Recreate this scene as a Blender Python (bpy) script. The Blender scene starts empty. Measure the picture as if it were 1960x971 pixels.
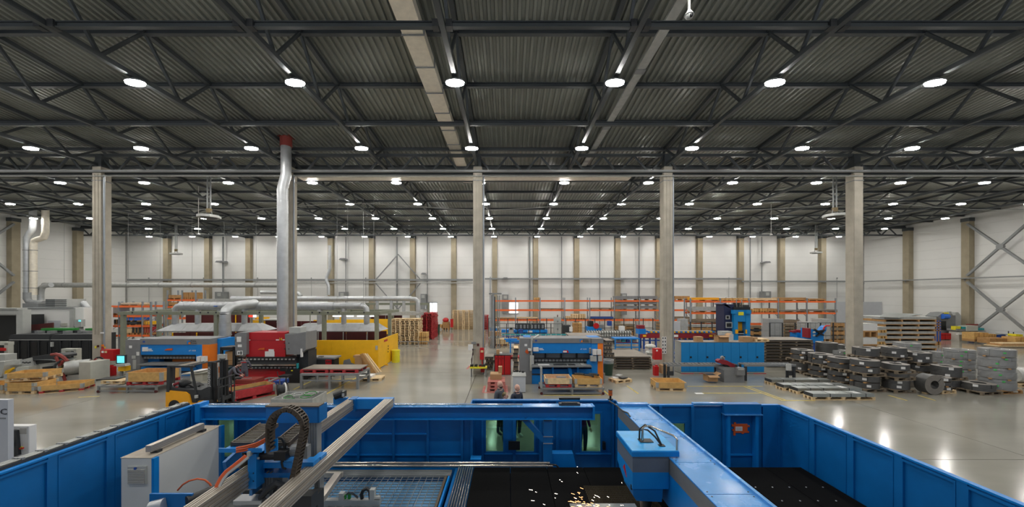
import bpy, bmesh, math, random
from mathutils import Vector, Matrix, Euler

S = bpy.context.scene
C = S.collection
random.seed(11)
# ------------------------------------------------------------------ camera
F, CX, HY, H = 680.0, 973.0, 562.0, 5.1          # focal length in pixels of a 1960 px frame, principal point, eye height
cam_d = bpy.data.cameras.new('camera')
cam_d.sensor_width = 36.0
cam_d.lens = F / 1960 * 36.0
cam_d.shift_x = (980 - CX) / 1960
cam_d.shift_y = (HY - 485.5) / 1960
cam_d.clip_start = 0.1
cam_d.clip_end = 300
cam = bpy.data.objects.new('camera', cam_d)
cam.location = (0, 0, H)
cam.rotation_euler = (math.pi / 2, 0, 0)
C.objects.link(cam)
S.camera = cam
# ------------------------------------------------------------------ world and exposure
W = bpy.data.worlds.new('world')
S.world = W
W.use_nodes = True
W.node_tree.nodes['Background'].inputs[0].default_value = (0.80, 0.86, 1.0, 1)
W.node_tree.nodes['Background'].inputs[1].default_value = 0.32
LAMP_POWER = 165.0                                 # emission strength of each high bay diffuser
S.view_settings.view_transform = 'Standard'
S.view_settings.look = 'None'
S.view_settings.gamma = 1.0
S.view_settings.use_curve_mapping = False
S.view_settings.exposure = 0.14
S.cycles.use_denoising = True
S.cycles.max_bounces = 7
S.cycles.diffuse_bounces = 4
S.cycles.glossy_bounces = 3
S.cycles.transmission_bounces = 5
S.cycles.transparent_max_bounces = 8
S.cycles.sample_clamp_indirect = 6.0
S.cycles.caustics_reflective = False
S.cycles.caustics_refractive = False

def X(px, y): return (px - CX) * y / F           # plan helpers: where a point read from the photo stands at depth y
def Z(py, y): return H - (py - HY) * y / F
def FY(py, z=0.0): return F * (H - z) / (py - HY)

# ------------------------------------------------------------------ materials
_mats = {}
def mat(name, col, rough=0.55, metal=0.0, var=0.12, scale=3.0, bump=0.0, alpha=None, emit=0.0, ecol=None, trans=0.0, aniso=None, detail=4.0, rvar=0.0, wear=None, spec=None):
    if name in _mats: return _mats[name]
    m = bpy.data.materials.new(name); m.use_nodes = True
    nt = m.node_tree; b = nt.nodes['Principled BSDF']
    c4 = (col[0], col[1], col[2], 1)
    b.inputs['Base Color'].default_value = c4
    b.inputs['Roughness'].default_value = rough
    b.inputs['Metallic'].default_value = metal
    if spec is not None: b.inputs['Specular IOR Level'].default_value = spec
    if trans: b.inputs['Transmission Weight'].default_value = trans
    if alpha is not None: b.inputs['Alpha'].default_value = alpha
    if emit:
        b.inputs['Emission Color'].default_value = (*(ecol or col), 1); b.inputs['Emission Strength'].default_value = emit
    if var > 0 or bump > 0 or rvar > 0:
        tc = nt.nodes.new('ShaderNodeNewGeometry')
        mp = nt.nodes.new('ShaderNodeMapping'); nt.links.new(tc.outputs['Position'], mp.inputs[0])
        if aniso: mp.inputs['Scale'].default_value = aniso
        nz = nt.nodes.new('ShaderNodeTexNoise'); nz.inputs['Scale'].default_value = scale; nz.inputs['Detail'].default_value = detail
        nt.links.new(mp.outputs[0], nz.inputs['Vector'])
        if var > 0:
            mr = nt.nodes.new('ShaderNodeMapRange')
            mr.inputs['From Min'].default_value = 0.25; mr.inputs['From Max'].default_value = 0.75
            mr.inputs['To Min'].default_value = 1 - var; mr.inputs['To Max'].default_value = 1 + var
            nt.links.new(nz.outputs['Fac'], mr.inputs['Value'])
            vm = nt.nodes.new('ShaderNodeVectorMath'); vm.operation = 'SCALE'; vm.inputs[0].default_value = col
            nt.links.new(mr.outputs[0], vm.inputs['Scale']); last = vm.outputs[0]
            if wear:
                n2 = nt.nodes.new('ShaderNodeTexNoise'); n2.inputs['Scale'].default_value = wear[1]; n2.inputs['Detail'].default_value = 6
                nt.links.new(mp.outputs[0], n2.inputs['Vector'])
                r2 = nt.nodes.new('ShaderNodeMapRange'); r2.inputs['From Min'].default_value = wear[2]; r2.inputs['From Max'].default_value = wear[2] + 0.08
                nt.links.new(n2.outputs['Fac'], r2.inputs['Value'])
                mx = nt.nodes.new('ShaderNodeMix'); mx.data_type = 'RGBA'
                nt.links.new(r2.outputs[0], mx.inputs['Factor']); nt.links.new(last, mx.inputs['A']); mx.inputs['B'].default_value = (*wear[0], 1)
                last = mx.outputs['Result']
            nt.links.new(last, b.inputs['Base Color'])
        if rvar > 0:
            m2 = nt.nodes.new('ShaderNodeMapRange'); m2.inputs['To Min'].default_value = max(0.02, rough - rvar); m2.inputs['To Max'].default_value = rough + rvar
            m2.inputs['From Min'].default_value = 0.3; m2.inputs['From Max'].default_value = 0.7
            nt.links.new(nz.outputs['Fac'], m2.inputs['Value']); nt.links.new(m2.outputs[0], b.inputs['Roughness'])
        if bump > 0:
            bp = nt.nodes.new('ShaderNodeBump'); bp.inputs['Strength'].default_value = bump; bp.inputs['Distance'].default_value = 0.02
            nt.links.new(nz.outputs['Fac'], bp.inputs['Height']); nt.links.new(bp.outputs[0], b.inputs['Normal'])
    _mats[name] = m
    return m

M = {}
M['slab'] = mat('polished_concrete', (0.292, 0.282, 0.240), 0.12, 0, 0.20, 0.35, detail=7, rvar=0.035, aniso=(0.5, 1.4, 1))
M['subfloor'] = mat('joint_dark', (0.06, 0.055, 0.05), 0.9)
M['concrete'] = mat('column_concrete', (0.42, 0.385, 0.315), 0.85, 0, 0.14, 2.0, bump=0.15)
M['wallcol'] = mat('wall_column_concrete', (0.33, 0.285, 0.20), 0.85, 0, 0.12, 1.5)
M['panel'] = mat('white_sandwich_panel', (0.75, 0.75, 0.725), 0.45, 0, 0.025, 0.6)
M['seam'] = mat('panel_seam', (0.35, 0.35, 0.33), 0.7)
M['deck'] = mat('galvanised_deck', (0.235, 0.247, 0.22), 0.40, 0.25, 0.18, 0.5)
M['steel'] = mat('dark_roof_steel', (0.068, 0.078, 0.083), 0.5, 0.2, 0.15, 1.0)
M['galv'] = mat('galvanised_sheet', (0.50, 0.52, 0.53), 0.36, 0.55, 0.10, 3.0, detail=2)
M['galvm'] = mat('matt_galvanised', (0.42, 0.43, 0.41), 0.5, 0.4, 0.15, 4.0)
M['foil'] = mat('foil_faced_duct', (0.80, 0.74, 0.62), 0.4, 0.25, 0.10, 4.0)
M['alu'] = mat('aluminium_profile', (0.50, 0.46, 0.40), 0.40, 0.6, 0.10, 1.2, aniso=(6, .6, 6))
M['groove'] = mat('profile_groove', (0.21, 0.175, 0.13), 0.6, 0.2, 0.1)
M['chrome'] = mat('worn_bright_steel', (0.52, 0.49, 0.43), 0.22, 0.9, 0.18, 6.0)
M['blue'] = mat('machine_blue', (0.002, 0.135, 0.41), 0.42, 0, 0.10, 2.5)
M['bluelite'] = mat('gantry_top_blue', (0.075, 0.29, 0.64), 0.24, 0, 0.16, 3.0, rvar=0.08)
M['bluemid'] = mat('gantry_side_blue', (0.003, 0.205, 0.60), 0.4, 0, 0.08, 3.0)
M['brakeblue'] = mat('press_brake_blue', (0.004, 0.215, 0.64), 0.38, 0, 0.05, 3.0)
M['cabblue'] = mat('cabinet_blue', (0.008, 0.22, 0.54), 0.4, 0, 0.06, 1.5)
M['darkblue'] = mat('navy_paint', (0.012, 0.018, 0.06), 0.5, 0, 0.1)
M['palletblue'] = mat('blue_pallet_paint', (0.02, 0.07, 0.30), 0.6, 0, 0.2)
M['grey'] = mat('machine_grey', (0.20, 0.205, 0.21), 0.5, 0, 0.07)
M['stripe'] = mat('gantry_stripe_grey', (0.15, 0.16, 0.17), 0.55, 0, 0.12)
M['lgrey'] = mat('light_grey_cabinet', (0.42, 0.43, 0.41), 0.5, 0, 0.06)
M['mgrey'] = mat('frame_grey', (0.24, 0.25, 0.25), 0.5, 0.2, 0.1)
M['sage'] = mat('sage_grey_steel', (0.22, 0.235, 0.175), 0.55, 0, 0.07)
M['white'] = mat('white_paint', (0.74, 0.74, 0.72), 0.5, 0, 0.03)
M['paper'] = mat('paper', (0.78, 0.78, 0.76), 0.8, 0, 0.03)
M['cream'] = mat('cream_machine', (0.50, 0.50, 0.44), 0.55, 0, 0.06)
M['black'] = mat('black_plastic', (0.012, 0.013, 0.014), 0.45, 0, 0.1)
M['char'] = mat('charcoal', (0.03, 0.033, 0.036), 0.55, 0, 0.1)
M['rubber'] = mat('rubber', (0.02, 0.02, 0.02), 0.8, 0, 0.1)
M['red'] = mat('machine_red', (0.46, 0.012, 0.018), 0.38, 0, 0.06)
M['fire'] = mat('fire_red', (0.50, 0.010, 0.012), 0.4, 0, 0.05)
M['redwood'] = mat('red_painted_wood', (0.44, 0.03, 0.035), 0.65, 0, 0.22, 8.0, wear=((0.42, 0.32, 0.26), 5.0, 0.66))
M['rustred'] = mat('rust_red_frame', (0.27, 0.045, 0.035), 0.55, 0, 0.1)
M['maroon'] = mat('maroon_curtain', (0.075, 0.008, 0.008), 0.6, 0, 0.1)
M['maroon2'] = mat('maroon_steel', (0.24, 0.01, 0.02), 0.5, 0, 0.1)
M['yellow'] = mat('booth_yellow', (0.86, 0.47, 0.008), 0.5, 0, 0.06)
M['byellow'] = mat('barrel_yellow', (0.76, 0.68, 0.03), 0.45, 0, 0.05)
M['lineyel'] = mat('floor_line_yellow', (0.52, 0.40, 0.06), 0.5, 0, 0.25, 4.0)
M['linered'] = mat('floor_line_red', (0.45, 0.13, 0.11), 0.5, 0, 0.25, 4.0)
M['fork'] = mat('forklift_yellow', (0.90, 0.40, 0.01), 0.4, 0, 0.05)
M['orange'] = mat('rack_orange', (0.85, 0.155, 0.03), 0.5, 0, 0.06)
M['porange'] = mat('brake_orange', (0.80, 0.19, 0.008), 0.45, 0, 0.05)
M['tape'] = mat('orange_tape', (0.62, 0.10, 0.015), 0.55, 0, 0.1)
M['upright'] = mat('rack_upright_grey', (0.30, 0.33, 0.36), 0.45, 0.4, 0.1)
M['wood'] = mat('pale_pallet_wood', (0.72, 0.54, 0.31), 0.75, 0, 0.18, 6.0, bump=0.1)
M['wood2'] = mat('yellow_crate_wood', (0.60, 0.36, 0.12), 0.72, 0, 0.18, 5.0)
M['wood3'] = mat('brown_crate_wood', (0.42, 0.23, 0.085), 0.75, 0, 0.18, 5.0)
M['owood'] = mat('weathered_pallet_wood', (0.22, 0.175, 0.12), 0.8, 0, 0.22, 6.0)
M['card'] = mat('cardboard', (0.42, 0.25, 0.12), 0.8, 0, 0.08)
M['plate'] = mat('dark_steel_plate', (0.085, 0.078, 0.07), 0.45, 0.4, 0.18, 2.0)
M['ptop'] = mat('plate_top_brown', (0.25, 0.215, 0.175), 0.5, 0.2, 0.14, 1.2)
M['zinc'] = mat('zinc_sheet', (0.40, 0.43, 0.42), 0.3, 0.75, 0.1, 3.0)
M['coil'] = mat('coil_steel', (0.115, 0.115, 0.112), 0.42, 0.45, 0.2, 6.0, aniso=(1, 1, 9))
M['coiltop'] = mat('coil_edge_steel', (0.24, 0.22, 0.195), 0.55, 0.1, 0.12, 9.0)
M['pinkwood'] = mat('faded_red_wood', (0.50, 0.17, 0.14), 0.7, 0, 0.2, 6.0)
M['wrap'] = mat('stretch_film', (0.72, 0.74, 0.74), 0.09, 0, 0.10, 9.0, bump=0.9, alpha=0.32, spec=0.9)
M['green'] = mat('green_plastic', (0.02, 0.22, 0.03), 0.5, 0, 0.1)
M['sticker'] = mat('green_sticker', (0.08, 0.55, 0.12), 0.5, 0, 0)
M['bin'] = mat('dark_green_bin', (0.02, 0.05, 0.03), 0.5, 0, 0.1)
M['teal'] = mat('teal_paint', (0.02, 0.30, 0.33), 0.5, 0, 0.05)
M['bed'] = mat('black_brush_bed', (0.004, 0.004, 0.004), 0.9, 0, 0.2, 20, spec=0.1)
M['spatter'] = mat('scorched_slat_bed', (0.035, 0.027, 0.014), 0.75, 0.2, 0.35, 30, spec=0.2)
M['glass'] = mat('green_laser_glass', (0.05, 0.22, 0.17), 0.04, 0, 0, alpha=0.5)
def tinted(name, col):
    m = bpy.data.materials.new(name); m.use_nodes = True; nt = m.node_tree; nt.nodes.clear()
    o = nt.nodes.new('ShaderNodeOutputMaterial'); mx = nt.nodes.new('ShaderNodeMixShader'); tr = nt.nodes.new('ShaderNodeBsdfTransparent'); gl = nt.nodes.new('ShaderNodeBsdfGlossy')
    tr.inputs[0].default_value = (*col, 1); gl.inputs['Roughness'].default_value = .03; gl.inputs[0].default_value = (.7, .9, .85, 1); mx.inputs[0].default_value = .07
    nt.links.new(tr.outputs[0], mx.inputs[1]); nt.links.new(gl.outputs[0], mx.inputs[2]); nt.links.new(mx.outputs[0], o.inputs[0]); return m
M['glass'] = tinted('green_laser_glass', (0.37, 0.55, 0.45))
M['clear'] = mat('clear_daylight_pane', (1, 1, 1), 0.3, 0, 0, emit=1.6, ecol=(0.95, 0.98, 1.0))
M['screen'] = mat('lit_screen', (0.1, 0.5, 0.55), 0.3, 0, 0, emit=0.9, ecol=(0.15, 0.75, 0.80))
M['redlamp'] = mat('red_signal', (0.8, 0.02, 0.01), 0.3, 0, 0, emit=3.0)
M['tube'] = mat('lit_tube', (1, 1, 1), 0.3, 0, 0, emit=6.0)
M['amber'] = mat('amber_lens', (0.55, 0.12, 0.02), 0.25, 0, 0)
M['spark'] = mat('glowing_spark', (1, 0.5, 0.2), 0.3, 0, 0, emit=5.0, ecol=(1.0, 0.42, 0.16))
M['spark2'] = mat('white_hot_spark', (1, 0.9, 0.8), 0.3, 0, 0, emit=8.0, ecol=(1.0, 0.85, 0.72))
M['lamp'] = mat('lit_diffuser', (1, 1, 1), 0.3, 0, 0, emit=LAMP_POWER, ecol=(1.0, 0.97, 0.92))
M['skin'] = mat('skin', (0.62, 0.36, 0.27), 0.5, 0, 0.05)
M['hair'] = mat('dark_brown_hair', (0.035, 0.022, 0.015), 0.7, 0, 0.2)
M['overall'] = mat('grey_workwear', (0.105, 0.11, 0.135), 0.8, 0, 0.12, 9)
M['navycloth'] = mat('navy_jacket', (0.018, 0.025, 0.045), 0.75, 0, 0.1, 9)
M['jean'] = mat('dark_trousers', (0.02, 0.024, 0.035), 0.8, 0, 0.1, 9)
M['greyjacket'] = mat('grey_jacket', (0.07, 0.08, 0.095), 0.75, 0, 0.1, 9)
M['hose'] = mat('orange_cable', (0.60, 0.10, 0.02), 0.45, 0, 0.05)
M['plastic'] = mat('plastic_white_foil', (0.60, 0.60, 0.56), 0.3, 0, 0.1, 8, bump=0.5)
M['bluefilm'] = mat('blue_tarpaulin', (0.03, 0.15, 0.62), 0.4, 0, 0.1)

M['galvblue'] = mat('bluish_deck_plate', (0.13, 0.33, 0.55), 0.35, 0.1, 0.3, 2.0)
M['rustedge'] = mat('brown_dusty_edge', (0.12, 0.095, 0.065), 0.6, 0.1, 0.15)
M['brownlink'] = mat('dusty_brown_chain', (0.06, 0.045, 0.03), 0.5, 0, 0.2)
M['wheelbrass'] = mat('dull_brass', (0.16, 0.12, 0.06), 0.4, 0.6, 0.2)
M['cabgrey'] = mat('grey_enamel', (0.62, 0.63, 0.60), 0.45, 0, 0.05, 1.5)
M['cabpale'] = mat('pale_grey_enamel', (0.50, 0.52, 0.55), 0.4, 0, 0.04)
M['ventgrey'] = mat('warm_grey_plastic', (0.42, 0.41, 0.37), 0.5, 0, 0.05)
M['dustytop'] = mat('dusty_cabinet_top', (0.40, 0.35, 0.28), 0.75, 0, 0.12, 6)
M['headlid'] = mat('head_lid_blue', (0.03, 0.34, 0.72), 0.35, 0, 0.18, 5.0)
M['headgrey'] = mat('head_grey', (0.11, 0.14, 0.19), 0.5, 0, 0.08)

# ------------------------------------------------------------------ mesh helpers
class MB:
    def __init__(s): s.v = []; s.f = []; s.mi = []; s.k = 0
    def add(s, vs, fs):
        n = len(s.v); s.v += [tuple(p) for p in vs]
        for f in fs: s.f.append(tuple(i + n for i in f)); s.mi.append(s.k)
        return s
    def m(s, k): s.k = k; return s
    def box(s, x0, y0, z0, x1, y1, z1, R=None, c=(0, 0, 0)):
        vs = [Vector((x, y, z)) for z in (z0, z1) for y in (y0, y1) for x in (x0, x1)]
        if R is not None: vs = [R @ p + Vector(c) for p in vs]
        return s.add(vs, [(0, 2, 3, 1), (4, 5, 7, 6), (0, 1, 5, 4), (2, 6, 7, 3), (0, 4, 6, 2), (1, 3, 7, 5)])
    def cb(s, cx, cy, z0, sx, sy, sz, R=None):
        if R is None: return s.box(cx - sx / 2, cy - sy / 2, z0, cx + sx / 2, cy + sy / 2, z0 + sz)
        return s.box(-sx / 2, -sy / 2, 0, sx / 2, sy / 2, sz, R, (cx, cy, z0))
    def bar(s, p0, p1, w, h=None, up=(0, 0, 1)):
        h = h or w; p0 = Vector(p0); p1 = Vector(p1); d = (p1 - p0); L = d.length
        if L < 1e-6: return s
        d /= L; u = Vector(up)
        if abs(d.dot(u)) > 0.99: u = Vector((0, 1, 0))
        a = d.cross(u).normalized(); b = a.cross(d).normalized()
        vs = [q + a * sa * w / 2 + b * sb * h / 2 for q in (p0, p1) for sb in (-1, 1) for sa in (-1, 1)]
        return s.add(vs, [(0, 1, 3, 2), (4, 6, 7, 5), (0, 4, 5, 1), (2, 3, 7, 6), (0, 2, 6, 4), (1, 5, 7, 3)])
    def cyl(s, p0, p1, r, n=12, r2=None):
        r2 = r if r2 is None else r2; p0 = Vector(p0); p1 = Vector(p1); d = (p1 - p0).normalized()
        u = Vector((0, 0, 1)) if abs(d.z) < 0.9 else Vector((1, 0, 0))
        a = d.cross(u).normalized(); b = a.cross(d)
        vs = []
        for q, rr in ((p0, r), (p1, r2)):
            for i in range(n):
                t = 2 * math.pi * i / n; vs.append(q + a * math.cos(t) * rr + b * math.sin(t) * rr)
        fs = [(i, i + n, (i + 1) % n + n, (i + 1) % n) for i in range(n)]
        return s.add(vs, fs + [tuple(range(n)), tuple(range(2 * n - 1, n - 1, -1))])
    def tube(s, pts, r, n=8):
        pts = [Vector(p) for p in pts]; N = len(pts); vs = []; a = None
        for i, p in enumerate(pts):
            d = (pts[min(i + 1, N - 1)] - pts[max(i - 1, 0)]).normalized()
            if a is None:
                u = Vector((0, 0, 1)) if abs(d.z) < 0.9 else Vector((1, 0, 0)); a = d.cross(u).normalized()
            else: a = (a - d * a.dot(d)).normalized()
            b = a.cross(d)
            for k in range(n):
                t = 2 * math.pi * k / n; vs.append(p + a * math.cos(t) * r + b * math.sin(t) * r)
        fs = [(i * n + k, (i + 1) * n + k, (i + 1) * n + (k + 1) % n, i * n + (k + 1) % n) for i in range(N - 1) for k in range(n)]
        return s.add(vs, fs + [tuple(range(n)), tuple(range(N * n - 1, (N - 1) * n - 1, -1))])
    def ring(s, c, R, r, h, n=28, Rm=None):
        vs = []
        for z, q in ((0, R), (0, r), (h, R), (h, r)):
            for i in range(n):
                t = 2 * math.pi * i / n; p = Vector((math.cos(t) * q, math.sin(t) * q, z))
                vs.append((Rm @ p if Rm else p) + Vector(c))
        fs = []; k0 = s.k
        for i in range(n):
            j = (i + 1) % n
            fs += [(i, j, 2 * n + j, 2 * n + i), (n + j, n + i, 3 * n + i, 3 * n + j), (j, i, n + i, n + j), (2 * n + i, 2 * n + j, 3 * n + j, 3 * n + i)]
        s.add(vs, fs)
        return s
    def prism(s, pts, ax, a0, a1):
        n = len(pts); vs = []
        for a in (a0, a1):
            for p in pts:
                vs.append({'x': (a, p[0], p[1]), 'y': (p[0], a, p[1]), 'z': (p[0], p[1], a)}[ax])
        return s.add(vs, [(i, (i + 1) % n, (i + 1) % n + n, i + n) for i in range(n)] + [tuple(range(n - 1, -1, -1)), tuple(range(n, 2 * n))])
    def ball(s, c, rx, ry=None, rz=None, n=10, m=7, R=None):
        ry = ry or rx; rz = rz or rx; c = Vector(c); vs = [Vector((0, 0, rz))]
        for j in range(1, m):
            p = math.pi * j / m
            for i in range(n):
                t = 2 * math.pi * i / n; vs.append(Vector((rx * math.sin(p) * math.cos(t), ry * math.sin(p) * math.sin(t), rz * math.cos(p))))
        vs.append(Vector((0, 0, -rz))); L = len(vs) - 1
        fs = [(0, 1 + i, 1 + (i + 1) % n) for i in range(n)]
        for j in range(m - 2):
            a = 1 + j * n; b = a + n
            fs += [(a + i, b + i, b + (i + 1) % n, a + (i + 1) % n) for i in range(n)]
        a = 1 + (m - 2) * n; fs += [(a + i, L, a + (i + 1) % n) for i in range(n)]
        return s.add([(R @ v if R else v) + c for v in vs], fs)
    def mesh(s, name, mats, smooth=False, bevel=0):
        me = bpy.data.meshes.new(name); me.from_pydata(s.v, [], s.f)
        if not isinstance(mats, (list, tuple)): mats = [mats]
        for q in mats: me.materials.append(M[q] if isinstance(q, str) else q)
        if len(mats) > 1: me.polygons.foreach_set('material_index', s.mi)
        bm = bmesh.new(); bm.from_mesh(me); bmesh.ops.recalc_face_normals(bm, faces=bm.faces)
        if bevel: bmesh.ops.bevel(bm, geom=list(bm.edges), offset=bevel, segments=1, affect='EDGES', profile=0.7)
        bm.to_mesh(me); bm.free()
        if smooth:
            me.polygons.foreach_set('use_smooth', [True] * len(me.polygons))
            try: me.set_sharp_from_angle(angle=math.radians(40))
            except Exception: pass
        me.update(); return me
    def build(s, name, mats, parent=None, loc=None, rz=0, smooth=False, bevel=0):
        return link(name, s.mesh(name, mats, smooth, bevel), parent, loc, rz)

def link(name, me, parent=None, loc=None, rz=0, rot=None, scale=None):
    o = bpy.data.objects.new(name, me); C.objects.link(o)
    if parent: o.parent = parent
    if loc: o.location = loc
    if rot: o.rotation_euler = rot
    elif rz: o.rotation_euler = (0, 0, rz)
    if scale: o.scale = scale
    return o
def tag(o, label=None, cat=None, group=None, kind=None):
    if label: o['label'] = label
    if cat: o['category'] = cat
    if group: o['group'] = group
    if kind: o['kind'] = kind
    return o
def T(name, label, cat, loc=(0, 0, 0), rz=0, group=None, kind=None):
    o = bpy.data.objects.new(name, None); C.objects.link(o); o.empty_display_size = 0.2
    o.location = loc; o.rotation_euler = (0, 0, rz)
    return tag(o, label, cat, group, kind)
def dup(o, loc=None, rz=None, label=None, group=None, parent=None):
    c = o.copy(); C.objects.link(c)
    if parent: c.parent = parent
    if loc is not None: c.location = loc
    if rz is not None: c.rotation_euler = (0, 0, rz)
    if label: c['label'] = label
    if group: c['group'] = group
    for ch in o.children: dup(ch, parent=c)
    return c
_unit = {}
def unit(mk):
    if mk not in _unit: _unit[mk] = MB().box(-.5, -.5, -.5, .5, .5, .5).mesh('unit_block', mk)
    return _unit[mk]
def B(name, mk, parent, x0, y0, z0, x1, y1, z1):      # a plain rectangular piece sharing one mesh per material
    return link(name, unit(mk), parent, ((x0 + x1) / 2, (y0 + y1) / 2, (z0 + z1) / 2), scale=(abs(x1 - x0), abs(y1 - y0), abs(z1 - z0)))
def BAR(name, mk, parent, p0, p1, w, h=None):          # a member between two joints, sharing the same mesh
    p0 = Vector(p0); p1 = Vector(p1); d = p1 - p0; h = h or w
    o = link(name, unit(mk), parent, (p0 + p1) / 2)
    o.rotation_mode = 'QUATERNION'; o.rotation_quaternion = d.to_track_quat('Y', 'Z'); o.scale = (w, d.length, h)
    return o
def text(s, size, mk, loc, parent=None, rot=(math.pi / 2, 0, 0), name='lettering', sx=1.0, extr=0.002):
    cu = bpy.data.curves.new(name, 'FONT'); cu.body = s; cu.size = size; cu.extrude = extr; cu.resolution_u = 2
    t = bpy.data.objects.new(name, cu)
    me = bpy.data.meshes.new_from_object(t); me.materials.clear(); me.materials.append(M[mk])
    bpy.data.objects.remove(t); bpy.data.curves.remove(cu)
    return link(name, me, parent, loc, rot=rot, scale=(sx, 1, 1))
ORD = ['first', 'second', 'third', 'fourth', 'fifth', 'sixth', 'seventh', 'eighth', 'ninth', 'tenth', 'eleventh', 'twelfth', 'thirteenth', 'fourteenth', 'fifteenth', 'sixteenth', 'seventeenth', 'eighteenth', 'nineteenth', 'twentieth']

# ------------------------------------------------------------------ the hall
XL, XR, YB, YN = -56.2, 52.2, 52.4, -4.0
def roofz(y): return H + (10.15 - (y - 13.67) * 0.0945 if y < 22.67 else 9.3 - (y - 22.67) * 0.016)
TRX = [-2 + 6 * k for k in range(-9, 10)]
fl = MB().box(XL, YN, -0.3, XR, YB, -0.03).build('floor', 'subfloor'); tag(fl, 'polished grey beige concrete factory floor with straight joints', kind='structure')
xs = [XL, -38, -20, -2.02, 16.2, 34, XR]; ys = [YN, 10.9, 22.85, 34.8, 46.8, YB]
for i in range(6):
    for j in range(5):
        g = 0.013
        B('floor_slab', 'slab', fl, xs[i] + g, ys[j] + g, -0.03, xs[i + 1] - g, ys[j + 1] - g, 0)
def line(mk, x0, y0, x1, y1, w=0.09):
    BAR('floor_marking', mk, fl, (x0, y0, 0.002), (x1, y1, 0.002), w, 0.004)
def pline(mk, a, b, w=0.09):
    ya, yb = FY(a[1]), FY(b[1]); line(mk, X(a[0], ya), ya, X(b[0], yb), yb, w)
for a, b in [((1296, 740), (1460, 740)), ((1330, 753), (1460, 753)), ((1423, 740), (1497, 767)), ((1431, 740), (1505, 767)), ((1495, 767), (1560, 767)),
             ((620, 757), (683, 723)), ((562, 746), (600, 728)), ((590, 729), (690, 725)), ((1040, 757), (1150, 757)), ((1152, 745), (1166, 757)),
             ((1700, 757), (1736, 767)), ((1757, 757), (1790, 767)), ((1200, 739), (1222, 754)), ((490, 758), (560, 756)), ((150, 761), (190, 759))]:
    pline('lineyel', a, b)
for a, b in [((928, 739), (925, 752)), ((925, 752), (970, 752)), ((970, 752), (969, 738)), ((894, 707), (900, 700))]: pline('linered', a, b, 0.13)

PH = 1.16
def panels(w, axis, at, edges, top, skip=()):
    for a, b in zip(edges[:-1], edges[1:]):
        z = 0.0; k = 0
        while z < top - 0.05:
            z1 = min(z + PH, top); g = 0.006
            if not any(s[0] < (a + b) / 2 < s[1] and s[2] < (z + z1) / 2 < s[3] for s in skip):
                if axis == 'y': B('wall_panel', 'panel', w, a + .012, at - 0.03, z + g, b - .012, at, z1 - g)
                else: B('wall_panel', 'panel', w, min(at, at + 0.03 * (1 if at < 0 else -1)), a + .012, z + g, max(at, at + 0.03 * (1 if at < 0 else -1)), b - .012, z1 - g)
            z = z1; k += 1
wb = MB().box(XL, YB, -0.3, XR, YB + 0.3, 14.4).build('wall_back', 'seam'); tag(wb, 'white panelled back wall of the hall', kind='structure')
panels(wb, 'y', YB, [XL] + [x + 3 for x in TRX[:-1]][0:0] + TRX[1:-1] + [XR], 14.0)
wl = MB().box(XL - 0.3, YN, -0.3, XL, YB + .3, 14.4).build('wall_left', 'seam'); tag(wl, 'white panelled side wall behind the grey machine line', kind='structure')
wr = MB().box(XR, YN, -0.3, XR + 0.3, YB + .3, 14.4).build('wall_right', 'seam'); tag(wr, 'white panelled side wall with crossed steel bracing', kind='structure')
SY = [YB - 0.3 - 6 * k for k in range(0, 6)][::-1]
panels(wl, 'x', XL, SY[2:] , 14.0); panels(wr, 'x', XR, SY[2:], 14.0)
# corrugated roof deck: trapezoid ribs running away from the camera
ce = MB(); pr = []; x = XL
while x < XR:
    pr += [(x, 0), (x + .10, 0), (x + .135, .085), (x + .245, .085)]; x += .28
yy = [YN, 6, 13.67, 22.67, YB]; n = len(pr); vs = [(p[0], y, roofz(y) + .06 + p[1]) for y in yy for p in pr]
ce.add(vs, [(j * n + i, (j + 1) * n + i, (j + 1) * n + i + 1, j * n + i + 1) for j in range(len(yy) - 1) for i in range(n - 1)])
ceo = ce.build('ceiling', 'deck'); tag(ceo, 'dark corrugated galvanised roof deck above steel trusses', kind='structure')
bk = MB().box(XL, YN, 15.9, XR, YB + .3, 16.1).build('roof_slab', 'steel'); bk.parent = ceo

# windows in the back wall (low daylight strips)
for i, (px0, px1, py0, py1) in enumerate([(820, 826, 580, 600), (828, 836, 580, 600), (975, 991, 579, 600)]):
    w = T('window_%d' % (i + 1), None, None, (0, 0, 0), kind='structure'); y = YB - 0.06
    B('pane', 'clear', w, X(px0, y), y - .02, Z(py1, y), X(px1, y), y + .02, Z(py0, y))
    B('window_frame', 'upright', w, X(px0, y) - .1, y - .04, Z(py0, y), X(px1, y) + .1, y + .03, Z(py0, y) + .1)
    B('window_frame', 'upright', w, X(px0, y) - .1, y - .04, Z(py1, y) - .1, X(px1, y) + .1, y + .03, Z(py1, y))

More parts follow.
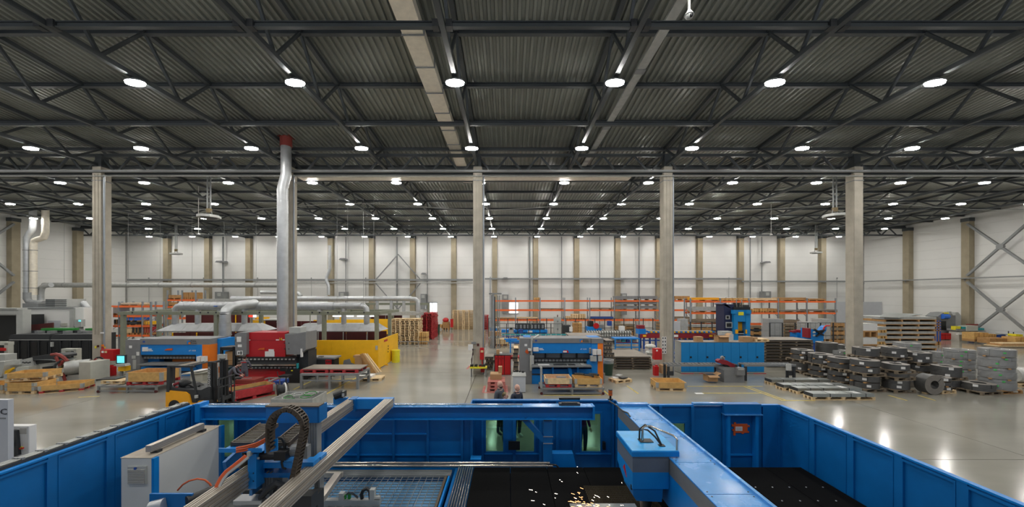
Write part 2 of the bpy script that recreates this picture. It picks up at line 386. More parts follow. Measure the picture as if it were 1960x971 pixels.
# wall columns
def wcol(x, y, w, d, lab, grp):
    t = T('concrete_column', lab, 'column', (x, y, 0), 0, grp)
    B('shaft', 'wallcol', t, -w / 2, -d, 0, w / 2, 0, 13.15); B('steel_cap', 'steel', t, -w / 2 - .05, -d - .03, 13.15, w / 2 + .05, 0, 13.6)
for k, x in enumerate(TRX[1:-1]): wcol(x, YB - 0.06, 0.72, 0.55, 'slim beige concrete column on the back wall, %s from the hall\'s left corner' % ORD[k], 'columns on the back wall')
for k, y in enumerate(SY[2:-1]):
    wcol2 = T('concrete_column', 'beige concrete column on the side wall with bracing, %s from the back corner' % ORD[3 - k] if k < 4 else 'x', 'column', (XR - .05, y, 0), 0, 'columns on the right side wall')
    B('shaft', 'wallcol', wcol2, -.6, -.36, 0, 0, .36, 13.2); B('steel_cap', 'steel', wcol2, -.64, -.4, 13.2, 0, .4, 13.6)
    wcol3 = T('concrete_column', 'beige concrete column on the shaded side wall, %s from the back corner' % ORD[3 - k], 'column', (XL + .05, y, 0), 0, 'columns on the left side wall')
    B('shaft', 'wallcol', wcol3, 0, -.36, 0, .6, .36, 13.2); B('steel_cap', 'steel', wcol3, 0, -.4, 13.2, .64, .4, 13.6)
# thin dark down pipes and posts on the back wall
for k, px in enumerate([427, 545, 662, 760, 818, 950, 1014, 1075, 1148, 1223, 1436, 1458]):
    y = YB - .35; x = X(px, y)
    tag(MB().cyl((x, y, 0), (x, y, 13.4), .07 if k % 3 else .11, 8).build('wall_pipe', 'mgrey'), 'thin dark vertical pipe on the white back wall, %s from the left' % ORD[k], 'pipe', 'vertical pipes on the back wall')
for k, px in enumerate([285, 390, 493, 596, 700, 792, 1395, 1500, 1602]):
    y = YB - .2; x = X(px, y)
    o = MB().cyl((x, y, 3), (x, y, 7.3), .025, 6).ball((x, y - .02, 7.35), .10, n=6, m=4).build('wall_sensor', 'mgrey')
    tag(o, 'small sensor on a thin conduit on the back wall, %s from the left' % ORD[k], 'sensor', 'sensors on the back wall')

# horizontal service beam and pipes along the walls
def hpipe(name, mk, px0, px1, py, y, r, lab, cat, sq=False):
    a, b = (X(px0, y), y, Z(py, y)), (X(px1, y), y, Z(py, y))
    m_ = MB().bar(a, b, r * 2, r * 2) if sq else MB().cyl(a, b, r, 10)
    return tag(m_.build(name, mk), lab, cat)
hpipe('service_rail', 'mgrey', 245, 905, 536, YB - .75, .13, 'grey steel rail along the back wall left of the middle column', 'rail', True)
hpipe('service_pipe', 'galvm', 245, 905, 542, YB - .95, .07, 'thin galvanised pipe just under the back wall rail', 'pipe')
hpipe('service_rail', 'mgrey', 928, 1420, 534, YB - .75, .12, 'grey steel rail along the back wall right of the middle column', 'rail', True)
hpipe('cable_tray', 'mgrey', 1420, 1630, 539, YB - .75, .11, 'grey cable tray on the back wall by the far right corner', 'cable tray', True)
t = T('air_duct', 'long straight galvanised duct above the grey machine line', 'duct')
MB().cyl((X(84, 40), 40, Z(546, 40)), (X(560, 40), 40, Z(546, 40)), .27, 12).build('duct_pipe', 'galvm', t, smooth=True)
for k in range(8): MB().cyl((-50 + 3.6 * k, 40, Z(546, 40)), (-50 + 3.6 * k, 40, roofz(40)), .015, 5).cyl((-50 + 3.6 * k, 40, Z(546, 40)), (-49.95 + 3.6 * k, 40, Z(546, 40)), .29, 12).build('hanger', 'mgrey', t)
t = T('cable_tray', 'grey cable tray on brackets along the braced side wall', 'cable tray')
zz = H + 4.5 * 0 + 1.65
B('tray', 'mgrey', t, XR - 1.0, 22, zz, XR - .70, YB - 1.2, zz + .12)
for k in range(5): B('bracket', 'mgrey', t, XR - .69, SY[1] - .05 + 6 * k if k else 24.5, zz - .25, XR - .04, (SY[1] - .05 + 6 * k if k else 24.5) + .1, zz)
# crossed bracing
def xbrace(x, y0, y1, z0, z1, lab):
    t = T('cross_brace', lab, 'bracing')
    BAR('brace_bar', 'mgrey', t, (x, y0, z0), (x, y1, z1), .2, .2); BAR('brace_bar', 'mgrey', t, (x, y1, z0), (x, y0, z1), .2, .2)
    MB().cyl((x - .12, (y0 + y1) / 2, (z0 + z1) / 2), (x + .12, (y0 + y1) / 2, (z0 + z1) / 2), .3, 8).build('gusset', 'mgrey', t)
xbrace(XR - .80, SY[2] + .3, SY[3] - .3, 7.1, 12.9, 'upper crossed grey steel brace on the right side wall')
xbrace(XR - .80, SY[2] + .3, SY[3] - .3, .4, 6.4, 'lower crossed grey steel brace on the right side wall')
xbrace(XL + .80, SY[2] + .3, SY[3] - .3, 7.1, 12.9, 'upper crossed grey steel brace on the left side wall')
xbrace(XL + .80, SY[2] + .3, SY[3] - .3, .4, 6.4, 'lower crossed grey steel brace on the left side wall')
y = YB - 0.8
t = T('cross_brace', 'crossed steel brace on the back wall above the white windows', 'bracing')
BAR('brace_bar', 'mgrey', t, (X(718, y), y, Z(537, y)), (X(762, y), y, Z(487, y)), .14); BAR('brace_bar', 'mgrey', t, (X(762, y), y, Z(487, y)), (X(806, y), y, Z(537, y)), .14)
BAR('brace_bar', 'mgrey', t, (X(718, y), y, Z(541, y)), (X(762, y), y, Z(592, y)), .14); BAR('brace_bar', 'mgrey', t, (X(762, y), y, Z(592, y)), (X(806, y), y, Z(541, y)), .14)

# ------------------------------------------------------------------ roof steel
ZB = 13.25
tops = [1.67 + 3 * i for i in range(17)]
for k, x in enumerate(TRX[1:-1]):
    side = k - 8                                   # the chord left of the middle column is k == 8
    lab = 'dark steel roof truss running away over the middle column' if side == 0 else 'dark steel roof truss, %s to the %s of the middle column' % (ORD[abs(side) - 1], 'left' if side < 0 else 'right')
    t = T('roof_truss', lab, 'roof truss', (x, 0, 0), 0, 'roof trusses')
    BAR('bottom_chord', 'steel', t, (0, 3.17, ZB), (0, YB - .4, ZB), .17, .17)
    for a, b in ((1.67, 13.67), (13.67, 22.67), (22.67, YB - .4)): BAR('top_chord', 'steel', t, (0, a, roofz(a) - .05), (0, b, roofz(b) - .05), .17, .17)
    for i in range(len(tops) - 1):
        m_ = tops[i] + 1.5
        BAR('web_member', 'steel', t, (0, tops[i], roofz(tops[i]) - .1), (0, m_, ZB), .10)
        BAR('web_member', 'steel', t, (0, m_, ZB), (0, tops[i + 1], roofz(tops[i + 1]) - .1), .10)
for k, y in enumerate(tops[1:]):
    z = roofz(y); t = T('roof_purlin', 'dark steel roof purlin crossing the hall, %s from the camera' % ORD[k], 'roof purlin', (0, y, 0), 0, 'roof purlins')
    B('flange', 'steel', t, XL, -.09, z - .02, XR, .09, z + .0); B('flange', 'steel', t, XL, -.09, z - .20, XR, .09, z - .18); B('web', 'steel', t, XL, -.012, z - .18, XR, .012, z - .02)
for k, y in enumerate([10.8, 17.1, 23.1]):
    t = T('tie_beam', 'dark steel tie beam under the trusses, %s from the camera' % ORD[k], 'tie beam', (0, y, 0), 0, 'tie beams')
    for i in range(len(TRX) - 1):
        a, b = TRX[i] + .16, TRX[i + 1] - .16
        m_ = MB()
        m_.box(a, -.07, ZB - .08, b, .07, ZB - .05).box(a, -.07, ZB + .07, b, .07, ZB + .10).box(a, -.015, ZB - .05, b, .015, ZB + .07)
        m_.build('beam_length', 'steel', t)
    if k == 0:
        for x in TRX[1:-1]:
            B('splice_plate', 'char', t, x - .3, -.12, ZB - .11, x - .11, .12, ZB + .12); B('splice_plate', 'char', t, x + .11, -.12, ZB - .11, x + .3, .12, ZB + .12)
for q, (yg, zb, zt, lab) in enumerate([(22.67, 12.75, 13.9, 'over the first row of columns'), (46.67, 12.75, 13.7, 'over the far end of the hall')]):
    t = T('lattice_girder', 'dark lattice girder crossing the hall %s' % lab, 'girder', (0, yg, 0))
    B('bottom_chord', 'steel', t, XL, -.09, zb - .09, XR, .09, zb + .09); B('top_chord', 'steel', t, XL, -.09, zt - .09, XR, .09, zt + .09)
    x = XL + .2; i = 0
    while x < XR - 1.5:
        BAR('web_member', 'steel', t, (x, 0, zb if i % 2 else zt), (x + 1.0, 0, zt if i % 2 else zb), .11); x += 1.0; i += 1
y = 22.3
tag(MB().bar((XL, y, Z(328, y)), (XR, y, Z(328, y)), .2, .12).build('cable_duct', 'mgrey'), 'long grey cable duct fixed across the first column row', 'cable duct')
tag(MB().cyl((XL, y, Z(337, y)), (XR, y, Z(337, y)), .035, 6).build('pipe_run', 'galvm'), 'thin pipe running just under the grey cable duct', 'pipe')
y = 24.6
tag(MB().box(X(575, y), y - .35, Z(343, y), X(1205, y), y + .35, Z(334, y)).build('cross_duct', 'foil'), 'pale rectangular duct running sideways behind the first column row', 'duct')
tag(MB().tube([(x, 30.0, 12.7 - .55 * math.sin((x + 56) / 108 * math.pi * 5) ** 2) for x in [XL + 2 * i for i in range(55)]], .03, 5).build('slack_cable', 'galvm'), 'slack cable strung across the hall below the trusses', 'cable')

# ------------------------------------------------------------------ high bay lamps
def lamp_proto():
    t = T('high_bay_lamp', 'x', 'lamp')
    MB().cyl((0, 0, .0), (0, 0, .05), .36, 20).build('housing', 'mgrey', t).scale = (1, .62, 1)
    MB().cyl((0, 0, -.05), (0, 0, 0), .34, 20).build('diffuser', 'lamp', t).scale = (1, .58, 1)
    MB().cyl((0, 0, .05), (0, 0, .15), .10, 10).build('driver', 'mgrey', t)
    MB().bar((-.15, 0, .1), (.15, 0, .1), .04, .04).build('bracket', 'galvm', t)
    return t
rows = [1.27, 7.30] + [13.33 + 6.02 * i for i in range(7)]
proto = None
for r, y in enumerate(rows):
    xs_ = [x for x in TRX[1:-1] if abs(x) < 52]
    if r < 2: xs_ = [x for x in TRX if abs(x) < 22]
    if r > 5: xs_ = xs_
    for i, x in enumerate(xs_):
        if r == 7 and i in (3,): continue
        d = xs_.index(x) - [j for j, q in enumerate(xs_) if q == -2][0]
        if r >= 2:
            pos = 'on the middle truss' if d == 0 else '%s %s of the middle truss' % (ORD[abs(d) - 1], 'left' if d < 0 else 'right')
            lab = 'bright round high bay lamp, %s row ahead, %s' % (ORD[r - 2], pos)
        else: lab = 'bright round high bay lamp above the viewer, row %s, truss %s' % (ORD[r], ORD[i])
        loc = (x, y, 13.02)
        if proto is None:
            proto = lamp_proto(); proto['label'] = lab; proto['group'] = 'high bay lamps'; proto.location = loc
        else: dup(proto, loc, label=lab)

# ================================================================== foreground: laser cutting machine
FL, FR, FB, FZ = -8.28, 7.12, 9.3, 2.187           # fence: left, right, back, top
def fence_side(x, y0s, lab, inner):
    """side fence of folded sheet panels between posts; inner = +1 when the machine lies towards +x"""
    t = T('safety_fence', lab, 'fence', (x, 0, 0))
    for a, b in zip(y0s[:-1], y0s[1:]):
        p = B('sheet_panel', 'blue', t, -.012, a + .07, .12, .012, b - .07, FZ - .03)
        f = MB()
        for (c, d, e, g) in ((a + .07, a + .09, .12, FZ - .06), (b - .09, b - .07, .12, FZ - .06)):
            f.box(0 if inner > 0 else -.05, c, e, .05 if inner > 0 else 0, d, g)
        f.box(0 if inner > 0 else -.05, a + .09, FZ - .10, .05 if inner > 0 else 0, b - .09, FZ - .06)
        f.build('fold', 'blue', t)
    for a in y0s: B('post', 'blue', t, -.04, a - .068, 0, .04, a + .068, FZ - .03)
    B('top_rail', 'bluemid', t, -.05, y0s[0], FZ - .03, .05, y0s[-1], FZ)
    return t
ly = [2.6, 3.55, 4.5, 5.5, 6.43, 7.37, 8.46, FB]
tl = fence_side(FL, ly, 'long blue sheet metal machine fence along the left of the cutting tables', 1)
B('cable_trunk', 'char', tl, -.26, 2.6, FZ - .02, -.06, FB, FZ + .05)
mb = MB()
for k in range(3): mb.tube([(-.22 + .055 * k + .012 * math.sin(j * 1.7 + k), 2.6 + j * .335, FZ + .062) for j in range(21)], .014, 6)
mb.build('cable', 'galvm', tl)
mb = MB()
for j in range(22): mb.box(-.25, 2.8 + j * .3, FZ + .05, -.07, 2.84 + j * .3, FZ + .085)
mb.build('cable_clip', 'mgrey', tl)
ry = [2.6, 3.6, 4.6, 5.55, 6.46, 7.37, 8.30, FB]
tr = fence_side(FR, ry, 'long blue sheet metal machine fence along the right of the black cutting bed', -1)
B('corner_plate', 'blue', tr, -.5, FB - .06, 0, 0, FB - .02, FZ)

def pane_at(t, px0, px1, py0, py1, y, name='window_pane'):
    x0, x1, z0, z1 = X(px0, y), X(px1, y), Z(py1, y), Z(py0, y)
    p = B(name, 'glass', t, x0, y - .006, z0, x1, y + .006, z1)
    m_ = MB()
    for a in ((x0 - .05, z0 - .05, x1 + .05, z0), (x0 - .05, z1, x1 + .05, z1 + .05), (x0 - .05, z0, x0, z1), (x1, z0, x1 + .05, z1)):
        m_.box(a[0], y - .035, a[1], a[2], y + .02, a[3])
    m_.build('window_frame', 'blue', t)
    return x0, z0, x1, z1
def sheet_with_holes(t, x0, x1, z0, z1, y, holes, name='sheet_panel', mk='blue'):
    """flat sheet with rectangular openings, built as strips; holes sorted by x"""
    c = x0
    for (a, e, b, g) in holes:
        if a > c: B(name, mk, t, c, y - .012, z0, a, y + .012, z1)
        B(name, mk, t, a, y - .012, z0, b, y + .012, e); B(name, mk, t, a, y - .012, g, b, y + .012, z1); c = b
    if c < x1: B(name, mk, t, c, y - .012, z0, x1, y + .012, z1)
# back fence, left length
t = T('safety_fence', 'blue ribbed sheet metal fence behind the mesh table, with one green window', 'fence')
y = FB
hx = [pane_at(t, 418, 450, 800, 874, y)]
sheet_with_holes(t, FL + .05, X(905, y), .1, FZ - .02, y, hx)
for px in (372, 392, 455, 478, 622, 688, 755, 820, 885, 903): B('rib', 'blue', t, X(px, y) - .03, y - .09, .1, X(px, y) + .03, y - .01, FZ - .02)
for a, b in zip((455, 478, 622, 688, 755, 820), (478, 622, 688, 755, 820, 885)): B('rail', 'bluemid', t, X(a, y) + .03, y - .06, Z(871, y), X(b, y) - .03, y - .01, Z(869, y))
for a, b in ((688, 755), (755, 820)): B('rail', 'bluemid', t, X(a, y) + .03, y - .06, Z(831, y), X(b, y) - .03, y - .01, Z(829, y))
B('top_rail', 'bluemid', t, FL + .05, y - .05, FZ - .02, X(905, y), y + .04, FZ + .02)
# door bay that stands further back
yd = 10.0; zt = Z(765, yd)
t = T('fence_door_bay', 'taller blue double door bay of the fence, with three green windows', 'fence')
hs = [pane_at(t, 930, 963, 786, 864, yd), pane_at(t, 988, 1022, 786, 864, yd), pane_at(t, 1113, 1149, 792, 864, yd)]
sheet_with_holes(t, X(905, yd), X(1176, yd), .1, zt - .04, yd, hs)
for px in (907, 924, 984, 1034, 1066, 1098, 1172): B('rib', 'blue', t, X(px, yd) - .035, yd - .09, .1, X(px, yd) + .035, yd - .04, zt - .04)
B('lintel_plate', 'blue', t, X(905, yd), yd - .08, zt - .04, X(1176, yd), yd + .05, zt)
for px, w in ((984, .16),): B('door_lock', 'black', t, X(px, yd) - w, yd - .13, Z(858, yd), X(px, yd) + w, yd - .09, Z(842, yd))
B('door_handle', 'black', t, X(1152, yd), yd - .13, Z(858, yd), X(1157, yd), yd - .04, Z(844, yd))
for a, b in ((924, 984), (984, 1034), (1098, 1172)): B('kick_rail', 'bluemid', t, X(a, yd) + .04, yd - .06, Z(869, yd), X(b, yd) - .04, yd - .012, Z(867, yd))
B('side_return', 'blue', t, X(905, yd) - .03, FB, .1, X(905, yd), yd, zt); B('side_return', 'blue', t, X(1176, yd), FB, .1, X(1176, yd) + .03, yd, zt)
tag(MB().box(X(962, FB), FB + .1, zt + .0, X(1002, FB) + .1, FB + .35, zt + .02).build('cable_tray', 'char') if False else MB().box(X(1070, yd), yd - .03, zt + .0, X(1110, yd), yd + .05, zt + .05).build('door_motor', 'black'), 'long black door drive on top of the blue door bay', 'door drive')
t = T('warning_beacon', 'amber warning beacon on a black stem at the corner of the blue fence', 'beacon', (X(1168, yd), yd - .02, zt))
MB().cyl((0, 0, 0), (0, 0, .03), .07, 12).cyl((0, 0, .03), (0, 0, .12), .03, 8).build('stem', 'black', t)
MB().cyl((0, 0, .12), (0, 0, .27), .055, 14).build('lens', 'amber', t); MB().cyl((0, 0, .27), (0, 0, .29), .058, 14).cyl((0, 0, .19), (0, 0, .20), .058, 14).build('band', 'char', t)
# back fence, right length
t = T('safety_fence', 'blue sheet metal fence behind the black cutting bed, with taped red patch', 'fence')
y = FB
hx = [pane_at(t, 1282, 1310, 810, 838, y)]
sheet_with_holes(t, X(1176, y) + .04, FR - .05, .1, FZ - .03, y, hx)
for px in (1262, 1323, 1383, 1447, 1487): B('rib', 'blue', t, X(px, y) - .035, y - .09, .1, X(px, y) + .035, y - .04, FZ - .03)
B('top_rail', 'bluemid', t, X(1176, y) + .04, y - .06, FZ - .03, X(1325, y), y + .04, FZ + .01)
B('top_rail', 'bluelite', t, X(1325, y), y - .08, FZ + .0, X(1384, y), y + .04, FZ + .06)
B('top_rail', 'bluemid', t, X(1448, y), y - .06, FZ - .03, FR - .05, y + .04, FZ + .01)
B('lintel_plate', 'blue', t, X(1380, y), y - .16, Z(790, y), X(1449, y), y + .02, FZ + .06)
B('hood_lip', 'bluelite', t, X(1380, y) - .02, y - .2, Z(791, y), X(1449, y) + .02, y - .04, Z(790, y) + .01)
for a in (1388, 1441): B('door_jamb', 'bluemid', t, X(a, y) - .04, y - .16, .1, X(a, y) + .04, y - .02, Z(791, y))
B('kick_rail', 'bluemid', t, X(1392, y), y - .06, Z(871, y), X(1438, y), y - .02, Z(868, y))
yq = y - .035
for (a, b, c, d) in ((1405, 812, 1431, 829), (1401, 813, 1408, 817), (1402, 822, 1408, 825), (1404, 826, 1408, 834), (1429, 815, 1435, 818), (1428, 826, 1434, 829), (1405, 809, 1409, 813), (1420, 828, 1424, 831)):
    B('tape_strip', 'tape', t, X(a, yq), yq, Z(d, yq), X(c, yq), yq + .02, Z(b, yq))
B('notice_paper', 'paper', t, X(1408, yq - .01), yq - .01, Z(825, yq), X(1421, yq - .01), yq, Z(817, yq))
for k in range(3): B('print_line', 'mgrey', t, X(1409, yq), yq - .013, Z(819.5 + k * 2, yq), X(1419, yq), yq - .010, Z(819 + k * 2, yq))
t['label'] = 'blue sheet metal fence behind the black cutting bed, paper held by red tape'

# cutting tables -------------------------------------------------
TZ = 0.95; TB = F * (H - TZ) / (895 - HY)
t = T('cutting_bed', 'wide black cutting bed with dotted right half and scorched middle', 'machine bed')
xa = -.82
for i in range(9):
    a = xa + i * (6.98 - xa) / 9; b = a + (6.98 - xa) / 9
    B('bed_panel', 'bed', t, a + .006, 4.2, TZ - .12, b - .006, TB, TZ)
B('bed_frame', 'blue', t, xa, 4.2, .1, 6.98, TB - .02, TZ - .13)
me_ = MB().ball((0, 0, 0), .018, .018, .008, 6, 4).mesh('bolt', 'galv')
for i in range(7):
    for j in range(6):
        x = 4.75 + i * .36 + (.18 if j % 2 else 0); yy_ = 5.1 + j * .5
        if x < 6.8: link('bolt', me_, t, (x, yy_, TZ + .004))
mb = MB(); y0, y1 = 5.6, F * (H - TZ) / (931 - HY)
for i in range(40): mb.box(1.62 + i * .034, y0, TZ, 1.64 + i * .034, y1, TZ + .012)
for i in range(28): mb.box(1.6, y0 + i * (y1 - y0) / 28, TZ, 2.98, y0 + i * (y1 - y0) / 28 + .015, TZ + .014)
tag(mb.build('slat_grid', 'spatter', t), kind='stuff')
sp = F * (H - TZ) / (967 - HY)
t2 = tag(MB().box(X(1090, sp), 5.3, TZ + .02, X(1215, sp), sp, TZ + .03).build('steel_sheet', 'zinc'), 'bright steel sheet being cut on the black bed under the laser head', 'steel sheet')
tube0 = T('roller_table', 'row of parallel steel tubes between mesh table and black bed', 'roller table')
for i in range(7):
    x = -1.17 + i * .053
    MB().cyl((x, 4.6, TZ + .015), (x, TB, TZ + .015), .018, 10).build('tube', 'chrome', tube0, smooth=True)
B('base', 'blue', tube0, -1.26, 4.6, .1, -.83, TB, TZ - .03)
t = T('mesh_table', 'pale blue unloading table under a grey wire mesh', 'table')
gx0, gx1 = -4.9, -1.42; gy0 = 5.4; gy1 = F * (H - TZ) / (912 - HY)
for i in range(7):
    a = gx0 + i * (gx1 - gx0) / 7
    B('deck_plate', 'galvblue', t, a + .006, gy0, TZ - .14, a + (gx1 - gx0) / 7 - .006, gy1, TZ - .12)
for i in range(26): B('mesh_wire', 'mgrey', t, gx0 + i * (gx1 - gx0) / 25 - .006, gy0, TZ - .012, gx0 + i * (gx1 - gx0) / 25 + .006, gy1, TZ + .0)
for i in range(27): B('mesh_wire', 'mgrey', t, gx0, gy0 + i * (gy1 - gy0) / 26 - .006, TZ - .024, gx1, gy0 + i * (gy1 - gy0) / 26 + .006, TZ - .012)
B('table_frame', 'blue', t, gx0 - .05, gy0, .1, gx1 + .02, TB, TZ - .16)
B('edge_bar', 'rustedge', t, gx1 - .02, gy0, TZ - .12, gx1 + .03, gy1, TZ + .01)
B('edge_bar', 'bluemid', t, gx1 + .05, gy0, TZ - .12, gx1 + .09, gy1 + .1, TZ + .0)
for i in range(5): B('ribbed_strip', 'mgrey', t, gx0, gy1 + .02 + i * .055, TZ - .05, gx1 + .1, gy1 + .055 + i * .055, TZ + .01)
# bright twin rail behind the tables
yr = 8.72
t = T('guide_rail', 'bright worn twin steel rail lying behind the tables', 'rail')
for k, (py, r) in enumerate(((886.5, .028), (890.5, .035))):
    MB().cyl((X(615, yr), yr - .05 * k, Z(py, yr)), (X(1052 + 6 * k, yr), yr - .05 * k, Z(py, yr)), r, 12).build('rail_bar', 'chrome', t, smooth=True)
B('rail_bed', 'blue', t, X(600, yr), yr - .1, .1, X(1050, yr), yr + .08, Z(893, yr))
MB().tube([(X(p, yr), yr - .05, Z(q, yr)) for p, q in ((1045, 889), (1056, 888), (1064, 889), (1068, 893), (1068, 897))], .022, 8).build('hose', 'black', t)
tag(MB().prism([(X(1052, 9.1), Z(864, 9.1)), (X(1095, 9.1), Z(864, 9.1)), (X(1103, 9.1), Z(897, 9.1)), (X(1052, 9.1), Z(897, 9.1))], 'y', 8.95, 9.15).build('chute_cover', 'bluemid'), 'light blue slanted cover plate behind the rail end', 'cover')
tag(MB().box(X(901, 8.95), 8.85, Z(878, 8.95), X(921, 8.95), 9.05, Z(876, 8.95)).box(X(904, 8.95), 8.88, .1, X(918, 8.95), 9.02, Z(878, 8.95)).build('small_stand', 'bluemid'), 'small blue stand with a cap plate just behind the bright rail', 'stand')

# loader I-beam ---------------------------------------------------
yb = 8.92; bt, bb = Z(776, yb), Z(801, yb); x0, x1 = X(392, yb), X(1134, yb)
t = T('loader_beam', 'long blue steel I-beam across the back of the machine', 'beam')
B('top_flange', 'bluelite', t, x0, yb - .13, bt - .02, x1, yb + .13, bt); B('bottom_flange', 'bluemid', t, x0, yb - .13, bb, x1, yb + .13, bb + .02)
B('web', 'blue', t, x0, yb - .012, bb + .02, x1, yb + .012, bt - .02); B('end_plate', 'bluemid', t, x1 - .02, yb - .13, bb, x1 + .03, yb + .13, bt + .01)
B('rail', 'chrome', t, x0 + .1, yb - .02, bt, X(1000, yb), yb + .03, bt + .025)
B('post', 'blue', t, X(1040, yb), yb - .1, 0, X(1056, yb), yb + .1, bb); B('post', 'blue', t, x0 - .1, yb - .12, 0, x0 + .12, yb + .12, bb)
B('end_bracket', 'bluemid', t, x0 - .12, yb - .15, bb - .05, x0, yb + .13, bt + .08)
BAR('strut', 'blue', t, (X(1003, yb), yb, bb), (X(1041, yb), yb, Z(842, yb)), .16, .12)
for py in (833, 846): B('clamp_band', 'galv', t, X(1039, yb), yb - .115, Z(py + .6, yb), X(1057.5, yb), yb - .101, Z(py - .6, yb))
for a, b in ((995, 1010), (1040, 1055)): B('shim', 'black', t, X(a, yb), yb - .14, bb - .02, X(b, yb), yb - .05, bb)
tag(MB().box(X(1070, yb), yb - .05, bt + .0, X(1110, yb), yb + .1, bt + .05).box(X(1075, yb), yb - .02, bt + .05, X(1105, yb), yb + .06, bt + .07).build('sensor_box', 'char'), 'flat black box on the right end of the blue I-beam', 'box')

# loader gantry ---------------------------------------------------
t = T('loader_gantry', 'sheet loading gantry of aluminium rails with hanging cable chain', 'loader')
def profile(px0, h0, y0, y1, w, h, name='rail_profile'):
    """grooved aluminium profile running away from the camera; px0 = X/h ratio"""
    x = px0 * h0; z = H - h0; m_ = MB(); g_ = MB()
    m_.box(x - w / 2, y0, z - h, x + w / 2, y1, z)
    for s_ in (-1, 1):
        for k in range(4): g_.box(x + s_ * (w / 2 + .001), y0 + .01, z - h * (.14 + .22 * k) - .012, x + s_ * (w / 2 + .004), y1 - .01, z - h * (.14 + .22 * k))
        m_.box(x + s_ * w / 2, y0, z - h * .55, x + s_ * (w / 2 + .014), y1, z - h * .40)
    for k in (-.32, -.08, .16, .34): g_.box(x + k * w - .006, y0 + .01, z + .001, x + k * w + .006, y1 - .01, z + .004)
    tag(g_.build('groove', 'groove', t), kind='stuff')
    return m_.build(name, 'alu', t)
profile(-1.135, 2.58, 2.9, 8.75, .20, .20); profile(-1.49, 2.58, 2.9, 8.8, .17, .24)
yq = 8.72
B('end_plate', 'bluemid', t, X(671, yq), yq - .05, Z(782, yq), X(752, yq), yq + .1, Z(763, yq)); B('side_block', 'blue', t, X(671, yq), yq - .12, Z(785, yq), X(683, yq), yq + .12, Z(762, yq))
B('saddle', 'blue', t, X(668, yq), yb - .14, bt + .002, X(752, yq), yb + .14, Z(782, yq))
MB().cyl((X(643, yq), yq - .1, Z(757, yq)), (X(657, yq), yq - .02, Z(752, yq)), .09, 12).box(X(650, yq), yq - .1, Z(760, yq), X(660, yq), yq + .1, Z(749, yq)).build('drive_motor', 'black', t)
B('motor_plate', 'bluemid', t, X(638, yq), yq, Z(775, yq), X(664, yq), yq + .08, Z(762, yq)); B('motor_tag', 'galv', t, X(655, yq - .1), yq - .12, Z(757, yq), X(659, yq - .1), yq - .1, Z(751, yq))
# carriage with the two uprights
yc = 5.7
B('chain_guard', 'blue', t, X(509, yc), yc, Z(810, yc), X(611, yc), yc + .04, Z(779, yc)); B('guard_top', 'rustedge', t, X(509, yc), yc - .02, Z(779, yc), X(611, yc), yc + .16, Z(778, yc) + .01)
B('guard_side', 'blue', t, X(607, yc), yc, Z(810, yc), X(611, yc), yc + .25, Z(779, yc))
def upright(px0, px1, py0, py1, y):
    a, b = X(px0, y), X(px1, y); m_ = MB().box(a, y - .07, Z(py1, y), b, y + .07, Z(py0, y))
    for k in range(3): m_.box(a + (b - a) * (.2 + .25 * k), y - .082, Z(py1, y), a + (b - a) * (.3 + .25 * k), y - .07, Z(py0, y))
    m_.build('upright_profile', 'mgrey', t)
upright(594, 611, 799, 879, yc + .1); upright(508, 528, 886, 985, 5.5); upright(606, 616, 885, 985, 5.8); upright(538, 546, 850, 985, 5.55)
for (a, b, c, d, y, mk) in ((493, 882, 604, 893, 5.35, 'bluemid'), (495, 902, 606, 911, 5.35, 'blue'), (480, 866, 496, 932, 5.2, 'bluemid'), (604, 872, 618, 884, 5.55, 'bluemid'),
                            (470, 935, 560, 942, 5.5, 'char'), (452, 955, 505, 962, 5.2, 'galv'), (455, 963, 520, 975, 5.3, 'mgrey'), (530, 946, 600, 975, 5.3, 'char'), (594, 942, 612, 985, 5.5, 'char'), (478, 862, 484, 871, 5.15, 'cream')):
    B('carriage_plate', mk, t, X(a, y), y - .06, Z(d, y), X(c, y), y + .12, Z(b, y))
B('carriage_plate', 'blue', t, X(462, 7.3), 7.3, .1, X(481, 7.3), 7.42, Z(905, 7.3))
for (a, b) in ((487, 905), (487, 920), (513, 904), (520, 904)): MB().cyl((X(a, 5.16), 5.14, Z(b, 5.16)), (X(a, 5.16), 5.18, Z(b, 5.16)), .012, 8).build('bolt', 'char', t)
y = 5.25
MB().cyl((X(494, y), y, Z(872, y)), (X(535, y), y, Z(871, y)), .066, 12).box(X(530, y), y - .07, Z(878, y), X(552, y), y + .07, Z(862, y)).build('servo_motor', 'black', t)
MB().cyl((X(551, y), y + .1, Z(868, y)), (X(578, y), y + .12, Z(866, y)), .085, 14).box(X(576, y), y, Z(879, y), X(588, y), y + .10, Z(855, y)).build('gearbox', 'mgrey', t)
B('rating_plate', 'galv', t, X(497, y), y - .095, Z(874, y), X(505, y), y - .088, Z(870, y))
MB().cyl((X(466, y), y - .1, Z(884, y)), (X(476, y), y + .05, Z(881, y)), .062, 16).build('toothed_wheel', 'wheelbrass', t)
MB().ball((X(472, y), y, Z(864, y)), .055, .07, .09).build('rubber_boot', 'black', t, smooth=True)
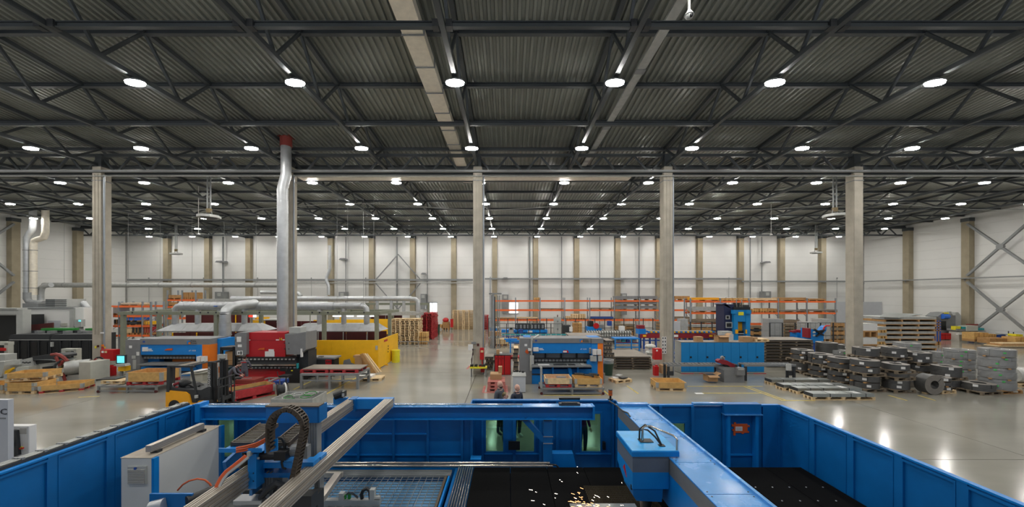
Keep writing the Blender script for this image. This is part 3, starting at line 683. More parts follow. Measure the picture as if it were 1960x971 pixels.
# blue cable tray with the flat chains
tz = Z(858, 5.25)
MB().box(X(432, 5.25), 5.12, tz - .01, X(512, 5.25), 5.55, tz).box(X(432, 5.25), 5.12, tz, X(512, 5.25), 5.135, tz + .05).prism([(X(506, 5.1), tz - .01), (X(531, 5.1), tz + .03), (X(531, 5.1), tz + .20), (X(506, 5.1), tz + .14)], 'y', 5.1, 5.115).build('cable_tray', 'bluemid', t)
for (pa, pb, n_, w) in (((463, 850), (515, 812), 14, .32), ((538, 850), (580, 813), 12, .23)):
    ya, yb_ = 5.3, 6.4
    pts = [Vector((X(pa[0] + (pb[0] - pa[0]) * i / n_, ya + (yb_ - ya) * i / n_), ya + (yb_ - ya) * i / n_, Z(pa[1] + (pb[1] - pa[1]) * i / n_, ya + (yb_ - ya) * i / n_))) for i in range(n_ + 1)]
    for i in range(n_):
        p = pts[i]; B('chain_link', 'brownlink', t, p.x - w / 2, p.y, p.z - .03, p.x + w / 2, p.y + .028, p.z + .02)
    m_ = MB()
    for s_ in (-1, 1): m_.bar(pts[0] + Vector((s_ * w / 2, 0, -.01)), pts[-1] + Vector((s_ * w / 2, 0, -.01)), .02, .07)
    m_.build('chain_side', 'brownlink', t)
    if w > .4: BAR('chain_rail', 'blue', t, pts[0] + Vector((.5, 0, -.12)), pts[-1] + Vector((.5, 0, -.12)), .04, .1)
# the hanging energy chain: arch of links
yc = 5.05; path = [(519, 862), (518, 846), (517, 832), (518, 818), (520, 807), (525, 797), (533, 789), (543, 784), (554, 782), (564, 785), (573, 792), (580, 801), (583, 811), (583, 822), (581, 834), (578, 848), (575, 862), (572, 876), (569, 890), (566, 904), (562, 918), (558, 932)]
P3 = [Vector((X(a, yc), yc, Z(b, yc))) for a, b in path]
fine = []
for i in range(len(P3) - 1):
    for k in range(2): fine.append(P3[i].lerp(P3[i + 1], k / 2))
fine.append(P3[-1])
for i in range(len(fine) - 1):
    d = fine[i + 1] - fine[i]; mid = (fine[i] + fine[i + 1]) / 2; nrm = Vector((-d.z, 0, d.x)).normalized(); L = d.length
    m_ = MB()
    for s_ in (-.06, .06): m_.bar(fine[i] + Vector((0, s_, 0)) - d * .05, fine[i + 1] + Vector((0, s_, 0)) + d * .05, .018, .066)
    for q in (-.026, .026): m_.bar(mid + nrm * q + Vector((0, -.06, 0)), mid + nrm * q + Vector((0, .06, 0)), L * .45, .012, up=nrm)
    m_.build('chain_link', 'brownlink' if i % 1 == 0 else 'char', t)
MB().tube([p + Vector((0, .02, 0)) for p in fine], .016, 6).build('cable_core', 'black', t)
MB().tube([(X(a, 5.3), 5.3, Z(b, 5.3)) for a, b in ((532, 839), (540, 840), (545, 848), (545, 860), (542, 872), (540, 885), (542, 895), (548, 897))], .022, 8).build('hose', 'black', t, smooth=True)
for k in range(3):
    MB().tube([(X(a, 5.2 - i * .04), 5.2 - i * .04, Z(b, 5.2) + .03 * k) for i, (a, b) in enumerate(((508, 846 + k), (490, 853 + k), (470, 858), (452, 859)))], .014, 6).build('cable', 'hose', t)
for k in range(5):
    MB().tube([(X(a + k * 1.6, 5.0 - i * .05), 5.0 - i * .05, Z(b + k, 5.0 - i * .05)) for i, (a, b) in enumerate(((470, 872), (458, 882), (444, 893), (431, 903), (422, 914), (415, 927), (410, 942)))], .016, 6).build('cable', 'hose' if k < 3 else 'galvm', t, smooth=True)
BAR('carriage_rail', 'blue', t, (X(430, 5.4), 5.4, Z(893, 5.4)), (X(474, 5.9), 5.9, Z(852, 5.9)), .05, .14)
BAR('cable_channel', 'bluelite', t, (X(480, 5.2), 5.2, Z(944, 5.2)), (X(545, 6.2), 6.2, Z(893, 6.2)), .04, .08)
MB().tube([(X(a, 5.2), 5.2, Z(b, 5.2)) for a, b in ((520, 975), (505, 962), (500, 952), (512, 938), (530, 925), (540, 928), (537, 940), (528, 950))], .045, 8).build('cable_chain', 'char', t)
# lower gripper arms
gz = 1.45; m_ = MB()
def garm(pa, pb, w, h, z, name='gripper_arm'):
    ya, yb_ = FY(pa[1], z), FY(pb[1], z)
    BAR(name, 'alu', t, (X(pa[0], ya), ya, z), (X(pb[0], yb_), yb_, z), w, h)
garm((648, 908), (600, 975), .13, .10, gz); garm((572, 912), (500, 985), .12, .10, gz)
ya = FY(909, gz); B('gripper_cross', 'alu', t, X(622, ya), ya - .02, gz - .05, X(655, ya), ya + .05, gz + .04)
yv = 7.0; B('gripper_bar', 'galvm', t, X(615, yv), yv - .05, Z(967, yv), X(728, yv), yv + .05, Z(956, yv))
MB().box(X(650, yv), yv - .05, Z(956, yv), X(659, yv), yv + .05, Z(943, yv)).box(X(709, yv), yv - .05, Z(956, yv), X(718, yv), yv + .05, Z(936, yv)).cyl((X(718, yv), yv, Z(953, yv)), (X(728, yv), yv, Z(953, yv)), .04, 8).build('gripper_block', 'lgrey', t)
MB().box(X(661, yv), yv - .04, Z(954, yv), X(664, yv), yv, Z(946, yv)).box(X(667, yv), yv - .04, Z(954, yv), X(672, yv), yv, Z(945, yv)).build('valve', 'green', t)
MB().tube([(X(a, yv), yv, Z(b, yv)) for a, b in ((693, 955), (692, 947), (695, 939), (702, 936), (708, 940), (709, 955))], .035, 8).build('small_chain', 'black', t)
for k in range(2): MB().tube([(X(a, yv), yv - .03 + .02 * k, Z(b - k, yv)) for a, b in ((660, 950), (668, 943), (677, 945), (686, 953))], .009, 5).build('cable', 'char', t)

# grey control cabinet -------------------------------------------
cy0, cy1, cz = 6.9, 8.6, 1.9; ca, cb_ = X(231, cy0), X(290, cy0)
t = T('control_cabinet', 'long light grey control cabinet with louvred vent inside the blue fence', 'cabinet')
MB().box(ca, cy0, .1, cb_, cy1, cz).build('body', 'cabgrey', t, bevel=.012)
B('lid', 'dustytop', t, ca - .005, cy0 - .005, cz, cb_ + .005, cy1, cz + .008)
B('edge_post', 'bluemid', t, cb_, cy0, .1, cb_ + .05, cy0 + .1, cz - .01); B('edge_post', 'blue', t, cb_, cy1 - .1, .1, cb_ + .06, cy1, cz + .02)
vx0, vx1, vz0, vz1 = X(247, cy0), X(282, cy0), Z(926, cy0), Z(892, cy0)
v = B('vent', 'lgrey', t, vx0, cy0 - .03, vz0, vx1, cy0, vz1); v2 = MB()
for k in range(9): B('louvre', 'ventgrey', t, vx0 + .015, cy0 - .045, vz0 + .02 + k * (vz1 - vz0 - .07) / 9, vx1 - .015, cy0 - .03, vz0 + .043 + k * (vz1 - vz0 - .07) / 9)
B('maker_badge', 'palletblue', t, vx0 + .14, cy0 - .048, vz1 - .055, vx0 + .18, cy0 - .03, vz1 - .015)
t2 = T('aluminium_profile', 'dusty aluminium profile rail lying along the top of the grey cabinet', 'rail')
xa_ = ca + .36
MB().box(xa_, cy0 + .12, cz + .06, xa_ + .11, cy1 - .35, cz + .19).build('profile', 'alu', t2)
for k in range(3): B('groove', 'mgrey', t2, xa_ + .11, cy0 + .12, cz + .08 + k * .035, xa_ + .115, cy1 - .35, cz + .088 + k * .035)
for q in (cy0 + .2, cy1 - .45): B('foot', 'char', t2, xa_ + .01, q, cz + .008, xa_ + .16, q + .1, cz + .06)
t = T('servo_drive', 'black servo motor with orange cable on a blue bracket beside the cabinet', 'motor')
y = 6.35
MB().cyl((X(362, y), y - .05, Z(957, y)), (X(392, y), y + .45, Z(932, y + .4)), .085, 14).build('motor', 'black', t, smooth=True)
MB().cyl((X(300, y), y - .1, Z(966, y)), (X(322, y), y - .06, Z(962, y)), .11, 16).build('coupling', 'galv', t, smooth=True)
MB().box(X(288, y), y - .02, .9, X(369, y), y + .02, Z(945, y)).build('bracket', 'blue', t)
B('bracket_foot', 'blue', t, X(288, y), y - .02, 0, X(300, y), y + .1, .9)
MB().tube([(X(a, 6.7), 6.7, Z(b, 6.7)) for a, b in ((340, 939), (350, 928), (362, 921), (378, 917), (392, 919), (402, 927), (408, 938))], .016, 8).build('cable', 'hose', t, smooth=True)

# cutting gantry bridge ------------------------------------------
gx0, gx1, gz1 = 2.80, 3.55, 2.25; gyF = 9.06
t = T('cutting_gantry', 'blue cutting gantry bridge with grey stripe running away over the black bed', 'gantry')
B('side_plate', 'bluemid', t, gx0, 2.6, 1.37, gx1, gyF, 1.96); B('stripe', 'stripe', t, gx0 - .004, 2.6, 1.96, gx1, gyF, gz1 - .02)
edges = [2.6, 4.1, 5.05, 6.0, 7.05, 8.05, gyF]
for a, b in zip(edges[:-1], edges[1:]):
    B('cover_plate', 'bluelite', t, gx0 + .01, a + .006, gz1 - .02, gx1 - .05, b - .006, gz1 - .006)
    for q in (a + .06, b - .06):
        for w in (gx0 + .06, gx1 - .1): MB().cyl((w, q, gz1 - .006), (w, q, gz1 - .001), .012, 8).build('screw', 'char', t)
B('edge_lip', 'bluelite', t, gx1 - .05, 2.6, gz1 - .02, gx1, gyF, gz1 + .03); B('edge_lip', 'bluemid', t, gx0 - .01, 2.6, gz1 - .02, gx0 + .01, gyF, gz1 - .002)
B('end_cap', 'bluelite', t, gx0 - .02, gyF - .1, gz1 - .002, gx1 + .0, gyF + .06, gz1 + .06); B('end_leg', 'blue', t, gx0 + .02, gyF - .3, 0, gx1 - .02, gyF, 1.37)
MB().tube([(X(a, 9.0 - i * .2), 9.0 - i * .2, Z(b, 9.0 - i * .2)) for i, (a, b) in enumerate(((1166, 768), (1180, 777), (1192, 787), (1202, 791), (1206, 798)))], .018, 6).build('cable', 'char', t)
# cutting head housing
hx0, hx1, hy0, hy1 = 2.15, 2.79, 6.17, 7.06
t = T('laser_housing', 'blue and grey box shaped laser head housing hung on the gantry', 'cutting head')
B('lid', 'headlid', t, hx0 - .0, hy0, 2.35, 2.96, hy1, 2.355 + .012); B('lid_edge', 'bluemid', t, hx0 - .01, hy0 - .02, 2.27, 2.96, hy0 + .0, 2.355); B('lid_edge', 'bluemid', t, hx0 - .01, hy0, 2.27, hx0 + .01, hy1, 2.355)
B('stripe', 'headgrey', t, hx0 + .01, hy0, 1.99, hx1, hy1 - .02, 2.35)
MB().prism([(hy0, 1.99), (hy1 - .02, 1.99), (hy1 - .02, 1.80), (hy0 + .45, 1.62), (hy0, 1.70)], 'x', hx0 + .01, hx1).build('body', 'bluemid', t)
MB().prism([(hx0 + .02, 1.70), (hx0 + .02, 1.58), (hx0 + .08, 1.49), (hx1 - .12, 1.47), (hx1 - .10, 1.70)], 'y', hy0 + .01, hy0 + .5).build('skirt', 'blue', t)
MB().cyl((2.46, hy0 + .2, 1.47), (2.46, hy0 + .2, 1.12), .12, 16, .07).cyl((2.46, hy0 + .2, 1.12), (2.46, hy0 + .2, .99), .05, 12, .015).build('nozzle', 'black', t, smooth=True)
MB().prism([(hy0 + .42, 1.93), (hy0 + .36, 1.82), (hy0 + .50, 1.84)], 'x', hx0 - .0, hx0 + .012).prism([(hy0 + .36, 1.82), (hy0 + .30, 1.75), (hy0 + .44, 1.83)], 'x', hx0, hx0 + .012).build('red_mark', 'fire', t)
MB().box(hx0 + .0, hy0 + .05, 1.66, hx0 + .02, hy0 + .09, 1.74).build('catch', 'black', t)
MB().tube([(2.48, 6.55, 2.36), (2.48, 6.55, 2.62), (2.52, 6.53, 2.66), (2.60, 6.5, 2.67), (2.9, 6.25, 2.60), (2.94, 6.2, 2.56), (2.94, 6.2, 2.2)], .018, 8).build('guard_rail', 'chrome', t, smooth=True)
for k in range(2): MB().tube([(2.44 + .05 * k, 6.62, 2.36), (2.44 + .05 * k, 6.6, 2.58), (2.52 + .05 * k, 6.55, 2.68 - .1 * k), (2.66, 6.45, 2.6 - .1 * k), (2.76, 6.38, 2.36)], .016, 6).build('hose', 'black', t, smooth=True)
B('hose_port', 'char', t, 2.42, 6.5, 2.368, 2.66, 6.66, 2.38); B('hose_port', 'char', t, 2.7, 6.33, 2.368, 2.8, 6.42, 2.38)
# sparks thrown from the cut
for mk, seed, cnt, lab in (('spark', 3, 95, 'orange glowing sparks flying low across the bed from the cutting head'), ('spark2', 8, 40, 'white hot sparks scattered wide over the black bed')):
    rnd = random.Random(seed); mb = MB()
    for _ in range(cnt):
        a = rnd.gauss(math.radians(158), .13 if mk == 'spark' else .5); r = rnd.uniform(.08, 1.35 if mk == 'spark' else 2.1); o = Vector((2.42, 6.35, 1.0))
        p = o + Vector((math.cos(a) * r, math.sin(a) * r, .02 + .22 * r * rnd.random() - .05 * r)); L = rnd.uniform(.02, .075)
        if p.z < TZ + .02: p.z = TZ + .03
        q = p + Vector((math.cos(a) * L, math.sin(a) * L, rnd.uniform(-.01, .01))); mb.bar(p, q, .0035, .0035)
    tag(mb.build('sparks', mk), lab, 'sparks', kind='stuff')

# cabinets beyond the left fence ---------------------------------
t = T('grey_cabinet', 'tall pale grey machine cabinet with dark lettering at the picture\'s left edge', 'cabinet')
y = 7.45; xr_ = X(15, y); zt = Z(766, y)
B('body', 'cabpale', t, xr_ - 1.1, y, .05, xr_, y + .09, zt); B('plinth', 'char', t, xr_ - 1.05, y + .02, 0, xr_ - .03, y + .08, .05)
B('door_seam', 'mgrey', t, xr_ - 1.1, y - .002, .92, xr_, y, .93); B('side_post', 'galvm', t, xr_, y + .02, 0, xr_ + .03, y + .06, 1.25)
text('C', .17, 'char', (xr_ - .155, y - .01, zt - .30), t, sx=1.3); B('small_print', 'mgrey', t, xr_ - .17, y - .004, zt - .40, xr_ - .04, y, zt - .37)
t = T('white_cabinet', 'white machine cabinet with black sloping door and red yellow switch', 'cabinet')
y = 7.9; x1 = X(55, y); zt = Z(816, y); x0 = X(10, y)
MB().box(x0, y, .05, x1, y + .14, zt).build('body', 'white', t, bevel=.01); B('foot', 'char', t, x0 + .05, y + .03, 0, x1 - .05, y + .12, .05)
MB().prism([(X(15, y), Z(822, y)), (X(37, y), Z(823, y)), (X(41, y), Z(870, y)), (X(19, y), Z(878, y)), (X(15, y), Z(878, y))], 'y', y - .05, y).build('door', 'char', t)
B('handle', 'black', t, X(28.5, y), y - .08, Z(854, y), X(33, y), y - .05, Z(844, y)); B('vent', 'ventgrey', t, X(39, y), y - .012, Z(831, y), X(51, y), y, Z(820, y))
MB().cyl((X(42, y), y - .01, Z(858, y)), (X(42, y), y, Z(858, y)), .035, 12).build('switch_plate', 'byellow', t); MB().bar((X(42, y), y - .03, Z(858, y)), (X(48, y), y - .03, Z(857, y)), .03, .03).build('switch', 'fire', t)

# ================================================================== shared kit for the hall's contents
def PB(name, mk, t, px0, px1, py0, py1, y, d=.05):
    """piece whose front face fills the given photo rectangle at depth y and is d deep; built in its thing's own space"""
    l = t.location if t is not None else Vector((0, 0, 0))
    return B(name, mk, t, X(px0, y) - l.x, y - l.y, Z(py1, y) - l.z, X(px1, y) - l.x, y + d - l.y, Z(py0, y) - l.z)
def TH(name, lab, cat, px, y, z=0, group=None): return T(name, lab, cat, (X(px, y), y, z), 0, group)
PL, PW, PHT = 1.5, 1.0, .17
_pm = {}
def pallet_mesh(mk, L=PL, W_=PW):
    k = (mk, L, W_)
    if k not in _pm:
        m_ = MB()
        for i in range(5): m_.cb(0, -W_ / 2 + W_ * (i + .5) / 5, PHT - .045, L, W_ * .15, .045)
        for i in (-1, 0, 1):
            m_.cb(i * (L / 2 - .07), 0, .12, .12, W_, .02)
            for j in (-1, 0, 1): m_.cb(i * (L / 2 - .07), j * (W_ / 2 - .05), .025, .14, .09, .1)
            m_.cb(0, i * (W_ / 2 - .05), 0, L, .10, .03)
        _pm[k] = m_.mesh('wooden_pallet', mk)
    return _pm[k]
def pallet1(x, y, z, mk, lab, grp=None, rz=0, L=PL, W_=PW):       # a pallet of a stack or far off: one mesh
    return tag(link('wooden_pallet', pallet_mesh(mk, L, W_), None, (x, y, z), rz), lab, 'pallet', grp)
def pallet(x, y, z, mk, lab, grp=None, rz=0, L=PL, W_=PW, end=None):       # a near pallet with its boards and blocks
    t = T('wooden_pallet', lab, 'pallet', (x, y, z), rz, grp); e = end or mk
    for i in range(5): B('deck_board', mk, t, -L / 2, -W_ / 2 + W_ * (i + .08) / 5, PHT - .03, L / 2, -W_ / 2 + W_ * (i + .92) / 5, PHT)
    for i in (-1, 0, 1):
        B('stringer_board', mk, t, i * (L / 2 - .07) - .06, -W_ / 2, .12, i * (L / 2 - .07) + .06, W_ / 2, .14)
        for j in (-1, 0, 1): B('block', e, t, i * (L / 2 - .08) - .08, j * (W_ / 2 - .06) - .06, .025, i * (L / 2 - .08) + .08, j * (W_ / 2 - .06) + .06, .12)
        B('runner', mk, t, -L / 2, i * (W_ / 2 - .06) - .06, 0, L / 2, i * (W_ / 2 - .06) + .06, .025)
    return t
def collar(x, y, z, mk, lab, rz=0, L=PL, W_=PW, h=.26, grp=None, n=1):      # wooden frame with steel corner hinges
    t = T('pallet_collar', lab, 'crate', (x, y, z), rz, grp); c = .03
    for k in range(n):
        z0 = k * h + .003 * k
        for s_ in (-1, 1):
            B('long_board', mk, t, -L / 2, s_ * (W_ / 2) - c / 2, z0, L / 2, s_ * (W_ / 2) + c / 2, z0 + h - .006)
            B('short_board', mk, t, s_ * (L / 2) - c / 2, -W_ / 2 + c / 2, z0, s_ * (L / 2) + c / 2, W_ / 2 - c / 2, z0 + h - .006)
            for q in (-1, 1):
                MB().box(s_ * L / 2 - s_ * .10, q * (W_ / 2 + c / 2), z0 + .01, s_ * (L / 2 + .022), q * (W_ / 2 + c / 2 + .01), z0 + h - .02).box(s_ * (L / 2 + c / 2), q * (W_ / 2 + .022), z0 + .01, s_ * (L / 2 + c / 2 + .01), q * (W_ / 2 - .10), z0 + h - .02).build('corner_hinge', 'galvm', t)
    return t
def pstack(x, y, n, mk, where, rz=0, z=0, L=PL, W_=PW, grp=None, jig=.045):
    for k in range(n):
        up = 'topmost' if k == n - 1 else 'bottom' if k == 0 else ORD[k] + ' up'
        pallet1(x + random.uniform(-jig, jig), y + random.uniform(-jig, jig), z + k * PHT, mk, '%s pallet %s' % (up, where), grp or 'pallets ' + where, rz, L, W_)

# ------------------------------------------------------------------ concrete columns of the first row
YC = 22.67
for k, (n_, px) in enumerate(((-2, 193), (-1, 553), (0, 915), (1, 1271), (2, 1633))):
    x = -1.93 + 12 * n_
    t = T('concrete_column', 'tall beige concrete column, %s' % ['leftmost of the free standing row, with red fire box', 'behind the big spiral duct', 'beside the tool bench in the middle aisle', 'with white notices and a red fire box', 'rising behind the steel coils'][k], 'column', (x, YC, 0), 0, 'free standing columns')
    B('shaft', 'concrete', t, -.27, -.3, 0, .27, .3, 13.1); B('steel_cap', 'steel', t, -.2, -.22, 13.1, .2, .22, 13.9)
    B('chamfer_strip', 'concrete', t, -.29, -.27, 0, -.27, .27, 13.0)
    if k < 4:
        MB().cyl((.36, -.2, 0), (.36, -.2, 12.6), .05, 8).build('pipe', 'upright', t)
        MB().cyl((-.1, -.33, 2.5), (-.1, -.33, 12.6), .02, 6).cyl((.12, -.33, 2.5), (.12, -.33, 12.6), .015, 6).build('conduit', 'concrete', t)
    for z in (12.2,): B('clamp', 'mgrey', t, -.31, -.33, z, .31, .33, z + .05)

# ------------------------------------------------------------------ overhead duct, tray, hangers
t = T('roof_duct', 'pale rectangular foil duct running away under the roof, left of the middle truss', 'duct')
zd = H + 9.15; segs = [7, 8.9, 10.75, 12.55, 14.35, 16.2, 18.0, 19.9, 21.8, 23.7, 25.6, 27.5, 29.4]
for a, b in zip(segs[:-1], segs[1:]): B('duct_length', 'foil', t, -3.74, a + .02, zd, -3.0, b - .02, zd + .35); B('flange', 'mgrey', t, -3.78, b - .02, zd - .04, -2.96, b + .02, zd + .38)
t = T('cable_tray', 'long galvanised cable tray under the roof, right of the middle truss', 'cable tray')
B('tray_floor', 'galvm', t, 5.25, 7, zd, 5.6, 30, zd + .02)
for x in (5.25, 5.58): B('tray_side', 'galvm', t, x, 7, zd, x + .02, 30, zd + .08)
for k in range(4): B('tray_cover', 'mgrey', t, 5.22, 9.5 + 5 * k, zd - .02, 5.63, 9.8 + 5 * k, zd)
y = 9.0; x = X(1319, y); zc = Z(28, y)
t = T('ceiling_camera', 'white dome security camera on a hanging pole, top of the picture', 'camera', (x, y, zc))
MB().cyl((0, 0, .08), (0, 0, roofz(9.0) - zc), .035, 8).build('pole', 'white', t); MB().cyl((0, 0, -.02), (0, 0, .10), .12, 16, .05).build('housing', 'white', t, smooth=True); MB().ball((0, 0, -.02), .10, .10, .10, 12, 8).build('dome', 'lgrey', t, smooth=True); MB().ball((.02, -.06, -.06), .05).build('lens', 'black', t, smooth=True)
def hanger(px, py, y, s_, lab):
    t = T('ceiling_fan', lab, 'fan unit', (X(px, y), y, Z(py, y)), 0, 'hanging fan units')
    MB().cyl((0, 0, -.09), (0, 0, .09), .85 * s_, 8).build('housing', 'lgrey', t); MB().cyl((0, 0, -.11), (0, 0, -.09), .6 * s_, 16).build('grille', 'char', t)
    for q in (-.3, .3): MB().cyl((q * s_, 0, .09), (q * .35 * s_, 0, .55), .03, 6).build('strut', 'mgrey', t)
    MB().box(-.18 * s_, -.1, .3, .18 * s_, .1, .6).build('fan_motor', 'wheelbrass', t)
    for q in (-.14, .14): MB().cyl((q * s_, 0, .6), (q * s_, 0, roofz(y) - t.location.z), .05, 6).build('hanger_rod', 'mgrey', t)
hanger(400, 415, 26.5, .85, 'grey hanging fan unit on twin rods, left and near'); hanger(337, 486, 46, .75, 'grey hanging fan unit on thin rods, far left')
hanger(1598, 413, 26.5, .85, 'grey hanging fan unit beside the right free column'); hanger(1562, 484, 46, .75, 'small grey hanging fan unit, far right')
def wand(px, py0, py1, y, lab):
    t = T('hanging_sensor', lab, 'sensor', (X(px, y), y, Z(py1, y))); zt = Z(py0, y) - Z(py1, y)
    MB().cyl((0, 0, .06), (0, 0, roofz(y) - t.location.z), .02, 6).build('rod', 'white', t); MB().cyl((0, 0, 0), (0, 0, .08), .15, 8, .05).build('foot', 'white', t)
wand(380, 418, 449, 30, 'thin white rod sensor hanging left of centre'); wand(1476, 417, 450, 36, 'thin white rod sensor hanging right of centre')
# big vertical spiral duct
y = 21.6
t = T('spiral_duct', 'tall galvanised spiral duct with a red collar, rising to the roof', 'duct', (X(541, y), y, 0))
ox = t.location.x
def ribbed(t, pts, r, mk='galv', rib=.35):
    MB().tube(pts, r, 20).build('duct_pipe', mk, t, smooth=True)
    P = [Vector(p) for p in pts]; m_ = MB()
    for a, b in zip(P[:-1], P[1:]):
        L = (b - a).length; n = int(L / rib); d = (b - a) / max(L, 1e-6)
        for i in range(1, n): q = a + d * L * i / n; m_.cyl(q - d * .012, q + d * .012, r + .014, 20)
    if m_.v: tag(m_.build('seam_rib', mk, t), kind='stuff')
ribbed(t, [(0, 0, 1.6), (0, 0, Z(362, y))], .30); ribbed(t, [(0, 0, Z(362, y)), (0, 0, Z(360, y)), (X(547, y) - ox, 0, Z(337, y)), (X(547.5, y) - ox, 0, Z(334, y)), (X(547.5, y) - ox, 0, Z(280, y))], .285, rib=2)
MB().cyl((X(547.5, y) - ox, 0, Z(281, y)), (X(547.5, y) - ox, 0, Z(264, y)), .33, 18).build('collar', 'rustred', t)
m_ = MB()
for k in range(7): m_.box(X(547.5, y) - ox - .36 + k * .11, -.3, Z(264, y), X(547.5, y) - ox - .30 + k * .11, .3, Z(262, y))
m_.build('collar_teeth', 'rustred', t)

# ================================================================== coil store on the right
def coil_mesh(R, r, h, mk='coil'):
    m_ = MB(); n = 36
    vs = []
    for z, q in ((0, R), (0, r), (h, R - .004), (h, r)):
        for i in range(n): a = 2 * math.pi * i / n; vs.append((math.cos(a) * q, math.sin(a) * q, z))
    fs = []; mi = []
    for i in range(n):
        j = (i + 1) % n
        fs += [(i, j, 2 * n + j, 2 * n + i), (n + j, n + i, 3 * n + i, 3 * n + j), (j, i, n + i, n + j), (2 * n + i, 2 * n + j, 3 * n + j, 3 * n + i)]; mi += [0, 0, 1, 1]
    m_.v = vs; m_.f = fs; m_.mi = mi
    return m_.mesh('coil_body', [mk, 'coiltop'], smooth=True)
_cm = {}
tagm = MB().box(-.085, -.012, -.06, .085, 0, .06).mesh('paper_tag', 'paper')
def coil(x, y, z, R, h, lab, grp, wrapped=False, dark=False):
    k = (R, h, dark)
    if k not in _cm: _cm[k] = coil_mesh(R, R * .46, h)
    t = T('steel_coil', lab, 'steel coil', (x, y, z), random.uniform(0, 6), grp)
    link('coil_body', _cm[k], t)
    m_ = MB()
    for s_ in range(3):
        a = s_ * 2.1 + .4; c, s2 = math.cos(a), math.sin(a)
        m_.bar((c * R * .46, s2 * R * .46, h + .004), (c * (R + .004), s2 * (R + .004), h + .004), .035, .006).bar((c * (R + .004), s2 * (R + .004), 0), (c * (R + .004), s2 * (R + .004), h), .006, .035, up=(c, s2, 0))
        if s_ == 0: m_.build('strap', 'char', t); m_ = MB()
    if not wrapped:
        th = math.atan2(-y, -x) + random.uniform(-.2, .75)              # the paper ticket faces the aisle
        a = th - t.rotation_euler.z
        random.random() < .7 and link('paper_tag', tagm, t, (math.cos(a) * (R + .004), math.sin(a) * (R + .004), h / 2), rot=(0, 0, a + math.pi / 2))
    else:
        n = 30; vs = []
        for z_, q in ((-.02, R + .012), (h * .35, R + .03), (h * .7, R + .018), (h + .012, R + .01), (h + .02, R * .2)):
            for i in range(n): a = 2 * math.pi * i / n; q2 = q + random.uniform(-.01, .018); vs.append((math.cos(a) * q2, math.sin(a) * q2, z_ + random.uniform(-.01, .01)))
        f_ = MB(); f_.add(vs, [(L * n + i, L * n + (i + 1) % n, (L + 1) * n + (i + 1) % n, (L + 1) * n + i) for L in range(4) for i in range(n)]); f_.build('stretch_wrap', 'wrap', t)
        th = math.atan2(-y, -x) + random.uniform(-.1, .5); a = th - t.rotation_euler.z
        o = link('green_sticker', stk, t, (math.cos(a) * (R + .04), math.sin(a) * (R + .04), h * .6), rot=(0, 0, a + math.pi / 2))
    return t
stk = MB().box(-.05, -.008, -.035, .05, 0, .035).mesh('green_sticker', 'sticker')
def battens(x, y, z, R, lab):
    t = T('wooden_battens', lab, 'spacer', (x, y, z), random.choice((0.35, 0.5, .8)))
    for q in (-.3, .3): B('batten', 'wood3', t, -R - .05, q * R * 1.6 - .05, 0, R + .06, q * R * 1.6 + .05, .05)
def stack(px, y, R, tiers, where, wrapped=False, pl='owood', h=.29):
    x = X(px, y); z = 0; grp = 'coils ' + where; n = 0; tot = sum(1 for c in tiers if c in 'Cct'); pn = 0; bn = 0
    for c in tiers:
        if c == 'P':
            pallet1(x, y, z, pl, '%s pallet under coils %s' % (['lowest', 'second', 'third', 'fourth', 'fifth'][pn], where), 'pallets under the coils', rz=.12 + random.uniform(-.05, .05), L=R * 2 + .12, W_=R * 2 * .9); z += PHT; pn += 1
        elif c == 'B':
            battens(x, y, z, R, '%s pair of wooden battens %s' % (['lower', 'next', 'third', 'fourth', 'fifth'][bn], where)); z += .05; bn += 1
        else:
            hh = h if c == 'C' else .17; n += 1
            nm = 'topmost' if n == tot else 'bottom' if n == 1 else ORD[n - 1] + ' up'
            coil(x + random.uniform(-.015, .015), y + random.uniform(-.015, .015), z, R, hh, '%s %s, %s' % (nm, 'film wrapped steel coil' if wrapped else 'dark steel coil', where), grp, wrapped); z += hh + .004
stack(1655, 18.8, .58, 'PCBCPCBC', 'in the nearest left stack')
stack(1714, 18.6, .52, 'PCcPcPC', 'beside the standing coils')
stack(1657, 20.4, .57, 'PCCPCCPCc', 'behind the nearest left stack', h=.26)
stack(1711, 20.5, .53, 'PCCPCCPcct', 'with three thin coils on top', h=.24)
stack(1756, 20.5, .56, 'PccPccPccc', 'with a bluish top edge', h=.24)
stack(1610, 20.3, .60, 'PCBCPCBC', 'next left of the nearest left stack', h=.25)
stack(1571, 21.7, .60, 'PCBCPCBC', 'second from the plate rows', h=.245)
stack(1535, 23.1, .60, 'PCCPCBC', 'closest to the brown plate stack', h=.265)
stack(1673, 21.9, .50, 'PCCPCCPc', 'in the back line left', h=.27)
stack(1710, 22.4, .52, 'PCCPCCP', 'in the back line right under planks', h=.27)
stack(1582, 24.7, .60, 'PCCPCCC', 'far back by the blue machine', h=.27)
stack(1622, 25.4, .55, 'PCCPCC', 'far back at the column foot', h=.27)
stack(1811, 19.15, .55, 'PccPccc', 'with white tickets in a column', h=.2)
stack(1872, 18.3, .58, 'Pcc', 'in the low stack at the front', h=.19)
stack(1608, 24.1, .48, 'PCPCC', 'in white foil', True, h=.3)
stack(1736, 23.4, .62, 'PCCPCCC', 'behind, by the tall plate stack', True, h=.3)
stack(1836, 20.9, .61, 'PCcBCcBCc', 'in the left tall glossy stack', True, 'wood3', h=.34)
stack(1907, 18.55, .61, 'PCcBCcBCcBC', 'in the right tall glossy stack', True, 'wood3', h=.34)
stack(1799, 18.4, .40, 'PcBcBc', 'small with pale green edge', pl='wood', h=.2)
stack(1799, 22.6, .42, 'PCCC', 'small, behind the tall stacks', True, h=.4)
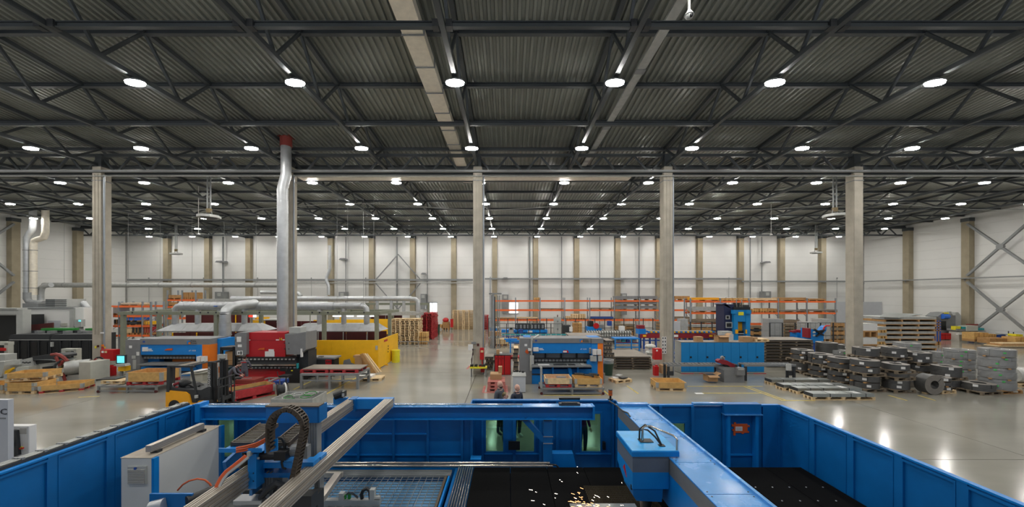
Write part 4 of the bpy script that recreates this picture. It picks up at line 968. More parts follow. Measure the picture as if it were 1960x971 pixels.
for (px, y, R, L, lab) in ((1778, 18.1, .50, .5, 'steel coil standing on its edge, its ring face to the viewer'), (1744, 19.4, .42, .3, 'darker steel coil standing on edge behind the first')):
    t = T('steel_coil', lab, 'steel coil', (X(px, y), y, R), 0)
    o = link('coil_body', coil_mesh(R, R * .42, L), t, rot=(math.pi / 2, 0, 0)); o.location = (0, L / 2, 0)
    BAR('strap', 'char', t, (R * .3, -L / 2 - .004, R * .3), (R * .7, -L / 2 - .004, R * .7), .03, .004); B('chock', 'wood', t, -.25, -.1, -R, -.12, .1, -R + .1)
# planks lying over the back line
tag(MB().bar((X(1680, 22.2), 22.2, 1.83), (X(1716, 21.9), 21.9, 1.83), .12, .06).build('wooden_plank', 'wood'), 'pale wooden plank lying on the back line of coils', 'plank')

# zinc sheet packs on pale pallets
for k, (px, pr, yf, lab) in enumerate(((1556, 1674, 16.95, 'nearest the viewer'), (1527, 1650, 17.95, 'second from the viewer'), (1500, 1622, 18.6, 'third from the viewer'), (1477, 1590, 19.7, 'farthest from the viewer'))):
    x0, x1 = X(px, yf), X(pr, yf); w = .52
    t = T('wooden_pallet', 'long pale pallet under grey sheet pack, %s' % lab, 'pallet', ((x0 + x1) / 2, yf + w / 2, 0), 0, 'pallets under the sheet packs'); L = x1 - x0 + .06
    for q in (-1, 0, 1): B('runner', 'wood', t, -L / 2, q * .22 - .05, 0, L / 2, q * .22 + .05, .03)
    for i in range(5):
        for q in (-1, 0, 1): B('block', 'wood', t, -L / 2 + (L - .14) * i / 4, q * .22 - .05, .03, -L / 2 + (L - .14) * i / 4 + .14, q * .22 + .05, .12)
    for i in range(5): B('deck_board', 'wood', t, -L / 2 + (L - .2) * i / 4, -.28, .12, -L / 2 + (L - .2) * i / 4 + .2, .28, .15)
    t = T('sheet_pack', 'flat pack of zinc grey steel sheets, %s' % lab, 'steel sheets', ((x0 + x1) / 2, yf + w / 2, .15), 0, 'sheet packs'); L -= .06; hh = .16
    B('sheets', 'zinc', t, -L / 2, -w / 2, 0, L / 2, w / 2, hh); B('pack_end', 'char', t, -L / 2 - .01, -w / 2, 0, -L / 2, w / 2, hh)
    for q in (-.22, .12, .36) if k == 0 else (-.3, -.1, .3): MB().box(q * L - .015, -w / 2 - .006, -.0, q * L + .015, -w / 2, hh + .006).box(q * L - .015, -w / 2, hh, q * L + .015, w / 2, hh + .006).build('strap', 'char', t)
    for q in (.22, .27): MB().box(q * L, -.2, hh, q * L + .10, .2, hh + .005).build('paper_label', 'paper', t)

# brown plates in tall layered stacks: every layer is a thing
def plate_stack(px0, px1, y, d, pyt, n, where, mk='plate', top='ptop', wood='owood', jig=.06):
    x0, x1 = X(px0, y), X(px1, y); zt = Z(pyt, y); h = zt / n; grp = 'plate packs ' + where
    for k in range(n):
        dx = random.uniform(-jig, jig); nm = 'topmost' if k == n - 1 else 'bottom' if k == 0 else ORD[k] + ' up'
        t = T('plate_pack', '%s pack of steel plates, %s' % (nm, where), 'steel plates', ((x0 + x1) / 2 + dx, y + d / 2, k * h), 0, grp); L = x1 - x0 - .1
        nb = max(3, int(L / .8))
        for i in range(nb): B('bearer', wood, t, -L / 2 + (L - .12) * i / (nb - 1), -d / 2 - .02, 0, -L / 2 + (L - .12) * i / (nb - 1) + .12, d / 2, h * .38)
        B('bearer_board', wood, t, -L / 2, -d / 2 - .03, h * .38, L / 2, -d / 2 + .1, h * .48)
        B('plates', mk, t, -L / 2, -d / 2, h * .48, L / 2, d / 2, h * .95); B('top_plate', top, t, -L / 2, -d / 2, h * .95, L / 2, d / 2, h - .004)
plate_stack(1461, 1557, 24.6, 1.7, 651, 9, 'between blue cabinet and coils')
plate_stack(1172, 1232, 26.6, 1.7, 676, 3, 'in the rear low brown stack')
plate_stack(1174, 1248, 23.9, 1.9, 683, 5, 'in the front low brown stack')
plate_stack(1157, 1174, 22.8, 1.2, 652, 8, 'in the narrow untidy stack behind the bin', jig=.12)
plate_stack(1690, 1792, 27.2, 2.2, 607, 9, 'in the tall far stack', 'galvm', 'galvm', 'wood3', jig=.1)
plate_stack(1680, 1697, 26.4, 1.4, 626, 6, 'beside the tall far stack', 'galvm', 'plastic', 'wood2', jig=.1)
tag(MB().add([(X(1682, 27), 27.0, 3.30), (X(1722, 27), 27.0, 3.22), (X(1798, 27.5), 28.6, 3.42), (X(1730, 27.5), 28.9, 3.50), (X(1682, 27), 27.0, 3.33), (X(1722, 27), 27.0, 3.25), (X(1798, 27.5), 28.6, 3.45), (X(1730, 27.5), 28.9, 3.53)], [(0, 1, 2, 3), (7, 6, 5, 4), (0, 4, 5, 1), (1, 5, 6, 2), (2, 6, 7, 3), (3, 7, 4, 0)]).build('bent_sheet', 'zinc'), 'shiny bent steel sheet lying on the tall plate stack', 'steel sheet')
plate_stack(1650, 1680, 25.6, .9, 620, 3, 'white bundle by the right column', 'white', 'plastic', 'wood3')

# ------------------------------------------------------------------ blue wall cabinet
y = 22.5
t = TH('tool_cabinet', 'long bright blue cabinet with ten doors standing behind the band saw', 'cabinet', 1384, y)
x0, x1, zt = X(1304, y), X(1463, y), Z(656, y); lx = t.location.x
B('carcass', 'lgrey', t, x0 - lx, .04, .12, x1 - lx, .9, zt); B('top', 'ptop', t, x0 - lx - .02, .0, zt, x1 - lx + .02, .92, zt + .03); B('plinth', 'lgrey', t, x0 - lx, .03, .03, x1 - lx, .9, .12)
for i in range(10):
    a = x0 - lx + i * (x1 - x0) / 10; d_ = B('door', 'cabblue', t, a + .008, 0, .13, a + (x1 - x0) / 10 - .008, .04, zt - .01)
    if i % 2: B('lock', 'black', t, a + .02, -.02, 1.0, a + .13, 0, 1.12)
for i in range(5): B('foot_strip', 'fire', t, x0 - lx + i * 1.15, .02, 0, x0 - lx + i * 1.15 + .8, .06, .03)
def carton(px0, px1, py0, py1, y, d, lab, mk='card', open_=False, z=None):
    z = Z(py1, y) if z is None else z; w = X(px1, y) - X(px0, y); h = Z(py0, y) - Z(py1, y)
    t = T('cardboard_box', lab, 'box', ((X(px0, y) + X(px1, y)) / 2, y + d / 2, z))
    B('body', mk, t, -w / 2, -d / 2, 0, w / 2, d / 2, h)
    if open_:
        MB().add([(-w / 2, -d / 2, h), (w / 2, -d / 2, h), (w / 2 + .02, -d / 2 - .2, h - .08), (-w / 2 - .02, -d / 2 - .2, h - .08)], [(0, 1, 2, 3)]).build('flap', mk, t)
        MB().add([(-w / 2, -d / 2, h), (-w / 2, d / 2, h), (-w / 2 - .22, d / 2, h + .1), (-w / 2 - .22, -d / 2, h + .1)], [(0, 1, 2, 3)]).build('flap', mk, t)
        MB().add([(w / 2, -d / 2, h), (w / 2, d / 2, h), (w / 2 + .2, d / 2, h + .12), (w / 2 + .2, -d / 2, h + .12)], [(0, 1, 2, 3)]).build('flap', mk, t)
        B('inside', 'char', t, -w / 2 + .03, -d / 2 + .03, h, w / 2 - .03, d / 2 - .03, h + .004)
    else: B('tape', 'wood', t, -w / 2, -.03, h, w / 2, .03, h + .004)
    return t
zt = zt + .03
carton(1333, 1346, 644, 653, 22.7, .4, 'small cardboard box on the left of the blue cabinet', z=zt); carton(1375, 1395, 641, 653, 22.6, .5, 'open cardboard box with flaps on the blue cabinet', open_=True, z=zt)
carton(1423, 1441, 644, 653.5, 22.6, .5, 'long closed cardboard box on the right of the blue cabinet', z=zt); carton(1442, 1450, 646, 654, 22.7, .4, 'small flat carton beside the long box on the cabinet', z=zt)
pallet1(X(1458, 22.7), 23.0, zt, 'wood', 'thin pale board laid on the right end of the blue cabinet', L=.9, W_=.7)

# ------------------------------------------------------------------ band saw with roller tables
y = 20.7
for (a, b, lab) in ((1277, 1383, 'left grey roller table feeding the red band saw'), (1425, 1524, 'right grey roller table leaving the red band saw')):
    t = TH('roller_table', lab, 'roller table', (a + b) / 2, y); w = X(b, y) - X(a, y); zt = Z(698, y)
    for q in (0, .55): B('side_rail', 'mgrey', t, -w / 2, q, zt - .12, w / 2, q + .05, zt)
    n = int(w / .22)
    for i in range(n): MB().cyl((-w / 2 + .1 + i * (w - .2) / (n - 1), .05, zt - .04), (-w / 2 + .1 + i * (w - .2) / (n - 1), .55, zt - .04), .035, 8).build('roller', 'mgrey', t)
    for x in (-w / 2 + .03, w / 2 - .15):
        for q in (0, .5): B('leg', 'char', t, x, q, 0, x + .12, q + .1, zt - .12)
    B('leg_plate', 'char', t, (-w / 2 if a < 1300 else w / 2 - .4), .05, .3, (-w / 2 + .4 if a < 1300 else w / 2), .08, .55)
rt2 = t
t = TH('band_saw', 'grey band saw with a dark red tilted saw arm', 'saw', 1402, 20.4)
PB('base', 'grey', t, 1386, 1425, 709, 731, 20.3, .8); PB('base_top', 'mgrey', t, 1384, 1420, 704, 709, 20.3, .9); PB('control_box', 'grey', t, 1411, 1426, 705, 719, 20.1, .2); PB('control_face', 'lgrey', t, 1413, 1424, 706, 709, 20.08, .02)
PB('vice', 'char', t, 1388, 1400, 697, 705, 20.5, .4); PB('drip_tray', 'char', t, 1400, 1412, 698, 706, 20.4, .4)
y = 20.45; o = t.location
MB().prism([(X(a, y) - o.x, Z(b, y)) for a, b in ((1373, 691), (1378, 688), (1390, 690), (1406, 698), (1406, 705), (1400, 704), (1392, 699), (1382, 697), (1375, 695))], 'y', 0, .3).build('saw_arm', 'maroon2', t)
MB().cyl((X(1381, y) - o.x, .1, Z(687, y)), (X(1381, y) - o.x, .1, Z(690, y)), .08, 10).cyl((X(1384, y) - o.x, .2, Z(684, y)), (X(1388, y) - o.x, .2, Z(688, y)), .09, 10).build('saw_motor', 'mgrey', t)
for px in (1310, 1337, 1364): tag(MB().box(X(px, 20.9), 20.9, .98, X(px + 1.2, 20.9), 20.95, Z(695, 20.9)).build('side_stop', 'char'), 'short dark stop peg on the left roller table, %s from the left' % ORD[(px - 1310) // 27], 'stop peg')
carton(1355, 1374, 719, 731, 20.2, .5, 'open cardboard box on the floor before the blue cabinet', open_=True); carton(1267, 1281, 700, 716, 21.9, .5, 'brown carton at the foot of the notice column')
tag(MB().ball((X(1498, 19.9), 19.9, .10), .28, .2, .12, 9, 6).build('rag_heap', 'owood'), 'crumpled brown sack on the floor by the sheet packs', 'sack')
tag(MB().box(X(1333, 18), 18.0, 0, X(1348, 18), 18.22, .006).build('paper_sheet', 'paper'), 'white paper sheet lying alone on the floor', 'paper')
B('hanging_cloth', 'plastic', rt2, X(1506, 20.6) - rt2.location.x, -.06, .62, X(1516, 20.6) - rt2.location.x, -.01, Z(697, 20.7))

# crate and pallets on the right floor
pallet(X(1283, 18.7), 19.0, 0, 'wood', 'pale pallet under the lone yellow crate', rz=-.06); collar(X(1283, 18.7), 19.0, PHT, 'wood2', 'yellow wooden crate frame alone on the floor before the saw', rz=-.06, h=.30)
pallet(X(1188, 20.5), 20.6, 0, 'wood', 'pale pallet with scrap parts near the green bin', rz=.35, L=1.1, W_=.75)
for k, (a, b) in enumerate(((-.2, .1), (.15, -.1), (.0, .25))): tag(MB().box(-.22, -.15, 0, .22, .15, .05).build('scrap_plate', ['paper', 'char', 'galvm'][k], None, (X(1188, 20.5) + a, 20.6 + b, PHT + .051 * k), .4 * k), ['white sheet among scrap on the small pallet', 'black plate among scrap on the small pallet', 'grey plate topmost among scrap on the small pallet'][k], 'scrap')

# ------------------------------------------------------------------ pallet racking at the back
def rack(name_, px, y, d, pys, lab, pyt, mk='orange'):
    t = TH('pallet_rack', lab, 'rack', (px[0] + px[-1]) / 2, y)
    for p in px:
        x = X(p, y) - t.location.x; zt = Z(pyt, y)
        for q in (0, d): B('upright', 'upright', t, x - .06, q, 0, x + .06, q + .1, zt)
        z = .4
        while z < zt - 1.0: BAR('brace', 'upright', t, (x, .05, z), (x, d + .05, z + .9), .04); z += 1.1
    for a, b in zip(px[:-1], px[1:]):
        for p in pys:
            for q in (0, d): B('beam', mk, t, X(a, y) - t.location.x + .06, q - .03, Z(p, y) - .09, X(b, y) - t.location.x - .06, q + .06, Z(p, y) + .09)
    return t
rack('r', [946, 987, 1034, 1081, 1129, 1176, 1224, 1262], 45.0, 1.3, [576.5, 594.5, 613.5], 'long orange pallet rack along the back wall behind the bending line', 570)
rack('r', [1322, 1379, 1434, 1490, 1545, 1600], 38.0, 1.3, [578, 600, 622], 'nearer orange pallet rack right of the notice column', 571)
rack('r', [1290, 1322 + 2, 1362, 1402], 45.0, 1.3, [576.5, 594.5, 613.5], 'short orange rack seen behind the nearer right rack', 570)
rack('r', [205, 227, 272, 288], 32.0, 1.2, [587, 605.6, 624.6, 643], 'orange rack loaded with tools beside the leftmost column', 578)
rack('r', [320, 348, 374], 38.0, 1.2, [575, 588, 610], 'orange rack with brown boxes behind the steel frame', 556)
def load(px0, px1, py0, py1, y, d, lab, mk, kind='box', grp=None, fl=False):
    """a load lying on a rack beam or floor; three sorts: box, bundle (boards on a pallet), sheets"""
    if fl: py1 = HY + F * H / y
    w = X(px1, y) - X(px0, y); h = Z(py0, y) - Z(py1, y)
    cat = {'box': 'crate', 'bundle': 'bundle', 'sheets': 'sheets', 'wrap': 'wrapped load'}[kind]
    t = T({'box': 'wooden_crate', 'bundle': 'board_bundle', 'sheets': 'sheet_pack', 'wrap': 'wrapped_load'}[kind], lab, cat, ((X(px0, y) + X(px1, y)) / 2, y + d / 2, Z(py1, y)), 0, grp)
    f = .25 if h > .3 else .4
    for i in range(3): B('bearer', 'wood3', t, -w / 2 + (w - .14) * i / 2, -d / 2, 0, -w / 2 + (w - .14) * i / 2 + .14, d / 2, h * f)
    if kind == 'box':
        B('body', mk, t, -w / 2, -d / 2, h * f, w / 2, d / 2, h)
        for i in (0, 1): B('batten', 'wood3', t, -w / 2 + w * (.3 + .35 * i), -d / 2 - .02, h * f, -w / 2 + w * (.3 + .35 * i) + .07, -d / 2, h)
    elif kind == 'wrap':
        m_ = MB(); n = 5
        for k in range(n): m_.cb(random.uniform(-.03, .03), random.uniform(-.03, .03), h * f + k * h * (1 - f) / n, w - random.uniform(0, .15), d - random.uniform(0, .1), h * (1 - f) / n * .96)
        m_.build('layers', mk, t); B('film', 'wrap', t, -w / 2 - .02, -d / 2 - .02, h * f, w / 2 + .02, d / 2 + .02, h + .02)
    else:
        k = 0; z = h * f; n = 3 if kind == 'bundle' else 2
        for k in range(n):
            q = random.uniform(-.04, .04); B('board' if kind == 'bundle' else 'sheet', mk, t, -w / 2 + q, -d / 2, z + .004, w / 2 + q, d / 2, z + h * (1 - f) / n); z += h * (1 - f) / n
    return t
# loads on the long back rack
ry = 45.1
for k, (a, b, c, d_, mk, kd, lab) in enumerate([
    (1178, 1221, 567, 575, 'grey', 'sheets', 'dark grey flat pack on top of the back rack, left one'), (1225, 1258, 567, 575, 'grey', 'sheets', 'dark grey flat pack on top of the back rack, right one'),
    (1178, 1221, 578, 585, 'grey', 'sheets', 'grey pack on the middle shelf, upper left'), (1225, 1258, 578, 585, 'grey', 'sheets', 'grey pack on the middle shelf, upper right'),
    (1178, 1221, 586, 593, 'grey', 'sheets', 'grey pack on the middle shelf, lower left'), (1225, 1258, 586, 593, 'grey', 'sheets', 'grey pack on the middle shelf, lower right'),
    (1023, 1033, 570, 575, 'wood2', 'box', 'small wooden crate on top of the back rack'), (1036, 1078, 591, 593, 'owood', 'bundle', 'thin board layer on the back rack, left one'), (1131, 1172, 590, 593, 'owood', 'bundle', 'thin board layer on the back rack, right one'),
    (948, 985, 609, 612, 'wood3', 'bundle', 'flat pallets on the low beam far left'), (990, 1030, 608, 612, 'wood', 'bundle', 'pale boards on the low beam of the back rack'),
    (1083, 1094, 606, 612, 'wood', 'box', 'pale crate on the low beam, leftmost of three'), (1095, 1107, 602, 612, 'wood', 'box', 'pale crate on the low beam, middle of three'), (1109, 1121, 602, 612, 'wood', 'box', 'pale crate on the low beam, rightmost of three'),
    (1131, 1174, 607, 612, 'palletblue', 'sheets', 'blue topped flat load on the low beam'), (1292, 1320, 607, 612, 'owood', 'bundle', 'brown boards on the low beam right of the notice column'),
    (1292, 1320, 567, 575, 'wood3', 'sheets', 'brown pack on the top of the short rack')]): load(a, b, c, d_, ry, 1.1, lab, mk, kd)
ry = 38.1
for k, (a, b, c, d_, mk, kd, lab) in enumerate([
    (1325, 1376, 570, 576, 'fork', 'sheets', 'yellow flat load on top of the right rack'), (1381, 1402, 571, 576.5, 'wood2', 'box', 'wooden crate on top of the right rack, first'), (1404, 1432, 571, 576.5, 'wood2', 'box', 'wooden crate on top of the right rack, second'),
    (1437, 1488, 571, 576.5, 'wood', 'bundle', 'pallet boards on top of the right rack, middle'), (1492, 1543, 570, 576.5, 'wood3', 'bundle', 'brown pallets on top of the right rack, near its end'), (1547, 1580, 572, 576.5, 'wood3', 'bundle', 'short brown pallet row on top of the right rack'),
    (1372, 1387, 590, 598, 'card', 'box', 'brown box on the middle beam left of the press'), (1440, 1452, 592, 598, 'wood2', 'box', 'yellow box on the middle beam right of the press'), (1455, 1468, 591, 598, 'wood2', 'box', 'yellow box with a white ticket on the middle beam'), (1469, 1487, 591, 598, 'wood3', 'box', 'brown box rightmost on the middle beam'),
    (1493, 1543, 594, 598, 'ptop', 'sheets', 'flat brown sheets on the middle beam'), (1547, 1603, 593, 598, 'ptop', 'sheets', 'long brown boards at the right end of the middle beam'),
    (1325, 1376, 612, 620, 'owood', 'bundle', 'dark mixed load on the low beam left'), (1381, 1386, 610, 620, 'card', 'box', 'carton on the low beam beside the press'), (1492, 1530, 613, 620, 'owood', 'bundle', 'brown board load on the low beam, middle'),
    (1325, 1376, 588, 598, 'galvm', 'sheets', 'white foil load on the middle beam left')]): load(a, b, c, d_, ry, 1.1, lab, mk, kd)
for k, (a, b, c, d_, mk, kd, lab) in enumerate([
    (229, 266, 580, 585.5, 'wood', 'wrap', 'pale sacks on top of the left tool rack'), (237, 265, 607, 616, 'bluefilm', 'box', 'bright blue covered load on the left tool rack'), (218, 234, 612, 622, 'char', 'box', 'black toothed tools on the left tool rack'),
    (235, 262, 616, 623, 'char', 'sheets', 'dark tools under the blue cover'), (273, 286, 616, 623, 'yellow', 'box', 'yellow box on the left tool rack'), (237, 252, 629, 641, 'wood', 'bundle', 'pale boards on the low shelf of the left tool rack'),
    (253, 270, 628, 641, 'char', 'box', 'dark green crate on the low shelf of the left tool rack'), (274, 287, 627, 641, 'redwood', 'box', 'red boxes on the low shelf of the left tool rack'), (207, 226, 589, 604, 'galvm', 'wrap', 'grey fittings on the upper shelf of the left tool rack')]): load(a, b, c, d_, 32.1, 1.0, lab, mk, kd)
for k, (a, b, c, d_, mk, kd, lab) in enumerate([(320, 347, 565, 573.5, 'wood3', 'box', 'long brown crate on top of the rear left rack'), (350, 360, 560, 573.5, 'wood3', 'box', 'tall brown crate with a white ticket, rear left rack'), (361, 373, 560, 573.5, 'wood3', 'box', 'tall brown crate rightmost on the rear left rack'),
    (321, 340, 579, 586.5, 'wood3', 'bundle', 'brown boards on the second shelf of the rear left rack'), (322, 332, 596, 608.5, 'wood3', 'box', 'brown box on the third shelf of the rear left rack')]): load(a, b, c, d_, 38.1, 1.0, lab, mk, kd)

# ================================================================== left half of the hall
# black guarded line and its grey cabinets
t = TH('machine_booth', 'dark open machine booth with a grey frame at the left edge', 'booth', 0, 27)
PB('back_panel', 'black', t, -90, 30, 604, 690, 27.6, 1.7); PB('frame_head', 'lgrey', t, -90, 43, 593, 602, 27, .5); PB('frame_post', 'lgrey', t, 31, 43, 602, 688, 27, .5); PB('roof_edge', 'galvm', t, -90, 32, 590, 593, 26.9, .6)
t = TH('process_cabinet', 'long white process cabinet with grey rooftop units behind the black guards', 'cabinet', 95, 29.5)
PB('body', 'panel', t, 44, 133, 591, 675, 29.5, 2.2); PB('edge_post', 'lgrey', t, 133, 141, 589, 675, 29.4, 2.3); PB('side_body', 'panel', t, 141, 160, 590, 675, 29.5, 2.2); PB('top_rim', 'galv', t, 43, 141, 589, 591, 29.4, 2.3)
u = PB('roof_unit', 'mgrey', t, 87, 105, 573, 588, 29.8, 1.4); PB('roof_unit', 'lgrey', t, 105, 127, 573, 588, 29.8, 1.4); PB('roof_unit', 'mgrey', t, 43, 73, 581, 589, 29.8, 1.2)
for k in range(4): PB('fin', 'char', t, 87, 127, 574 + 3.6 * k, 574.8 + 3.6 * k, 29.76, .04)
PB('door', 'cabpale', t, 92, 115, 614, 640, 29.44, .06); PB('tag_plate', 'cream', t, 116, 127, 619, 625, 29.44, .06)
for a, b, c, d in ((43, 59, 622, 634), (142, 155, 612, 626)):
    PB('screen_box', 'lgrey', t, a, b, c, d, 29.2, .3); PB('screen', 'screen', t, a + 8, b - 1, c + 1, c + 4, 29.16, .04)
for k, p in enumerate((46, 52)): PB('red_mark', 'fire', t, p, p + 4, 608, 610, 29.44, .06)
t = TH('brown_sheet', 'dark red brown sheet leaning above the black guards', 'panel', 80, 27.8)
o = t.location; MB().prism([(X(a, 27.8) - o.x, Z(b, 27.8)) for a, b in ((59, 622), (101, 618), (101, 646), (59, 646))], 'y', 0, .08).build('sheet', 'maroon', t)
for k, (a, b) in enumerate(((15, 94), (95, 182))):
    t = TH('machine_guard', 'long black guarded machine section, %s' % ('left one with a slanted corner' if k == 0 else 'right one meeting the leftmost column'), 'machine', (a + b) / 2, 26.2); o = t.location; y = 26.2
    MB().prism([(X(p, y) - o.x, Z(q, y)) for p, q in ((a, 697), (a, 652), (a + 5, 641), (b, 640), (b, 697))], 'y', 0, 1.4).build('body', 'char', t)
    PB('rail', 'galvm', t, a + 2, b - 1, 650.5, 651.5, 26.1, .08)
    for p in range(int(a), int(b) - 3, 19): PB('post', 'char', t, p, p + 1.5, 652, 696, 26.1, .1); PB('window_panel', 'black', t, p + 3, min(p + 18, b), 655, 692, 26.16, .05)
    PB('green_strip', 'green', t, 78 if k == 0 else 163, 137 if k == 0 else 180, 629, 633, 27.4, .5); PB('tray', 'char', t, 60 if k == 0 else 142, 140 if k == 0 else 180, 633, 640, 27.4, .6)
    for p in ((66, 90, 120) if k == 0 else (148, 158)): PB('bearing', 'mgrey', t, p, p + 7, 634, 641, 26.9, .4)
PB('hand_lever', 'lgrey', t, 96, 100, 655, 664, 26.05, .1)
# wall ducts at the far left
y = 38.0
for k, (pts, r, lab) in enumerate((([(52, 560), (52, 470), (52, 455), (56, 448), (62, 440), (63, 425), (63, 400)], .28, 'pale silver vertical duct with a double bend, left of two'), ([(64, 565), (64, 470), (66, 461), (74, 458), (84, 455), (87, 445), (87, 399.5)], .28, 'yellowish silver vertical duct with a double bend, right of two'))):
    t = TH('vertical_duct', lab, 'duct', pts[0][0], y); o = t.location
    MB().tube([(X(a, y) - o.x, 0, Z(b, y)) for a, b in pts], r, 14).build('duct_pipe', 'galv' if k == 0 else 'foil', t, smooth=True)
    for b in (480, 520, 552): MB().cyl((0, 0, Z(b, y)), (0, 0, Z(b, y) + .06), r + .03, 14).build('collar', 'mgrey', t)
t = TH('bent_duct', 'shiny duct elbow running over the grey roof units to the right', 'duct', 120, 31.0); o = t.location; y = 31.0
MB().tube([(X(a, y) - o.x, 0, Z(b, y)) for a, b in ((52, 560), (52, 572), (56, 578), (64, 580), (85, 581))], .24, 12).build('duct_pipe', 'mgrey', t, smooth=True)
MB().tube([(X(a, y) - o.x, 0, Z(b, y)) for a, b in ((127, 579), (150, 579), (160, 581), (166, 588), (167, 600), (164, 612))], .24, 12).build('duct_pipe', 'galv', t, smooth=True)
t = TH('bent_duct', 'short elbow from the long wall duct down to the cabinets', 'duct', 77, 38.6); o = t.location; y = 38.6
MB().tube([(X(a, y) - o.x, 0, Z(b, y)) for a, b in ((78, 575), (78, 560), (80, 551), (86, 547), (98, 545.5))], .26, 12).build('duct_pipe', 'galv', t, smooth=True)

# coil decoiler and leveller
t = TH('sheet_leveller', 'pale grey sheet leveller with slanted roller table feeding to the right', 'machine', 70, 21.9); y = 21.9; o = t.location
def PP(name, mk, t, pts, y, d):
    o = t.location; return MB().prism([(X(a, y) - o.x, Z(b, y)) for a, b in pts], 'y', y - o.y, y - o.y + d).build(name, mk, t)
PP('base', 'cream', t, [(30, 722), (30, 706), (34, 703), (55, 702), (55, 722)], 21.7, .9); PP('roller_head', 'lgrey', t, [(38, 690), (58, 685), (61, 702), (41, 703)], 21.9, .8); PP('frame', 'cream', t, [(56, 722), (56, 700), (62, 698), (112, 693), (125, 700), (125, 722)], 22.2, .8)
PP('roller_table', 'char', t, [(60, 683), (100, 678), (110, 682), (110, 686), (62, 692)], 22.0, 1.0); PP('strip', 'zinc', t, [(63, 689), (100, 688), (113, 692), (112, 693), (98, 690)], 21.95, .9); PP('shelf', 'black', t, [(62, 692), (100, 688), (108, 691), (64, 698)], 22.1, .8)
PP('side_arm', 'lgrey', t, [(18, 698), (38, 696), (38, 699), (20, 700)], 21.8, .3); PP('tray', 'rustred', t, [(73, 711), (97, 710), (97, 715), (73, 715)], 21.9, .4); PP('motor', 'black', t, [(81, 703), (96, 702), (96, 708), (81, 708)], 21.9, .4)
for k in range(5): PB('knob', 'char', t, 42 + k * 3.4, 43.5 + k * 3.4, 693 + (k % 2), 695 + (k % 2), 21.85, .05)
t = TH('roller_portal', 'cream portal frame standing behind the decoiler drum', 'frame', 131, 23.5)
PB('post', 'cream', t, 117, 125, 671, 705, 23.5, .3); PB('post', 'cream', t, 141, 146, 669, 715, 23.5, .3); PB('head', 'cream', t, 117, 146, 668, 672, 23.5, .3)
t = TH('decoiler', 'decoiler with a bright steel drum and red star arms', 'machine', 148, 20.9)
PB('gearbox', 'cream', t, 151, 173, 694, 731, 20.4, 1.0); PB('foot', 'lgrey', t, 113, 151, 718, 731, 20.6, .8); o = t.location; y = 20.6
MB().cyl((X(127, y) - o.x, -.3, Z(705, y)), (X(152, y) - o.x, .25, Z(704, y)), .40, 22).build('drum', 'galvm', t, smooth=True)
MB().ring((0, 0, 0), .50, .40, .06, 24, Matrix.Translation((0, 0, 0)).to_3x3()).build('rim', 'black', t).matrix_local = Matrix.Translation((X(124, y) - o.x, -.35, Z(705, y))) @ Matrix.Rotation(math.radians(80), 4, 'Y')
MB().cyl((X(122, y) - o.x, -.4, Z(703, y)), (X(126, y) - o.x, -.4, Z(703, y)), .14, 12).build('hub', 'wheelbrass', t)
for a, b in (((123, 704), (113, 682)), ((123, 704), (131, 728)), ((123, 704), (110, 710)), ((121, 703), (126, 690))): BAR('star_arm', 'rustred', t, (X(a[0], y) - o.x, -.45, Z(a[1], y)), (X(b[0], y) - o.x, -.45, Z(b[1], y)), .09, .1)
m_ = MB(); pth = [(99, 679), (106, 678), (114, 680), (122, 685), (129, 692)]
m_.tube([(X(a, y) - o.x, -.3, Z(b, y)) for a, b in pth], .09, 6); m_.build('snubber_arm', 'rustred', t)
MB().tube([(X(a, y) - o.x, .0, Z(b, y)) for a, b in ((140, 693), (146, 697), (149, 704), (147, 711))], .07, 6).build('drum_clamp', 'rustred', t); BAR('link_rod', 'rustred', t, (X(149, y) - o.x, .1, Z(702, y)), (X(166, y) - o.x, .2, Z(690, y)), .06)
MB().ring((X(176, 21) - o.x, 0, 0), .36, .28, .05, 20, Matrix.Rotation(math.radians(90), 3, 'X')).build('flywheel', 'black', t).location = (0, .5, Z(697, 21))
t = TH('floor_conveyor', 'grey end of a conveyor with yellow rail at the left edge', 'conveyor', 0, 21.5)
PP('body', 'lgrey', t, [(-60, 722), (-60, 699), (8, 692), (8, 700), (2, 722)], 21.5, .8); PP('rail', 'yellow', t, [(6, 712), (24, 704), (24, 707), (8, 720)], 21.6, .1); PB('post', 'cream', t, 8, 15, 657, 692, 25.0, .3); PB('arm', 'cream', t, -20, 16, 655, 661, 25.0, .3)
PB('red_bar', 'fire', t, -20, 8, 667, 672, 24.9, .3); PB('cabinet', 'lgrey', t, -40, 9, 679, 702, 24.0, .6)
# wooden crates in front of it
pallet(X(4, 18.6), 18.6, 0, 'wood', 'pallet under the crate frame cut by the left edge', rz=.0); collar(X(4, 18.6), 18.6, PHT, 'wood2', 'low crate frame cut by the picture\'s left edge', h=.27)
pallet(X(55, 18.3), 18.45, 0, 'wood', 'pallet at the foot of the twin crate stack', rz=.05, L=1.35); collar(X(55, 18.3), 18.45, PHT, 'wood2', 'double height crate frame in the left crate group', rz=.05, L=1.35, h=.21, n=2)
z = PHT + .43
pallet(X(62, 18.6), 18.7, z, 'wood', 'pallet between the stacked crate frames', rz=.30, L=1.55); collar(X(62, 18.6), 18.7, z + PHT, 'wood2', 'topmost tilted crate frame of the left crate group', rz=.30, L=1.55, h=.26)
pallet(X(119, 18.5), 18.75, 0, 'wood', 'pallet with red corner blocks in the left crate group', rz=.42, L=1.6, end='redwood'); collar(X(119, 18.5), 18.75, PHT, 'wood2', 'crate frame on a pallet with red blocks', rz=.42, L=1.6, h=.24)
